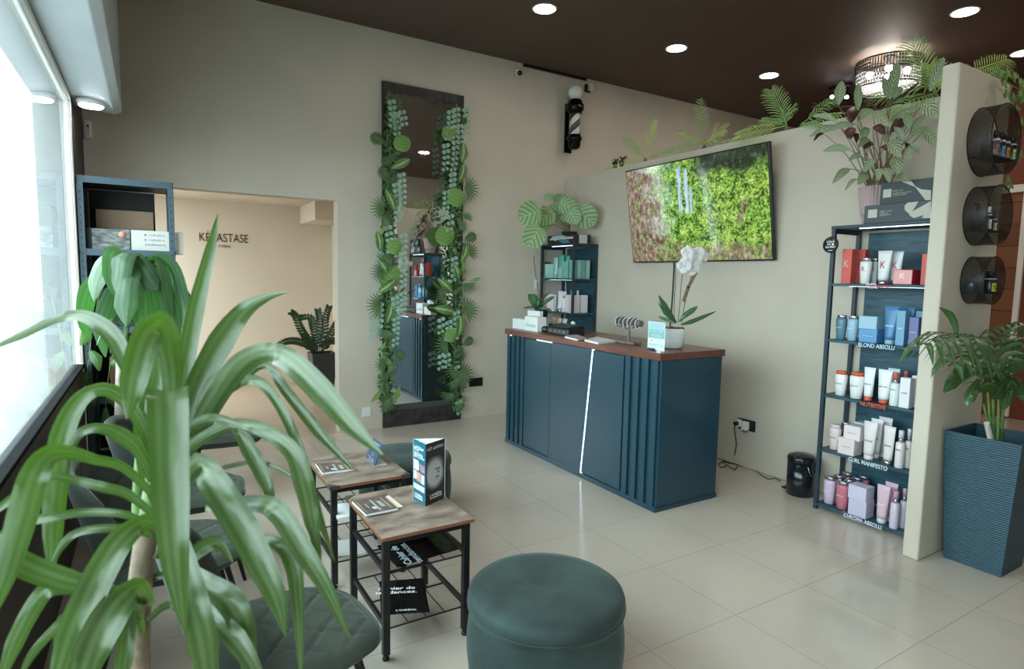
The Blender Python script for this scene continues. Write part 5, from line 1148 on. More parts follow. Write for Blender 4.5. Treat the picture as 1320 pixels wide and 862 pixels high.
def mini(cx, y, z, r, h, body, acc, lab, capc=(20, 20, 22), grp='little styling bottles in the round mesh shelves', neck=True):
    t = thing('styling_bottle', lab, 'bottle', (cx, y, z), 0, grp); c = (cx, y, z+.0006)
    MB().lathe([(r*.96, 0), (r, .003), (r, h*.66), (r*.9, h*.70), (r*.5, h*.74)], c, 22).build('body', pm_(body, .3), t)
    MB().lathe([(r*.55, h*.74), (r*.55, h-.003), (r*.5, h)], c, 18).build('cap', pm_(capc, .4), t)
    MB().lathe([(r*1.015, h*.62), (r*1.015, h*.66)], c, 22).build('collar', pm_((190, 196, 204), .2), t)
    n = MB(); 
    for k in range(6):
        a = radians(222+k*9); a2 = radians(222+(k+1)*9); rr_ = r*1.012
        n.add([(cx+rr_*cos(a), y+rr_*sin(a), z+h*.06), (cx+rr_*cos(a2), y+rr_*sin(a2), z+h*.06), (cx+rr_*cos(a2), y+rr_*sin(a2), z+h*.45), (cx+rr_*cos(a), y+rr_*sin(a), z+h*.45)], [(0, 1, 2, 3)])
    n.build('label_print', pm_(acc, .4), t)
    for k, sgn in enumerate('S'): text(sgn, (cx+r*1.02*cos(radians(249)), y+r*1.02*sin(radians(249)), z+h*.25), V((-sin(radians(249)), cos(radians(249)), 0)), PZ, r*.7, h*.2, mat('mini_ink', (30, 30, 32), .5), 'letter_mark', t, .0004)
    return t
cx, cz, r, zs = rA
for px, acc, body, nm in ((1281.5, (150, 120, 116), (96, 80, 78), 'dull pink'), (1289, (110, 160, 206), (34, 40, 52), 'blue'), (1295.5, (216, 138, 70), (56, 46, 42), 'orange'), (1303.5, (170, 206, 130), (30, 30, 32), 'green')):
    p = at(px, 200, 'y', YW-.082); mini(p.x, YW-.082, zs, .0215, .142, body, acc, 'little dark styling bottle with a %s label in the topmost mesh shelf' % nm)
p = at(1271, 195, 'y', YW-.05); t = thing('pump_bottle', 'black pump bottle behind the mesh at the left of the topmost round shelf', 'bottle', (p.x, YW-.05, zs)); MB().lathe([(.026, 0), (.028, .085), (.016, .10), (.010, .105), (.010, .13)], (p.x, YW-.05, zs+.0006), 22).build('body', tb, t)
cx, cz, r, zs = rB
p = at(1259, 290, 'y', YW-.05); t = thing('pump_bottle', 'black pump bottle behind the mesh of the middle round shelf', 'bottle', (p.x, YW-.05, zs)); MB().lathe([(.032, 0), (.034, .075), (.018, .09), (.010, .095), (.010, .135)], (p.x, YW-.05, zs+.0006), 22).build('body', tb, t); MB().box(p.x-.028, p.x+.012, YW-.058, YW-.042, zs+.132, zs+.146).build('pump_head', tb, t, bevel=.003)
p = at(1273.5, 290, 'y', YW-.085); mini(p.x, YW-.085, zs, .017, .13, (40, 40, 42), (214, 216, 216), 'slim black and white bottle in the middle mesh shelf', (210, 210, 208))
p = at(1280.5, 295, 'y', YW-.07); mini(p.x, YW-.07, zs, .015, .105, (34, 34, 36), (206, 206, 150), 'slim dark bottle with a yellowish label in the middle mesh shelf', (60, 58, 54))
cx, cz, r, zs = rC
p = at(1254, 365, 'y', YW-.05); t = thing('pump_bottle', 'broad black bottle behind the mesh of the lowest round shelf', 'bottle', (p.x, YW-.05, zs)); MB().lathe([(.038, 0), (.039, .065), (.024, .08), (.016, .085), (.016, .108)], (p.x, YW-.05, zs+.0006), 22).build('body', mat('navy_plastic', (26, 42, 52), .35), t)
p = at(1275.5, 365, 'y', YW-.06); mini(p.x, YW-.06, zs, .034, .125, (34, 44, 52), (176, 196, 70), 'stout dark bottle with a yellow green label in the lowest mesh shelf', (24, 22, 24))
# ---------------------------------------------------------------- foreground dracaena, close to the viewer
drac = leafmat('dracaena_leaf', (54, 70, 40), (90, 106, 74), 'long', 3, rough=.25, transl=.14, tcol=(104, 156, 36), var=.22)
stem_m = mat('green_stem', (92, 120, 60), .5, var=.3, scale=20); cane = mat('cane_bark', (128, 112, 92), .8, var=.3, scale=25, bump=.5, bscale=40)
soil = mat('soil', (34, 28, 26), .9)
base = dep(176, 905, .97)
fp = thing('dracaena_plant', 'large long leaved dracaena close to the viewer at the lower left', 'plant', (base.x, base.y, 0))
MB().lathe([(.10, 0), (.11, .004), (.135, .30), (.145, .30), (.145, .32), (.130, .32), (.125, .28)], (base.x, base.y, 0), 36).build('pot', mat('dark_pot', (46, 46, 48), .5), fp)
MB().lathe([(1e-6, .28), (.127, .285)], (base.x, base.y, 0), 30).build('soil', soil, fp)
P, W = smooth([(base.x, base.y, .26), (base.x-.005, base.y, .6), tuple(dep(176, 860, .97)), tuple(dep(180, 760, .98)), tuple(dep(190, 680, .985))], [.022, .021, .02, .018, .016], 4)
MB().tube(P, W, 12).build('trunk', cane, fp)
P, W = smooth([tuple(dep(190, 690, .985)), tuple(dep(198, 640, .99)), tuple(dep(208, 590, 1.0)), tuple(dep(214, 550, 1.0))], [.016, .017, .018, .012], 4)
MB().tube(P, W, 12).build('stem_tip', stem_m, fp)
P, W = smooth([tuple(dep(181, 735, 1.03)), tuple(dep(178, 650, 1.04)), tuple(dep(182, 575, 1.03))], [.010, .010, .008], 4)
MB().tube(P, W, 10).build('side_shoot', stem_m, fp)
LEAVES = [
 [(215, 640, .98, 12), (216, 560, .93, 40), (216, 515, .88, 54), (216, 506, .85, 56), (217, 535, .82, 56), (220, 640, .78, 52), (227, 735, .77, 36), (238, 815, .80, 3)],
 [(222, 600, 1.0, 18), (235, 490, 1.05, 27), (252, 400, 1.08, 24), (270, 325, 1.1, 15), (281, 276, 1.12, 1)],
 [(228, 600, 1.0, 18), (250, 510, 1.03, 34), (285, 440, 1.06, 38), (315, 400, 1.08, 26), (345, 383, 1.08, 11), (372, 376, 1.07, 1)],
 [(232, 605, 1., 16), (268, 530, .98, 32), (305, 475, .96, 36), (340, 455, .93, 30), (372, 463, .9, 36), (415, 505, .86, 38), (455, 550, .84, 28), (493, 586, .83, 2)],
 [(300, 500, 1.05, 14), (340, 470, 1.03, 12), (370, 505, 1.0, 16), (410, 555, .98, 18), (457, 607, .97, 2)],
 [(235, 595, 1.02, 12), (262, 535, 1.0, 18), (300, 497, .98, 18), (330, 490, .97, 16), (355, 514, .96, 15), (378, 558, .95, 15), (395, 605, .95, 14), (413, 670, .96, 11), (432, 724, .97, 1)],
 [(225, 600, .98, 14), (250, 572, .95, 18), (304, 546, .92, 16), (345, 557, .9, 22), (377, 582, .89, 26), (391, 620, .89, 30), (402, 672, .9, 22), (414, 722, .9, 1)],
 [(262, 560, .95, 10), (300, 546, .93, 16), (322, 580, .92, 24), (340, 615, .92, 22), (353, 650, .92, 5)],
 [(270, 612, .95, 2), (290, 602, .94, 7), (330, 596, .93, 8), (360, 604, .93, 6), (383, 620, .93, 1)],
 [(222, 640, .97, 12), (256, 598, .92, 36), (280, 628, .88, 44), (312, 680, .86, 46), (338, 730, .85, 40), (358, 775, .85, 28), (368, 820, .86, 2)],
 [(265, 655, .93, 10), (323, 648, .9, 24), (357, 658, .88, 32), (387, 704, .87, 32), (420, 757, .87, 22), (450, 822, .88, 2)],
 [(300, 690, .93, 8), (350, 697, .9, 18), (376, 722, .9, 26), (384, 782, .9, 20), (388, 870, .92, 4)],
 [(215, 660, .92, 12), (232, 705, .86, 30), (248, 770, .82, 42), (262, 830, .82, 44), (272, 900, .84, 20)],
 [(225, 720, .95, 10), (262, 750, .9, 30), (297, 774, .88, 40), (314, 815, .88, 36), (326, 890, .9, 14)],
 [(225, 745, .95, 10), (264, 787, .88, 28), (305, 825, .86, 32), (338, 880, .86, 14)],
 [(210, 590, 1.02, 9), (180, 512, 1.05, 14), (160, 462, 1.08, 24), (140, 427, 1.1, 26), (106, 407, 1.12, 18), (70, 412, 1.14, 12), (28, 432, 1.16, 11), (-18, 452, 1.18, 2)],
 [(212, 595, 1.0, 12), (222, 500, 1.0, 26), (214, 440, .97, 38), (203, 418, .93, 42), (186, 440, .9, 42), (172, 492, .88, 38), (164, 540, .88, 3)],
 [(205, 600, 1., 12), (175, 535, .98, 18), (150, 507, .96, 22), (122, 503, .94, 20), (98, 522, .93, 26), (80, 562, .92, 32), (72, 620, .92, 34), (68, 690, .93, 26), (66, 748, .94, 2)],
 [(205, 640, .99, 10), (181, 584, .96, 18), (156, 561, .94, 24), (131, 552, .92, 16), (106, 556, .91, 14), (90, 580, .91, 12), (86, 612, .92, 2)],
 [(200, 640, .95, 10), (160, 603, .9, 14), (122, 592, .86, 16), (88, 583, .83, 20), (60, 588, .8, 32), (42, 618, .78, 40), (27, 672, .78, 40), (8, 738, .78, 32), (-14, 800, .78, 8)],
 [(200, 665, .95, 8), (165, 637, .93, 14), (134, 628, .91, 16), (97, 619, .9, 13), (62, 614, .88, 12), (20, 640, .86, 15), (-14, 664, .85, 6)],
 [(200, 685, .95, 8), (165, 664, .92, 12), (112, 660, .9, 13), (70, 666, .88, 14), (34, 673, .87, 15), (-8, 694, .86, 8)],
 [(195, 690, .95, 8), (168, 682, .93, 12), (129, 681, .91, 13), (98, 687, .9, 12), (80, 703, .9, 12), (66, 728, .9, 2)],
 [(190, 775, .92, 10), (120, 757, .86, 26), (84, 748, .84, 34), (42, 733, .82, 36), (0, 712, .8, 34), (-40, 696, .8, 16)],
 [(205, 690, .95, 10), (190, 672, .9, 24), (157, 694, .86, 38), (132, 734, .84, 44), (110, 779, .83, 46), (92, 820, .82, 44), (72, 880, .82, 20)],
 [(195, 780, .93, 12), (180, 757, .88, 26), (157, 772, .85, 44), (138, 800, .83, 52), (118, 840, .82, 50), (100, 900, .82, 24)],
 [(180, 790, .93, 10), (120, 762, .9, 16), (78, 757, .88, 22), (56, 764, .87, 26), (36, 794, .87, 26), (17, 833, .87, 24), (0, 880, .87, 6)],
 [(180, 800, .93, 8), (130, 780, .91, 12), (95, 788, .9, 14), (70, 811, .9, 15), (42, 842, .9, 13), (22, 880, .9, 3)],
 [(205, 610, 1.02, 10), (196, 540, 1.05, 28), (203, 490, 1.07, 32), (200, 452, 1.06, 22), (192, 430, 1.04, 4)],
 [(215, 620, 1.0, 10), (240, 560, .97, 16), (270, 540, .94, 18), (300, 545, .92, 12), (330, 560, .91, 2)],
 [(200, 720, .97, 8), (222, 690, .96, 14), (236, 720, .95, 20), (246, 765, .95, 16), (250, 810, .96, 2)],
 [(195, 745, .99, 8), (225, 735, 1.0, 16), (262, 705, 1.02, 24), (282, 700, 1.03, 18), (300, 725, 1.03, 2)],
 [(190, 800, .95, 8), (215, 780, .92, 12), (240, 790, .9, 14), (262, 830, .9, 12), (280, 880, .9, 3)],
 [(185, 815, .95, 8), (170, 770, .9, 16), (165, 800, .88, 24), (160, 850, .87, 24), (152, 900, .87, 6)],
 [(200, 650, .97, 8), (185, 610, .99, 12), (178, 560, 1.0, 14), (182, 520, 1.0, 10), (190, 496, 1.0, 1)],
]
for i, l in enumerate(LEAVES):
    pts = [dep(x, y, d) for x, y, d, w in l]; ws = [max(.0006, w*d/F/2*.84) for x, y, d, w in l]
    # widest direction: across the blade as seen, turned a little so that the blade has depth
    side = CR*1.0+CF*(.35 if i % 2 else -.35)
    m0 = len(l)//2; tt = (pts[min(m0+1, len(l)-1)]-pts[m0-1]).normalized(); vd = (pts[m0]-EYE).normalized(); side = tt.cross(vd)
    if i == 0: side = CR
    b = MB(); P, W = smooth(pts, ws, 4); k = len(P); vs = []; uv = []; sgn = 1; prev = None
    for j, p in enumerate(P):
        t = (P[min(j+1, k-1)]-P[max(j-1, 0)]).normalized(); vd = (p-EYE).normalized()
        x = t.cross(vd)
        if x.length < .25 and prev is not None: x = prev
        x.normalize()
        if prev is not None and x.dot(prev) < 0: x = -x
        if prev is not None: x = (x*.5+prev*.5).normalized(); x = (x-t*x.dot(t)).normalized()
        prev = x
        n_ = x.cross(t)
        if n_.z < 0: n_ = -n_
        for q, u in enumerate((-1, -.5, 0, .5, 1)):
            vs.append(p+x*(W[j]*u)+n_*(W[j]*.30*abs(u)**1.4+W[j]*.07*sin(j*1.3+q*2.1+i))); uv.append((.5+.5*u, j/(k-1)))
    b.add(vs, [(j*5+q, j*5+q+1, j*5+q+6, j*5+q+5) for j in range(k-1) for q in range(4)], 0, True, uv)
    b.build('leaf', drac, fp)
# ---------------------------------------------------------------- drooping dracaena by the rack
d2m = leafmat('corn_plant_leaf', (66, 92, 68), (104, 130, 98), 'long', 4, rough=.33, transl=.2, tcol=(90, 170, 60), var=.25)
YD = 4.1
tb_ = at(153, 600, 'y', YD); tt_ = at(158, 440, 'y', YD)
dp_ = thing('corn_plant', 'drooping broad leaved corn plant on a bare trunk in front of the steel rack', 'plant', (tb_.x, YD, 0))
MB().lathe([(.11, 0), (.12, .004), (.15, .30), (.16, .30), (.16, .32), (.145, .32), (.14, .28)], (tb_.x, YD, 0), 30).build('pot', mat('brown_pot', (92, 66, 52), .7), dp_)
MB().lathe([(1e-6, .28), (.142, .285)], (tb_.x, YD, 0), 24).build('soil', soil, dp_)
P, W = smooth([(tb_.x, YD, .27), tuple(tb_), tuple(at(156, 520, 'y', YD)), tuple(tt_)], [.034, .032, .031, .031], 4)
MB().tube(P, W, 14).build('trunk', mat('pale_trunk', (150, 140, 130), .8, var=.3, scale=18, bump=.6, bscale=25), dp_)
sh = at(172, 352, 'y', YD); sh1 = at(205, 372, 'y', YD)
P, W = smooth([tuple(tt_+V((.01, 0, -.02))), tuple(at(166, 400, 'y', YD)), tuple(sh)], [.014, .013, .010], 4); MB().tube(P, W, 10).build('shoot', stem_m, dp_)
def px_leaf(par, m_, l, y, nm='leaf', fold=.25, wave=.06, kk=1.0, hint=None, sub=3):
    pts = [at(a, b, 'y', y+dy) for a, b, dy, w in l]; dpt = (pts[0]-EYE).dot(CF); ws = [max(.0006, w*dpt/F/2*kk) for a, b, dy, w in l]
    m0 = len(l)//2; t = (pts[m0]-pts[m0-1]).normalized(); side = t.cross((pts[m0]-EYE).normalized())
    if side.length < 1e-3: side = CR
    return MB().leaf(pts, ws, side, fold, 0, wave, sub).build(nm, m_, par)
for l in ([(172, 352, 0, 10), (150, 328, -.05, 22), (132, 338, -.1, 28), (122, 365, -.12, 24), (121, 388, -.12, 2)],
          [(172, 352, 0, 10), (160, 328, -.05, 22), (150, 330, -.12, 28), (148, 355, -.15, 26), (150, 385, -.15, 2)],
          [(174, 352, 0, 10), (168, 326, -.05, 22), (158, 332, -.16, 26), (154, 358, -.18, 22), (150, 377, -.18, 2)],
          [(176, 352, 0, 10), (176, 340, -.06, 16), (166, 362, -.2, 22), (162, 395, -.21, 26), (163, 420, -.21, 2)],
          [(178, 350, 0, 8), (168, 326, -.04, 18), (182, 345, -.1, 30), (195, 365, -.12, 28), (204, 372, -.12, 3)],
          [(178, 352, 0, 8), (188, 345, -.05, 12), (186, 380, -.14, 26), (187, 410, -.15, 28), (186, 440, -.15, 3)],
          [(180, 352, 0, 8), (200, 330, -.04, 18), (212, 342, -.08, 26), (220, 375, -.1, 30), (224, 415, -.1, 3)],
          [(180, 352, 0, 8), (205, 332, -.02, 14), (222, 342, -.03, 20), (232, 370, -.04, 24), (238, 400, -.04, 20), (234, 424, -.04, 2)],
          [(180, 356, 0, 8), (205, 350, .02, 14), (226, 370, .02, 20), (240, 392, .02, 20), (243, 416, .02, 2)],
          [(180, 356, 0, 8), (205, 362, -.06, 14), (220, 390, -.08, 22), (228, 425, -.08, 14), (230, 440, -.08, 2)],
          [(170, 356, 0, 8), (140, 350, .05, 18), (118, 375, .06, 28), (110, 410, .06, 22), (114, 436, .06, 2)],
          [(170, 360, 0, 8), (150, 370, .02, 16), (138, 400, 0, 24), (132, 430, 0, 18), (136, 460, 0, 2)],
          [(180, 360, 0, 8), (196, 380, -.02, 18), (202, 410, -.02, 26), (206, 440, -.02, 2)],
          [(160, 420, 0, 4), (145, 410, -.03, 8), (132, 425, -.04, 8), (124, 445, -.04, 1)],
          [(162, 425, 0, 4), (150, 422, -.03, 8), (143, 437, -.04, 8), (142, 455, -.04, 1)],
          [(162, 425, 0, 4), (170, 415, -.03, 8), (182, 428, -.04, 8), (190, 448, -.04, 1)]):
    px_leaf(dp_, d2m, l, YD)
# trailing plant low in the rack
tr_ = thing('trailing_plant', 'small trailing plant on the rack behind the bare trunk', 'plant', (-.2, 5.0, 1.38))
lm = leafmat('pothos_leaf', (70, 104, 60), (120, 150, 80), 'plain', rough=.4, transl=.25, tcol=(140, 200, 60))
MB().lathe([(.03, 0), (.045, .09), (.04, .09)], (-.30, 5.13, 1.382), 16).build('pot', mat('dark_pot', (46, 46, 48), .5), tr_)
vine = [tuple(at(a, b, 'y', 4.98)) for a, b in ((118, 425), (116, 455), (112, 480), (115, 500))]; MB().tube([(-.30, 5.12, 1.47)]+vine, .003, 6).build('vine', stem_m, tr_)
v2 = [tuple(at(a, b, 'y', 4.98)) for a, b in ((150, 440), (142, 470), (138, 500), (136, 530))]; MB().tube([(-.28, 5.12, 1.47)]+v2, .003, 6).build('vine', stem_m, tr_)
for l in ([(118, 428, 0, 4), (112, 432, -.02, 14), (104, 445, -.03, 3)], [(116, 452, 0, 4), (124, 462, -.02, 14), (128, 478, -.02, 2)], [(112, 478, 0, 4), (106, 490, -.02, 12), (104, 504, -.02, 2)], [(115, 498, 0, 3), (120, 508, -.02, 12), (121, 522, -.02, 2)],
          [(142, 470, 0, 4), (150, 468, -.02, 14), (160, 476, -.02, 2)], [(139, 495, 0, 4), (130, 498, -.02, 12), (122, 508, -.02, 2)], [(136, 526, 0, 3), (137, 545, -.02, 12), (142, 570, -.02, 2)], [(137, 510, 0, 3), (146, 515, -.02, 12), (152, 528, -.02, 2)]):
    px_leaf(tr_, lm, l, 4.98)
# ---------------------------------------------------------------- pinnate frond helper
def frond(par, m_, pts, ll, droop=.3, n=22, w=.011, nm='frond', up=PZ, ang=55, lift=.15, start=.18, tipk=.35):
    """pts: rachis points; ll: longest leaflet length in metres"""
    P, _ = smooth(pts, [1]*len(pts), 6); b = MB(); k = len(P)
    b.tube(P, [.004*(1-.75*i/(k-1))+.0008 for i in range(k)], 5)
    cum = [0]
    for i in range(1, k): cum.append(cum[-1]+(P[i]-P[i-1]).length)
    for j in range(n):
        s = start+(1-start)*(j+.3)/n; d = s*cum[-1]; i = next(q for q in range(1, k) if cum[q] >= d-1e-9); f_ = (d-cum[i-1])/max(1e-9, cum[i]-cum[i-1])
        p = P[i-1].lerp(P[i], f_); t = (P[i]-P[i-1]).normalized()
        sd = t.cross(V(up))
        if sd.length < .15: sd = t.cross(V((.3, .8, .2)))
        sd.normalize(); nu = sd.cross(t)
        L_ = ll*(sin(pi*min(1, .18+.82*(s-start)/(1-start)*.92))**.6 if s < .97 else tipk)*(.9+.2*random.random())
        a = radians(ang*(1-.45*s))
        for sg in (-1, 1):
            d0 = (t*cos(a)+sd*sg*sin(a)+nu*lift).normalized()
            q = [p, p+d0*L_*.35, p+d0*L_*.7-PZ*droop*L_*.25, p+d0*L_-PZ*droop*L_*.7]
            b.leaf(q, [w*.35, w, w*.75, .0006], d0.cross(nu), .2*1, 0, 0, 2)
    return b.build(nm, m_, par)
# ---------------------------------------------------------------- palm in the tall planter
kent = leafmat('kentia_leaf', (56, 84, 52), (98, 122, 84), 'long', 3, rough=.27, transl=.15, tcol=(90, 150, 50), var=.25)
kp = thing('kentia_palm', 'broad leaved palm growing in the tall dark planter by the wing wall', 'plant', (4.10, 1.42, ZP-.14))
YK = 1.40
def KP(*a): return [at(x, y, 'y', YK+d) for x, y, d in a]
bs = [at(1279+dx, 572, 'y', YK) for dx in (-8, -3, 2, 7, 12)]
for b0_, top in zip(bs, ((1268, 520, -.02), (1273, 500, .0), (1280, 490, -.04), (1288, 500, 0.02), (1294, 505, -.03))):
    e = at(top[0], top[1], 'y', YK+top[2]); b0_.x = max(b0_.x, 4.0); z0_ = V((b0_.x, b0_.y, ZP-.139)); P, W = smooth([z0_, b0_, e], [.011, .009, .006], 4); MB().tube(P, W, 8).build('stem', stem_m, kp)
MB().tube([V((4.02, YK-.02, ZP-.139)), at(1272, 545, 'y', YK-.02)], [.017, .013], 10).build('old_sheath', mat('dry_sheath', (176, 172, 164), .8, var=.2), kp)
frond(kp, kent, KP((1273, 505, 0), (1262, 465, -.05), (1248, 442, -.1), (1225, 432, -.16), (1203, 436, -.22), (1184, 446, -.26)), .20, 1.2, 13, .014, ang=62)
frond(kp, kent, KP((1280, 495, -.04), (1276, 462, .0), (1284, 438, .02), (1302, 424, .02), (1326, 418, .0), (1352, 424, 0)), .20, .9, 14, .014, ang=58)
frond(kp, kent, KP((1268, 520, -.02), (1264, 480, -.12), (1250, 462, -.18), (1236, 460, -.22), (1222, 472, -.26)), .17, 1.0, 9, .016, ang=60)
frond(kp, kent, KP((1286, 500, .02), (1292, 480, -.1), (1303, 470, -.2), (1322, 468, -.28), (1345, 480, -.32)), .22, .9, 10, .017, ang=66)
frond(kp, kent, KP((1294, 505, -.03), (1306, 470, -.02), (1326, 450, -.04), (1352, 446, -.04)), .2, .7, 11, .015)
frond(kp, kent, KP((1283, 500, .0), (1288, 452, -.02), (1300, 440, -.04), (1318, 445, -.06)), .18, .6, 10, .014)
frond(kp, kent, KP((1300, 520, -.02), (1312, 500, -.1), (1328, 492, -.16), (1350, 500, -.2)), .18, 1.0, 9, .015)
for l in ([(1304, 486, 0, 3), (1290, 480, -.02, 10), (1272, 478, -.04, 12), (1252, 482, -.05, 1)], [(1304, 486, 0, 3), (1292, 488, -.03, 10), (1276, 496, -.05, 14), (1262, 505, -.06, 2)], [(1304, 486, 0, 3), (1296, 496, -.04, 10), (1286, 508, -.07, 13), (1277, 514, -.08, 1)],
          [(1304, 486, 0, 3), (1302, 500, -.05, 10), (1297, 517, -.08, 11), (1293, 529, -.09, 1)], [(1304, 486, 0, 3), (1312, 498, -.05, 10), (1320, 512, -.08, 10), (1326, 524, -.09, 1)],
          [(1255, 480, -.1, 4), (1240, 484, -.12, 12), (1227, 494, -.14, 14), (1216, 506, -.14, 1)], [(1262, 488, -.1, 4), (1256, 500, -.14, 12), (1250, 512, -.16, 13), (1247, 523, -.16, 1)],
          [(1233, 430, -.14, 4), (1231, 418, -.14, 8), (1224, 405, -.14, 9), (1211, 396, -.14, 1)], [(1255, 468, -.1, 5), (1244, 474, -.14, 12), (1232, 482, -.16, 11), (1222, 490, -.16, 1)]):
    px_leaf(kp, kent, l, YK, 'leaflet', .2, .03)
# ---------------------------------------------------------------- artificial palm fronds along the partition top
fern = leafmat('artificial_frond', (136, 172, 112), (166, 196, 138), 'long', 2, rough=.5, transl=.3, tcol=(150, 210, 90), var=.15)
fern2 = leafmat('yellow_frond', (176, 204, 112), (200, 220, 140), 'long', 2, rough=.5, transl=.35, tcol=(190, 230, 100), var=.12)
XTOP = XP+.04
def pf(par, m_, pts, ll, **k): k.setdefault('w', .0045); k.setdefault('n', 11); k.setdefault('up', V((-.75, -.35, .55))); frond(par, m_, [at(x, y, 'x', XTOP+d) for x, y, d in pts], ll, **k)
def palm_cluster(lab, bx_, by2, fr):
    p = at(bx_, by2, 'x', XTOP); t = thing('palm_spray', lab, 'plant', (p.x, p.y, PT), 0, 'artificial palm sprays along the partition top')
    b = MB(); b.lathe([(.012, 0), (.02, .012), (.012, .03), (.004, .04)], (p.x, p.y, PT+.0005), 12); b.build('stem_base', stem_m, t)
    for pts, ll, m_, kw in fr: pf(t, m_, [(bx_, by2-2, 0)]+pts, ll, **kw)
palm_cluster('artificial palm spray at the far left end of the partition top, beside two small pots', 832, 206,
   [([(822, 194, -.05), (812, 184, -.08), (805, 178, -.1)], .10, fern, {}), ([(836, 185, .02), (842, 168, .03), (846, 155, .03)], .09, fern2, {}), ([(845, 200, .0), (856, 196, .0), (866, 196, 0)], .09, fern, {}), ([(815, 207, -.08), (797, 212, -.1), (780, 219, -.1)], .08, fern2, {'droop': .5})])
palm_cluster('artificial palm spray above the middle of the television, with a tall upright frond', 908, 187,
   [([(906, 168, 0), (905, 148, .02), (902, 128, .03)], .10, fern, {}), ([(895, 180, -.04), (884, 175, -.06), (871, 171, -.06)], .05, fern2, {}), ([(916, 180, 0), (924, 172, 0), (934, 167, 0)], .15, fern2, {'n': 11}), ([(892, 187, -.05), (876, 189, -.08), (858, 198, -.1)], .11, fern, {'droop': .5}), ([(922, 184, 0), (938, 182, 0), (955, 176, 0)], .05, fern, {})])
palm_cluster('artificial palm spray above the right end of the television, with a big upright frond', 1014, 164,
   [([(1008, 145, 0), (1002, 130, .02), (994, 116, .03)], .16, fern, {'n': 13}), ([(1012, 150, .05), (1018, 144, .05), (1024, 140, .05)], .12, fern, {}), ([(995, 166, -.05), (975, 169, -.08), (950, 175, -.1)], .17, fern2, {'droop': .5, 'n': 13}), ([(1003, 158, 0), (992, 156, 0), (982, 154, 0)], .08, fern, {})])
palm_cluster('artificial palm spray between the television and the big spotted foliage plant', 1034, 161,
   [([(1046, 150, 0), (1060, 138, .02), (1078, 126, .03)], .11, fern, {'droop': .5}), ([(1050, 158, 0), (1066, 152, 0), (1084, 148, 0)], .10, fern, {'droop': .6}), ([(1044, 160, -.05), (1052, 162, -.06), (1060, 164, -.06)], .07, fern, {})])
palm_cluster('artificial palm spray behind the big foliage plant beside the wing wall', 1206, 122,
   [([(1196, 100, 0), (1185, 78, 0), (1176, 54, 0)], .17, fern, {'n': 13}), ([(1190, 112, -.1), (1168, 116, -.12), (1140, 122, -.12), (1124, 124, -.12)], .13, fern, {'droop': .5, 'n': 13}), ([(1186, 126, -.15), (1166, 134, -.2), (1144, 150, -.2)], .12, fern, {'droop': .4, 'n': 13}), ([(1204, 106, .05), (1202, 94, .05), (1199, 84, .06)], .14, fern2, {}), ([(1214, 110, .02), (1222, 100, .02), (1228, 92, .02)], .12, fern2, {})])
YWT = 1.656
p = at(1246, 90, 'y', YWT); t = thing('palm_spray', 'artificial palm spray lying on top of the wing wall', 'plant', (p.x, YWT, PT), 0, 'artificial palm sprays along the partition top')
MB().lathe([(.012, 0), (.018, .012), (.004, .03)], (p.x, YWT, PT+.0005), 12).build('stem_base', stem_m, t)
frond(t, fern2, [V((p.x, YWT, PT+.01)), at(1262, 88, 'y', YWT), at(1280, 82, 'y', YWT), at(1298, 76, 'y', YWT)], .13, n=14, w=.004, up=(-.3, -.8, .5)); frond(t, fern, [V((p.x, YWT, PT+.01)), at(1256, 95, 'y', YWT), at(1270, 96, 'y', YWT), at(1290, 90, 'y', YWT)], .10, n=12, w=.004, up=(-.3, -.8, .5))
for i, (px, lab) in enumerate(((793, 'left one of two tiny black plant pots on the partition top'), (801.5, 'right one of two tiny black plant pots on the partition top'))):
    p = at(px, 208, 'x', XTOP); t = thing('small_potted_plant', lab, 'plant', (p.x, p.y, PT), 0, 'tiny pots on the partition top')
    MB().lathe([(.02, 0), (.03, .058), (.033, .058), (.033, .066), (.026, .066)], (p.x, p.y, PT+.0005), 18).build('pot', blk, t)
    b = MB()
    for k in range(16):
        a = random.random()*6.28; q = V((p.x, p.y, PT+.06)); d = V((cos(a)*.05, sin(a)*.05+(-.03 if i else 0), .02+.035*random.random())); b.leaf([q, q+d*.6+PZ*.01, q+d], [.003, .009, .001], d.cross(PZ), .2, 0, 0, 2)
    b.build('foliage', leafmat('succulent_leaf', (64, 96, 54), None, 'plain', transl=.1), t, kind='stuff')
# ---------------------------------------------------------------- big foliage plant on the tall unit
cten = leafmat('ctenanthe_leaf', (78, 98, 66), (172, 186, 148), 'vein', 8, rough=.42, transl=.12, under=(84, 46, 46), var=.2)
maroon = leafmat('maroon_leaf', (70, 38, 36), (92, 52, 46), 'plain', rough=.45, transl=.12, var=.25)
cp_ = V((4.19, 2.215, ZT)); big = thing('foliage_plant', 'big herringbone leaved plant in a ribbed pink pot on the tall unit', 'plant', cp_)
ppk = mat('ribbed_pink', (176, 156, 154), .6)
def ribbed(c, r0, r1, z0, z1, n=36):
    b = MB(); m2 = n*4; vs = []
    for z, r in ((z0, r0), (z1, r1), (z1, r1-.012), (z1-.03, r1-.016)):
        for j in range(m2): a = 2*pi*j/m2; q = r+(.0045*(1 if j % 4 < 2 else -.6) if r in (r0, r1) else 0); vs.append((c.x+q*cos(a), c.y+q*sin(a), z))
    return b.add(vs, [(i*m2+j, i*m2+(j+1) % m2, (i+1)*m2+(j+1) % m2, (i+1)*m2+j) for i in range(3) for j in range(m2)], 0, True)
zr = at(1118, 243, 'x', cp_.x).z
ribbed(cp_, .095, .118, ZT+.075, zr).build('pot', ppk, big); ribbed(cp_, .080, .088, ZT+.0005, ZT+.085).build('pot_foot', ppk, big)
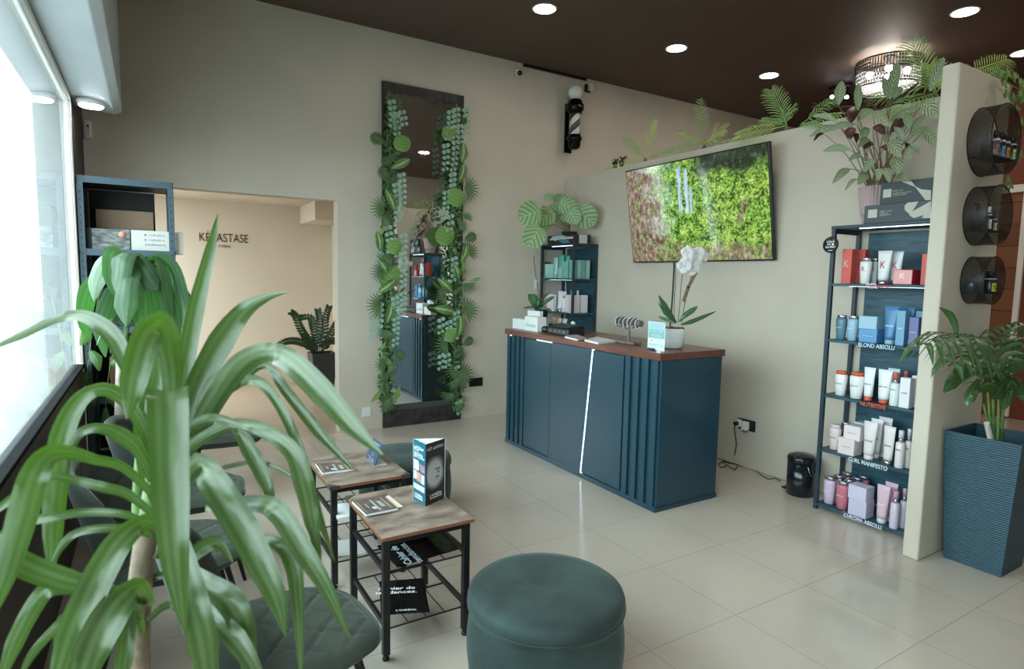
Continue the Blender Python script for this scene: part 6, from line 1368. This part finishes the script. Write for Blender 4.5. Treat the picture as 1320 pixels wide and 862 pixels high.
MB().lathe([(1e-6, zr-.03), (.105, zr-.028)], cp_, 24).build('soil', soil, big) if 0 else MB().lathe([(1e-6, 0), (.104, .002)], (cp_.x, cp_.y, zr-.03), 24).build('soil', soil, big)
def c2p(x, y): return 1020+x/4.535, 60+y/4.535
CL = [((295, 200), (275, 345), 62), ((390, 212), (390, 378), 46), ((625, 90), (575, 310), 62), ((895, 65), (810, 262), 60), ((105, 525), (290, 470), 44), ((200, 495), (375, 455), 40), ((130, 402), (268, 440), 36), ((185, 610), (345, 605), 46), ((240, 800), (345, 715), 48),
  ((313, 842), (385, 775), 26), ((332, 665), (415, 645), 36), ((390, 808), (450, 745), 60), ((420, 735), (490, 668), 50), ((510, 784), (510, 712), 46), ((640, 645), (560, 558), 78), ((625, 745), (605, 650), 74), ((708, 655), (640, 618), 50), ((690, 788), (615, 758), 42),
  ((545, 565), (572, 498), 44), ((430, 468), (432, 540), 50), ((388, 590), (460, 545), 42), ((792, 392), (690, 520), 42), ((806, 468), (700, 532), 36), ((846, 588), (772, 492), 66), ((755, 622), (680, 582), 38), ((862, 420), (742, 325), 84), ((572, 468), (472, 385), 60), ((482, 368), (386, 430), 52),
  ((756, 358), (572, 440), 44), ((575, 795), (545, 710), 46), ((600, 470), (660, 560), 40), ((545, 180), (560, 300), 44), ((650, 235), (600, 300), 56), ((665, 395), (690, 480), 50)]
CM = [((350, 446), (365, 350), 66), ((346, 542), (340, 470), 60), ((382, 565), (378, 505), 30), ((578, 502), (676, 432), 62), ((548, 512), (478, 468), 52), ((420, 598), (480, 575), 38), ((130, 552), (190, 508), 22), ((690, 570), (670, 600), 30), ((560, 610), (520, 590), 26)]
pet = mat('petiole', (120, 104, 78), .6)
ptb = MB()
for i, (tp, bs_, w_) in enumerate(CL+CM):
    dx = cp_.x-.06+.07*((i*37 % 10)/10-.6)-(.10 if tp[1] > 600 else 0)
    a, b = at(*c2p(*bs_), 'x', dx), at(*c2p(*tp), 'x', dx-.05-.03*(i % 3)); L_ = (b-a)
    dpt = (a-EYE).dot(CF); w = w_/4.535*dpt/F/2
    vd = (a-EYE).normalized(); s = L_.normalized().cross(vd)
    mid = a.lerp(b, .5)+PZ*.02
    if i < len(CL) and s.cross(L_).dot(vd) > 0: s = -s
    MB().leaf([a, a.lerp(b, .25)+PZ*.012, mid, a.lerp(b, .8)+PZ*.008, b], [.002, w*.8, w, w*.62, .001], s, .18, 0, .03, 3).build('leaf', cten if i < len(CL) else maroon, big)
    root = V((cp_.x+.05*cos(i*2.4), cp_.y+.05*sin(i*2.4), zr-.03))
    P, W = smooth([root, root.lerp(a, .5)+V((-.01, .0, .05)), a], [.004, .003, .002], 4); ptb.tube(P, W, 5)
ptb.build('petioles', pet, big)
tw = MB()
for l, r in (([(570, 335), (640, 290), (700, 245), (745, 212)], .008), ([(440, 310), (480, 345), (510, 372), (560, 345)], .006), ([(118, 355), (220, 352), (330, 352), (470, 345)], .004), ([(120, 330), (150, 335)], .003)):
    P, W = smooth([at(*c2p(*q), 'x', cp_.x-.02) for q in l], [r]*len(l), 3); tw.tube(P, W, 6)
tw.build('dry_twigs', mat('dark_twig', (74, 54, 46), .7), big)
# ---------------------------------------------------------------- round leaved plant on the corner unit
orb = leafmat('calathea_leaf', (98, 136, 84), (172, 194, 152), 'vein', 7, rough=.45, transl=.2, tcol=(140, 200, 90), var=.12)
oc = V((4.14, 5.60, ZT)); og = thing('round_leaf_plant', 'plant with big round striped leaves on the corner unit behind the styler box', 'plant', oc)
MB().lathe([(.06, 0), (.085, .13), (.092, .13), (.092, .145), (.078, .145), (.074, .12)], (oc.x, oc.y, ZT+.0005), 28).build('pot', mat('grey_pot', (70, 66, 64), .6), og); MB().lathe([(1e-6, 0), (.074, .001)], (oc.x, oc.y, ZT+.12), 20).build('soil', soil, og)
def o2p(x, y): return 660+x/9.575, 240+y/9.575
for i, (cx_, cy_, rx, ry, ang, dx) in enumerate(((215, 350, 108, 130, 200, -.08), (268, 630, 100, 115, 240, -.12), (415, 375, 84, 90, 225, -.1), (408, 490, 62, 58, 250, -.06), (450, 138, 54, 40, 170, .0), (535, 280, 70, 64, 200, -.08), (700, 255, 112, 70, -25, -.1), (755, 380, 76, 70, -60, -.12), (912, 380, 100, 112, -40, -.08), (575, 145, 66, 30, 20, .02), (640, 395, 44, 26, -40, -.1), (655, 180, 70, 34, -30, .02), (520, 390, 50, 40, 250, -.02))):
    c = at(*o2p(cx_, cy_), 'y', 5.66+dx*2-(.10 if cx_ < 300 else .22 if cx_ > 850 else .1 if cx_ > 690 else 0)); s_ = (c-EYE).dot(CF)/F/9.575
    d = (CR*cos(radians(ang))+CU*sin(radians(ang))); L_ = (rx*abs(cos(radians(ang)))+ry*abs(sin(radians(ang))))*s_; W_ = (ry*abs(cos(radians(ang)))+rx*abs(sin(radians(ang))))*s_
    vd = (c-EYE).normalized(); sd = d.cross(vd).normalized(); nrm_ = -vd*.8+PZ*.3
    if sd.cross(d).dot(vd) > 0: sd = -sd
    pts = [c-d*L_*1.0, c-d*L_*.86, c-d*L_*.5+nrm_*L_*.05, c+nrm_*L_*.06, c+d*L_*.5+nrm_*L_*.04, c+d*L_*.86, c+d*L_]
    MB().leaf(pts, [W_*.12, W_*.62, W_*.97, W_, W_*.86, W_*.45, W_*.04], sd, .10, 0, .03, 3).build('leaf', orb, og)
    root = V((oc.x+.02*cos(i), oc.y+.02*sin(i), ZT+.12)); at_ = c-d*L_*.98; MB().tube(smooth([root, root.lerp(at_, .5)+PZ*.06, at_], [1, 1, 1], 4)[0], .0035, 6).build('petiole', stem_m, og)
# ---------------------------------------------------------------- orchids on the counter
och = leafmat('orchid_leaf', (70, 106, 70), (96, 130, 86), 'plain', rough=.3, transl=.12, var=.15)
pc_ = on(871.5, 450); px0, px1 = at(858, 430, 'y', pc_.y).x, at(885, 430, 'y', pc_.y).x
pr_ = (on(885, 447)-on(858.5, 447)).length/2; pcn = V((pc_.x+pr_*.45, pc_.y+pr_*.75, TOP)); pcn.y = pc_.y+pr_*.8
hp_ = at(871, 423, 'y', pcn.y).z-TOP
orc = thing('orchid', 'white flowering orchid in a white pot on the right part of the counter', 'plant', pcn)
MB().lathe([(pr_*.70, 0), (pr_*.86, .008), (pr_*.97, hp_*.35), (pr_, hp_*.7), (pr_*.98, hp_), (pr_*.90, hp_), (pr_*.88, hp_-.02)], pcn+PZ*.0006, 40).build('pot', mat('white_ceramic', (226, 230, 230), .3), orc)
bk_ = MB()
for k in range(60): a = random.random()*6.28; q = pr_*.85*random.random()**.5; bk_.ball(pcn+V((q*cos(a), q*sin(a), hp_-.004+.012*random.random())), .008+.006*random.random(), 6, 0, .6)
bk_.build('bark_mulch', mat('bark_mulch', (122, 104, 84), .9, var=.4), orc, kind='stuff')
YO = pcn.y
def z2(x, y): return 780+x/5.072, 300+y/5.072
for l in ([((465, 585), 0, 10), ((430, 540), -.03, 30), ((385, 470), -.05, 34), ((350, 408), -.06, 4)], [((465, 590), 0, 8), ((430, 560), .02, 20), ((390, 520), .04, 22), ((348, 455), .05, 3)], [((485, 580), 0, 8), ((520, 540), -.03, 34), ((570, 505), -.05, 38), ((604, 480), -.06, 6)],
          [((495, 600), 0, 8), ((560, 582), -.04, 30), ((640, 550), -.06, 26), ((728, 512), -.08, 2)], [((455, 590), 0, 8), ((410, 570), .05, 20), ((370, 556), .08, 20), ((347, 548), .1, 3)]):
    px_leaf(orc, och, [(*z2(*p), dy, w/5.072) for p, dy, w in l], YO, 'leaf', .3, .02)
for l in ([(476, 590), (490, 450), (498, 330), (512, 240), (520, 190)], [(500, 590), (520, 470), (545, 370), (566, 270), (590, 200), (600, 150)]):
    MB().tube(smooth([at(*z2(*q), 'y', YO) for q in l], [1]*len(l), 4)[0], .003, 6).build('flower_stem', mat('orchid_stem', (86, 96, 66), .5), orc)
MB().tube(smooth([at(*z2(*q), 'y', YO+.02) for q in ((452, 560), (452, 450), (460, 330), (460, 200))], [1]*4, 4)[0], .0025, 6).build('support_stick', mat('stick', (70, 62, 56), .6), orc)
st_ = mat('wood_splint', (150, 126, 112), .7, var=.25, scale=30)
for l in (((512, 450), (545, 350), 30), ((540, 360), (596, 255), 26)):
    a, b = at(*z2(*l[0]), 'y', YO-.02), at(*z2(*l[1]), 'y', YO-.02); d = (b-a).normalized(); MB().obox((a+b)/2, d*(b-a).length/2, d.cross(V((0, 1, 0)))*(l[2]/5.072*(a-EYE).dot(CF)/F/2), (0, .003, 0)).build('splint', st_, orc)
pet_ = leafmat('orchid_petal', (236, 236, 238), (246, 246, 248), 'plain', rough=.5, transl=.3, var=.03)
for i, (x, y, r) in enumerate(((540, 130, 34), (520, 215, 38), (570, 225, 40), (612, 135, 34), (640, 150, 30), (600, 180, 30), (560, 150, 26))):
    c = at(*z2(x, y), 'y', YO-.03+.01*(i % 3)); s_ = 1.3*r/5.072*(c-EYE).dot(CF)/F; b = MB(); vd = (c-EYE).normalized(); ux = CR; uy = CU; ph = .3*i
    for k in range(5):
        a = ph+2*pi*k/5+pi/2; d = ux*cos(a)+uy*sin(a); big_ = 1.25 if k in (1, 4) else 1
        b.leaf([c, c+d*s_*.4-vd*.006, c+d*s_*.8-vd*.008, c+d*s_*1.08], [.003, s_*.42*big_, s_*.45*big_, s_*.08], d.cross(vd), .12, 0, .03, 3)
    b.ball(c-vd*.008, s_*.14, 8); b.build('flower', pet_, orc)
# orchid without flowers in a dark pot on the left part of the counter
p2 = V((3.22, at(697.5, 420, 'x', 3.22).y, TOP)); o2 = thing('bare_orchid', 'orchid with bare stems in a dark pot behind the white cartons on the counter', 'plant', p2)
zp = at(697, 399, 'x', 3.22).z; hpp = zp-TOP
MB().lathe([(.042, 0), (.045, .002), (.066, hpp), (.070, hpp), (.070, hpp+.008), (.060, hpp+.008), (.057, hpp-.02)], p2+PZ*.0006, 28).build('pot', mat('teal_pot', (40, 72, 82), .4), o2)
MB().lathe([(1e-6, 0), (.058, .001)], p2+PZ*(hpp-.018), 20).build('bark_mulch', mat('bark_mulch', (122, 104, 84), .9, var=.4), o2)
def q2p(x, y): return 655+x/11.49, 365+y/11.49
YQ = p2.y
for l in ([((430, 375), 0, 40), ((390, 300), -.03, 100), ((350, 220), -.04, 110), ((300, 165), -.05, 20)], [((425, 375), 0, 40), ((410, 290), -.06, 110), ((385, 210), -.07, 110), ((360, 158), -.07, 20)], [((470, 330), 0, 20), ((560, 270), -.04, 56), ((640, 220), -.06, 50), ((690, 198), -.07, 6)], [((450, 300), 0, 20), ((500, 230), .03, 36), ((570, 170), .05, 34), ((630, 135), .06, 4)],
          [((480, 360), -.02, 20), ((560, 375), -.06, 44), ((620, 400), -.08, 44), ((660, 432), -.09, 6)], [((420, 360), 0, 14), ((340, 352), -.03, 28), ((270, 360), -.05, 26), ((218, 372), -.06, 2)], [((440, 380), 0, 30), ((445, 330), -.08, 60), ((450, 280), -.1, 50), ((455, 250), -.1, 4)]):
    px_leaf(o2, och, [(*q2p(*p), dy, w/11.49) for p, dy, w in l], YQ, 'leaf', .25, .02)
for l in ([(697, 398), (693, 370), (690, 350), (688, 330)], [(699, 398), (700, 370), (701, 345), (701.5, 327)]):
    MB().tube(smooth([at(*q, 'y', YQ) for q in l], [1]*4, 4)[0], .003, 6).build('bare_stem', mat('stick', (70, 62, 56), .6), o2)
a = at(690, 366, 'y', YQ-.01); MB().obox(a, (.016, 0, 0), (0, .001, 0), (0, 0, .042)).build('price_tag', mat('lilac_tag', (206, 200, 214), .6), o2)
# ---------------------------------------------------------------- potted plant in the rear room
YZ = 7.5; zc_ = at(412, 500, 'y', YZ); zx0, zx1 = at(398, 500, 'y', YZ).x, at(427, 500, 'y', YZ).x
zz = thing('zamioculcas_plant', 'glossy dark plant in a tall dark planter in the rear room beside the opening', 'plant', ((zx0+zx1)/2+.06, YZ+.12, 0)); zcx = (zx0+zx1)/2+.06
ztop = at(405, 456, 'y', YZ).z
vs = [(zcx-.10, YZ+.02, 0), (zcx+.10, YZ+.02, 0), (zcx+.10, YZ+.22, 0), (zcx-.10, YZ+.22, 0), (zcx-.155, YZ-.03, ztop), (zcx+.155, YZ-.03, ztop), (zcx+.155, YZ+.27, ztop), (zcx-.155, YZ+.27, ztop), (zcx-.14, YZ-.015, ztop), (zcx+.14, YZ-.015, ztop), (zcx+.14, YZ+.255, ztop), (zcx-.14, YZ+.255, ztop), (zcx-.13, YZ, ztop-.06), (zcx+.13, YZ, ztop-.06), (zcx+.13, YZ+.24, ztop-.06), (zcx-.13, YZ+.24, ztop-.06)]
MB().add(vs, [(3, 2, 1, 0)]+[(4*j+k, 4*j+(k+1) % 4, 4*j+4+(k+1) % 4, 4*j+4+k) for j in range(3) for k in range(4)]).build('planter', mat('dark_planter', (48, 50, 56), .4), zz, bevel=.004); MB().add(vs[12:], [(0, 1, 2, 3)]).build('soil', soil, zz)
zl = leafmat('zz_leaf', (38, 66, 36), (70, 100, 60), 'plain', rough=.22, transl=.08, var=.25)
for l, hi in (([(404, 456), (398, 446), (384, 440), (370, 440), (357, 446)], 9), ([(408, 456), (398, 440), (388, 424), (381, 408), (376, 403)], 10), ([(410, 456), (408, 440), (404, 422), (400, 410), (388, 409)], 10), ([(412, 456), (413, 432), (412, 412), (410, 400)], 10), ([(414, 456), (418, 430), (420, 410), (424, 396)], 10), ([(414, 456), (424, 436), (432, 420), (438, 410)], 9), ([(410, 458), (404, 448), (396, 440), (392, 432)], 8), ([(416, 458), (420, 444), (428, 440), (436, 442)], 8)):
    P, _ = smooth([at(a, b, 'y', YZ+.1) for a, b in l], [1]*len(l), 5); P = [V((zcx, YZ+.12, ztop-.06))]+P[1:]; b = MB(); k = len(P); b.tube(P, [.008*(1-.7*i/(k-1)) for i in range(k)], 6)
    for i in range(3, k):
        t_ = (P[i]-P[i-1]).normalized(); sd = t_.cross(V((.2, 1, .2))).normalized()
        for sg in (-1, 1):
            d = (sd*sg*.8+t_*.6).normalized(); L_ = .085*(1-.4*i/k); b.leaf([P[i], P[i]+d*L_*.5, P[i]+d*L_], [.005, .021*(1-.3*i/k), .001], d.cross(V((.3, 1, .2))), .2, 0, 0, 2)
    b.build('stem_with_leaves', zl, zz)
# ---------------------------------------------------------------- ivy on the end of the wing wall
ivm = leafmat('ivy_leaf', (96, 124, 74), (140, 160, 112), 'heart', rough=.4, transl=.25, tcol=(130, 190, 70), var=.25)
iv = thing('ivy_garland', 'ivy garland hanging down the far edge of the wing wall', 'plant', (4.40, 1.60, PT))
YI = 1.585
vp = [at(a, b, 'y', YI) for a, b in ((1289, 93), (1297, 104), (1307, 112), (1318, 116), (1330, 122))]; v2_ = [at(a, b, 'y', YI) for a, b in ((1302, 106), (1304, 130), (1308, 170), (1305, 200), (1300, 225), (1297, 240))]
v3_ = [at(a, b, 'y', YI-.1) for a, b in ((1302, 106), (1296, 140), (1290, 160), (1294, 150), (1304, 148))]
vm = MB(); vm.tube(smooth(vp, [1]*5, 3)[0], .003, 6); vm.tube(smooth(v2_, [1]*6, 3)[0], .0025, 6); vm.build('vine', stem_m, iv)
def ivyleaf(c, r, a, m_=ivm):
    b = MB(); vd = (c-EYE).normalized(); ux = (CR*.9+CF*.35).normalized(); uy = CU; n = 5; pts = []
    star = [(0, -.25), (.55, -.75), (.95, -.2), (.6, .1), (.75, .55), (.25, .5), (0, 1.1), (-.25, .5), (-.75, .55), (-.6, .1), (-.95, -.2), (-.55, -.75)]
    q = [c+(ux*(x*cos(a)-y*sin(a))+uy*(x*sin(a)+y*cos(a)))*r-vd*(.25*r*(1-abs(x))) for x, y in star]; uv = [(.5+.5*x, .5+.45*y) for x, y in star]
    b.add(q+[c-vd*.3*r], [(i, (i+1) % 12, 12) for i in range(12)], 0, True, uv+[(.5, .5)]); return b.build('leaf', m_, iv)
for i, (x, y, r, a) in enumerate(((1290, 98, 12, 2.6), (1300, 96, 12, 3.4), (1309, 99, 10, 3.9), (1316, 106, 9, 4.0), (1295, 108, 9, 2.8), (1299, 122, 12, 3.0), (1308, 128, 11, 3.5), (1316, 122, 10, 3.2), (1304, 138, 10, 3.0), (1312, 140, 8, 3.6), (1317, 158, 9, 3.2), (1314, 172, 8, 2.9), (1316, 200, 8, 3.1), (1310, 205, 9, 2.8), (1300, 232, 8, 3.2), (1296, 240, 8, 2.6), (1303, 240, 8, 3.4), (1313, 186, 6, 3.0), (1320, 112, 9, 3.7), (1318, 130, 8, 3.4))):
    c = at(x, y, 'y', YI-.01-.02*(i % 3)); ivyleaf(c, r*.55/F*(c-EYE).dot(CF)*1.5, a+pi)
# ---------------------------------------------------------------- garlands beside the mirror
gm_ = {'dief': leafmat('dieffenbachia_leaf', (92, 132, 78), (176, 196, 136), 'heart', rough=.4, transl=.2, var=.12), 'mon': leafmat('monstera_leaf', (62, 92, 56), (86, 116, 74), 'vein', 6, rough=.35, transl=.1, var=.2), 'lotus': leafmat('lotus_leaf', (118, 162, 84), (140, 178, 104), 'vein', 5, rough=.45, transl=.3, var=.1),
       'light': leafmat('light_leaf', (132, 166, 92), (150, 180, 110), 'plain', rough=.45, transl=.3, var=.1), 'fan': leafmat('fan_leaf', (88, 118, 76), (110, 138, 94), 'plain', rough=.45, transl=.15, var=.25), 'euc': leafmat('eucalyptus_leaf', (156, 190, 170), (176, 204, 184), 'plain', rough=.55, transl=.2, var=.12), 'fill': leafmat('filler_leaf', (90, 126, 76), (118, 150, 96), 'plain', rough=.5, transl=.15, var=.35)}
YG = YB-.085
def garland(lab, centre, L, E):
    p0 = at(*centre[0], 'y', YG); t = thing('leaf_garland', lab, 'garland', (p0.x, YG, .15))
    P, _ = smooth([at(x, y, 'y', YG+.035) for x, y in centre], [1]*len(centre), 6)
    MB().tube(P, .007, 6).build('vine', stem_m, t)
    f = MB(); rnd = random.Random(3)
    for i in range(len(P)-1):
        for k in range(20):
            q = P[i].lerp(P[i+1], rnd.random())+V((rnd.uniform(-.07, .07), rnd.uniform(-.05, .02), rnd.uniform(-.04, .04))); a = rnd.random()*6.28; d = V((cos(a), -.5, sin(a))).normalized(); l_ = rnd.uniform(.03, .06)
            f.leaf([q, q+d*l_*.5, q+d*l_], [.004, .012, .001], d.cross(V((0, 1, .1))), .2, 0, 0, 2)
    f.build('filler_foliage', gm_['fill'], t, kind='stuff')
    for i, (kd, x, y, ln, ang) in enumerate(L):
        c = at(x, y, 'y', YG-.03-.02*(i % 3)); s = (c-EYE).dot(CF)/F; a = radians(ang); d = PX*cos(a)+PZ*sin(a); sd = V((-sin(a), 0, cos(a))); ou = V((0, -1, 0)); l_ = ln*s*(.66 if kd in ('fan', 'mon') else .88); b = MB()
        if kd == 'dief': b.leaf([c-d*l_*.5, c-d*l_*.25+ou*.02, c+ou*.035, c+d*l_*.3+ou*.02, c+d*l_*.5], [.003, l_*.17, l_*.21, l_*.15, .001], -sd, .12, 0, .02, 3)
        elif kd == 'light': b.leaf([c-d*l_*.5, c+ou*.02, c+d*l_*.5+ou*.01], [.003, l_*.16, .001], -sd, .12, 0, 0, 5)
        elif kd == 'lotus':
            n = 28; vs = [c+ou*.045]; uv = [(.5, .5)]
            for k in range(n): aa = 2*pi*k/n; rr_ = l_*.5*(1+(.05 if k % 2 else 0)); vs.append(c+d*cos(aa)*rr_+sd*sin(aa)*rr_*.95+ou*(.01+.012*sin(3*aa))); uv.append((.5+.5*cos(aa), .5+.5*sin(aa)))
            b.add(vs, [(0, 1+k, 1+(k+1) % n) for k in range(n)], 0, True, uv)
        elif kd == 'mon':
            for k in range(7):
                f_ = -.9+1.8*k/6
                for sg in (-1, 1):
                    q0_ = c-d*l_*.45+d*l_*.9*(k/6)+ou*.02; dd_ = (d*.45+sd*sg).normalized(); w_ = l_*.5*(sin(pi*(k+.8)/7.2))**.6
                    b.leaf([q0_, q0_+dd_*w_*.5+ou*.01, q0_+dd_*w_], [l_*.06, l_*.08, l_*.03], dd_.cross(ou), .1, 0, 0, 2)
        elif kd == 'fan':
            for k in range(11):
                aa = a+radians(-75+15*k); dd_ = PX*cos(aa)+PZ*sin(aa)
                b.leaf([c-d*l_*.4, c-d*l_*.4+dd_*l_*.5+ou*.02, c-d*l_*.4+dd_*l_*(.95-.02*abs(k-5))], [.002, l_*.055, .001], dd_.cross(ou), .3, 0, 0, 2)
        b.build({'dief': 'variegated_leaf', 'light': 'pale_leaf', 'lotus': 'round_leaf', 'mon': 'split_leaf', 'fan': 'fan_leaf'}[kd], gm_[kd], t)
    for (x0, y0, x1, y1) in E:
        a, b_ = at(x0, y0, 'y', YG-.05), at(x1, y1, 'y', YG-.05); n = max(3, int((a-b_).length/.052)); m = MB(); m.tube([a, a.lerp(b_, .5)+V((.012, -.01, 0)), b_], .0018, 5); m2 = []
        for k in range(n):
            p = a.lerp(b_, (k+.5)/n)+V((.012*sin(pi*(k+.5)/n), 0, 0))
            for sg in (-1, 1):
                c = p+V((sg*.022, -.008, .008*sg)); r = .021*(1.1-.3*k/n); vs = [c+V((r*cos(2*pi*j/12), -.006*sin(2*pi*j/12*2+sg), r*sin(2*pi*j/12))) for j in range(12)]; m.add(vs, [tuple(range(12))], 0, True, [(.9, .5)]*12)
        m.build('eucalyptus_strand', gm_['euc'], t)
garland('leaf garland down the left side of the tall mirror', [(506, 128), (503, 180), (502, 240), (500, 300), (499, 360), (499, 420), (497, 470), (499, 525)],
 [('mon', 486, 180, 28, 160), ('lotus', 518, 185, 26, 0), ('dief', 517, 211, 32, 30), ('mon', 494, 225, 26, 120), ('dief', 503, 258, 32, -65), ('fan', 487, 267, 32, 170), ('dief', 488, 311, 30, 100), ('lotus', 508, 318, 24, 0), ('light', 493, 296, 16, 80), ('mon', 510, 160, 20, 70),
  ('fan', 498, 333, 28, 60), ('fan', 486, 350, 28, 175), ('lotus', 503, 355, 34, 0), ('dief', 499, 368, 34, 215), ('fan', 482, 394, 34, 185), ('dief', 502, 402, 34, 75), ('fan', 497, 432, 26, 250), ('light', 493, 446, 16, 60), ('light', 500, 466, 26, -50), ('fan', 491, 468, 26, 160), ('fan', 506, 475, 24, -30), ('fan', 492, 490, 26, 150), ('light', 485, 510, 26, 225), ('light', 511, 508, 28, 70), ('fan', 497, 515, 30, 200), ('fan', 502, 521, 28, -40), ('mon', 513, 457, 24, -35), ('fan', 499, 285, 24, 20), ('mon', 498, 208, 22, 200), ('dief', 494, 345, 24, 120), ('fan', 506, 445, 22, 10), ('mon', 496, 500, 24, 100)],
 [(504, 128, 505, 165), (516, 141, 521, 164), (509, 146, 511, 176), (517, 222, 518, 273), (499, 290, 502, 328), (519, 300, 519, 330), (518, 323, 519, 372), (519, 375, 518, 410), (509, 381, 509, 447), (480, 404, 479, 437), (489, 390, 487, 432), (510, 235, 512, 290), (488, 325, 486, 345)])
garland('leaf garland down the right side of the tall mirror', [(592, 142), (586, 190), (585, 250), (584, 310), (588, 370), (587, 430), (588, 480), (590, 525)],
 [('lotus', 579, 172, 24, 0), ('mon', 597, 157, 14, 60), ('dief', 596, 197, 30, 85), ('dief', 595, 222, 30, 75), ('fan', 607, 243, 34, 5), ('lotus', 588, 255, 28, 0), ('lotus', 573, 304, 30, 0), ('fan', 602, 278, 18, 60), ('mon', 605, 306, 24, 20), ('fan', 606, 320, 30, 40), ('dief', 598, 326, 30, 70), ('light', 596, 344, 22, 90), ('dief', 574, 368, 32, -40), ('light', 612, 360, 18, 15), ('fan', 602, 372, 28, -75), ('mon', 570, 375, 18, 160),
  ('fan', 569, 384, 24, 190), ('fan', 606, 398, 34, 15), ('dief', 573, 399, 34, 170), ('lotus', 581, 432, 22, 0), ('mon', 602, 440, 22, 35), ('fan', 570, 445, 30, 185), ('dief', 592, 420, 32, 85), ('fan', 600, 484, 36, -10), ('light', 588, 489, 18, 110), ('fan', 583, 480, 28, 220), ('fan', 588, 494, 26, -70), ('fan', 578, 512, 24, 250), ('fan', 596, 290, 22, 30), ('dief', 588, 350, 26, 110), ('fan', 583, 410, 24, 140), ('mon', 590, 455, 22, 200), ('fan', 591, 525, 18, -80)],
 [(588, 138, 586, 180), (581, 141, 576, 182), (574, 184, 573, 222), (587, 180, 583, 222), (592, 160, 592, 200), (600, 138, 600, 176), (583, 222, 580, 262), (575, 245, 572, 284), (580, 275, 578, 300), (568, 408, 567, 432), (578, 412, 576, 440), (588, 400, 586, 440), (568, 455, 567, 478), (575, 455, 576, 475), (588, 470, 586, 500), (585, 330, 583, 365), (590, 515, 592, 535)])
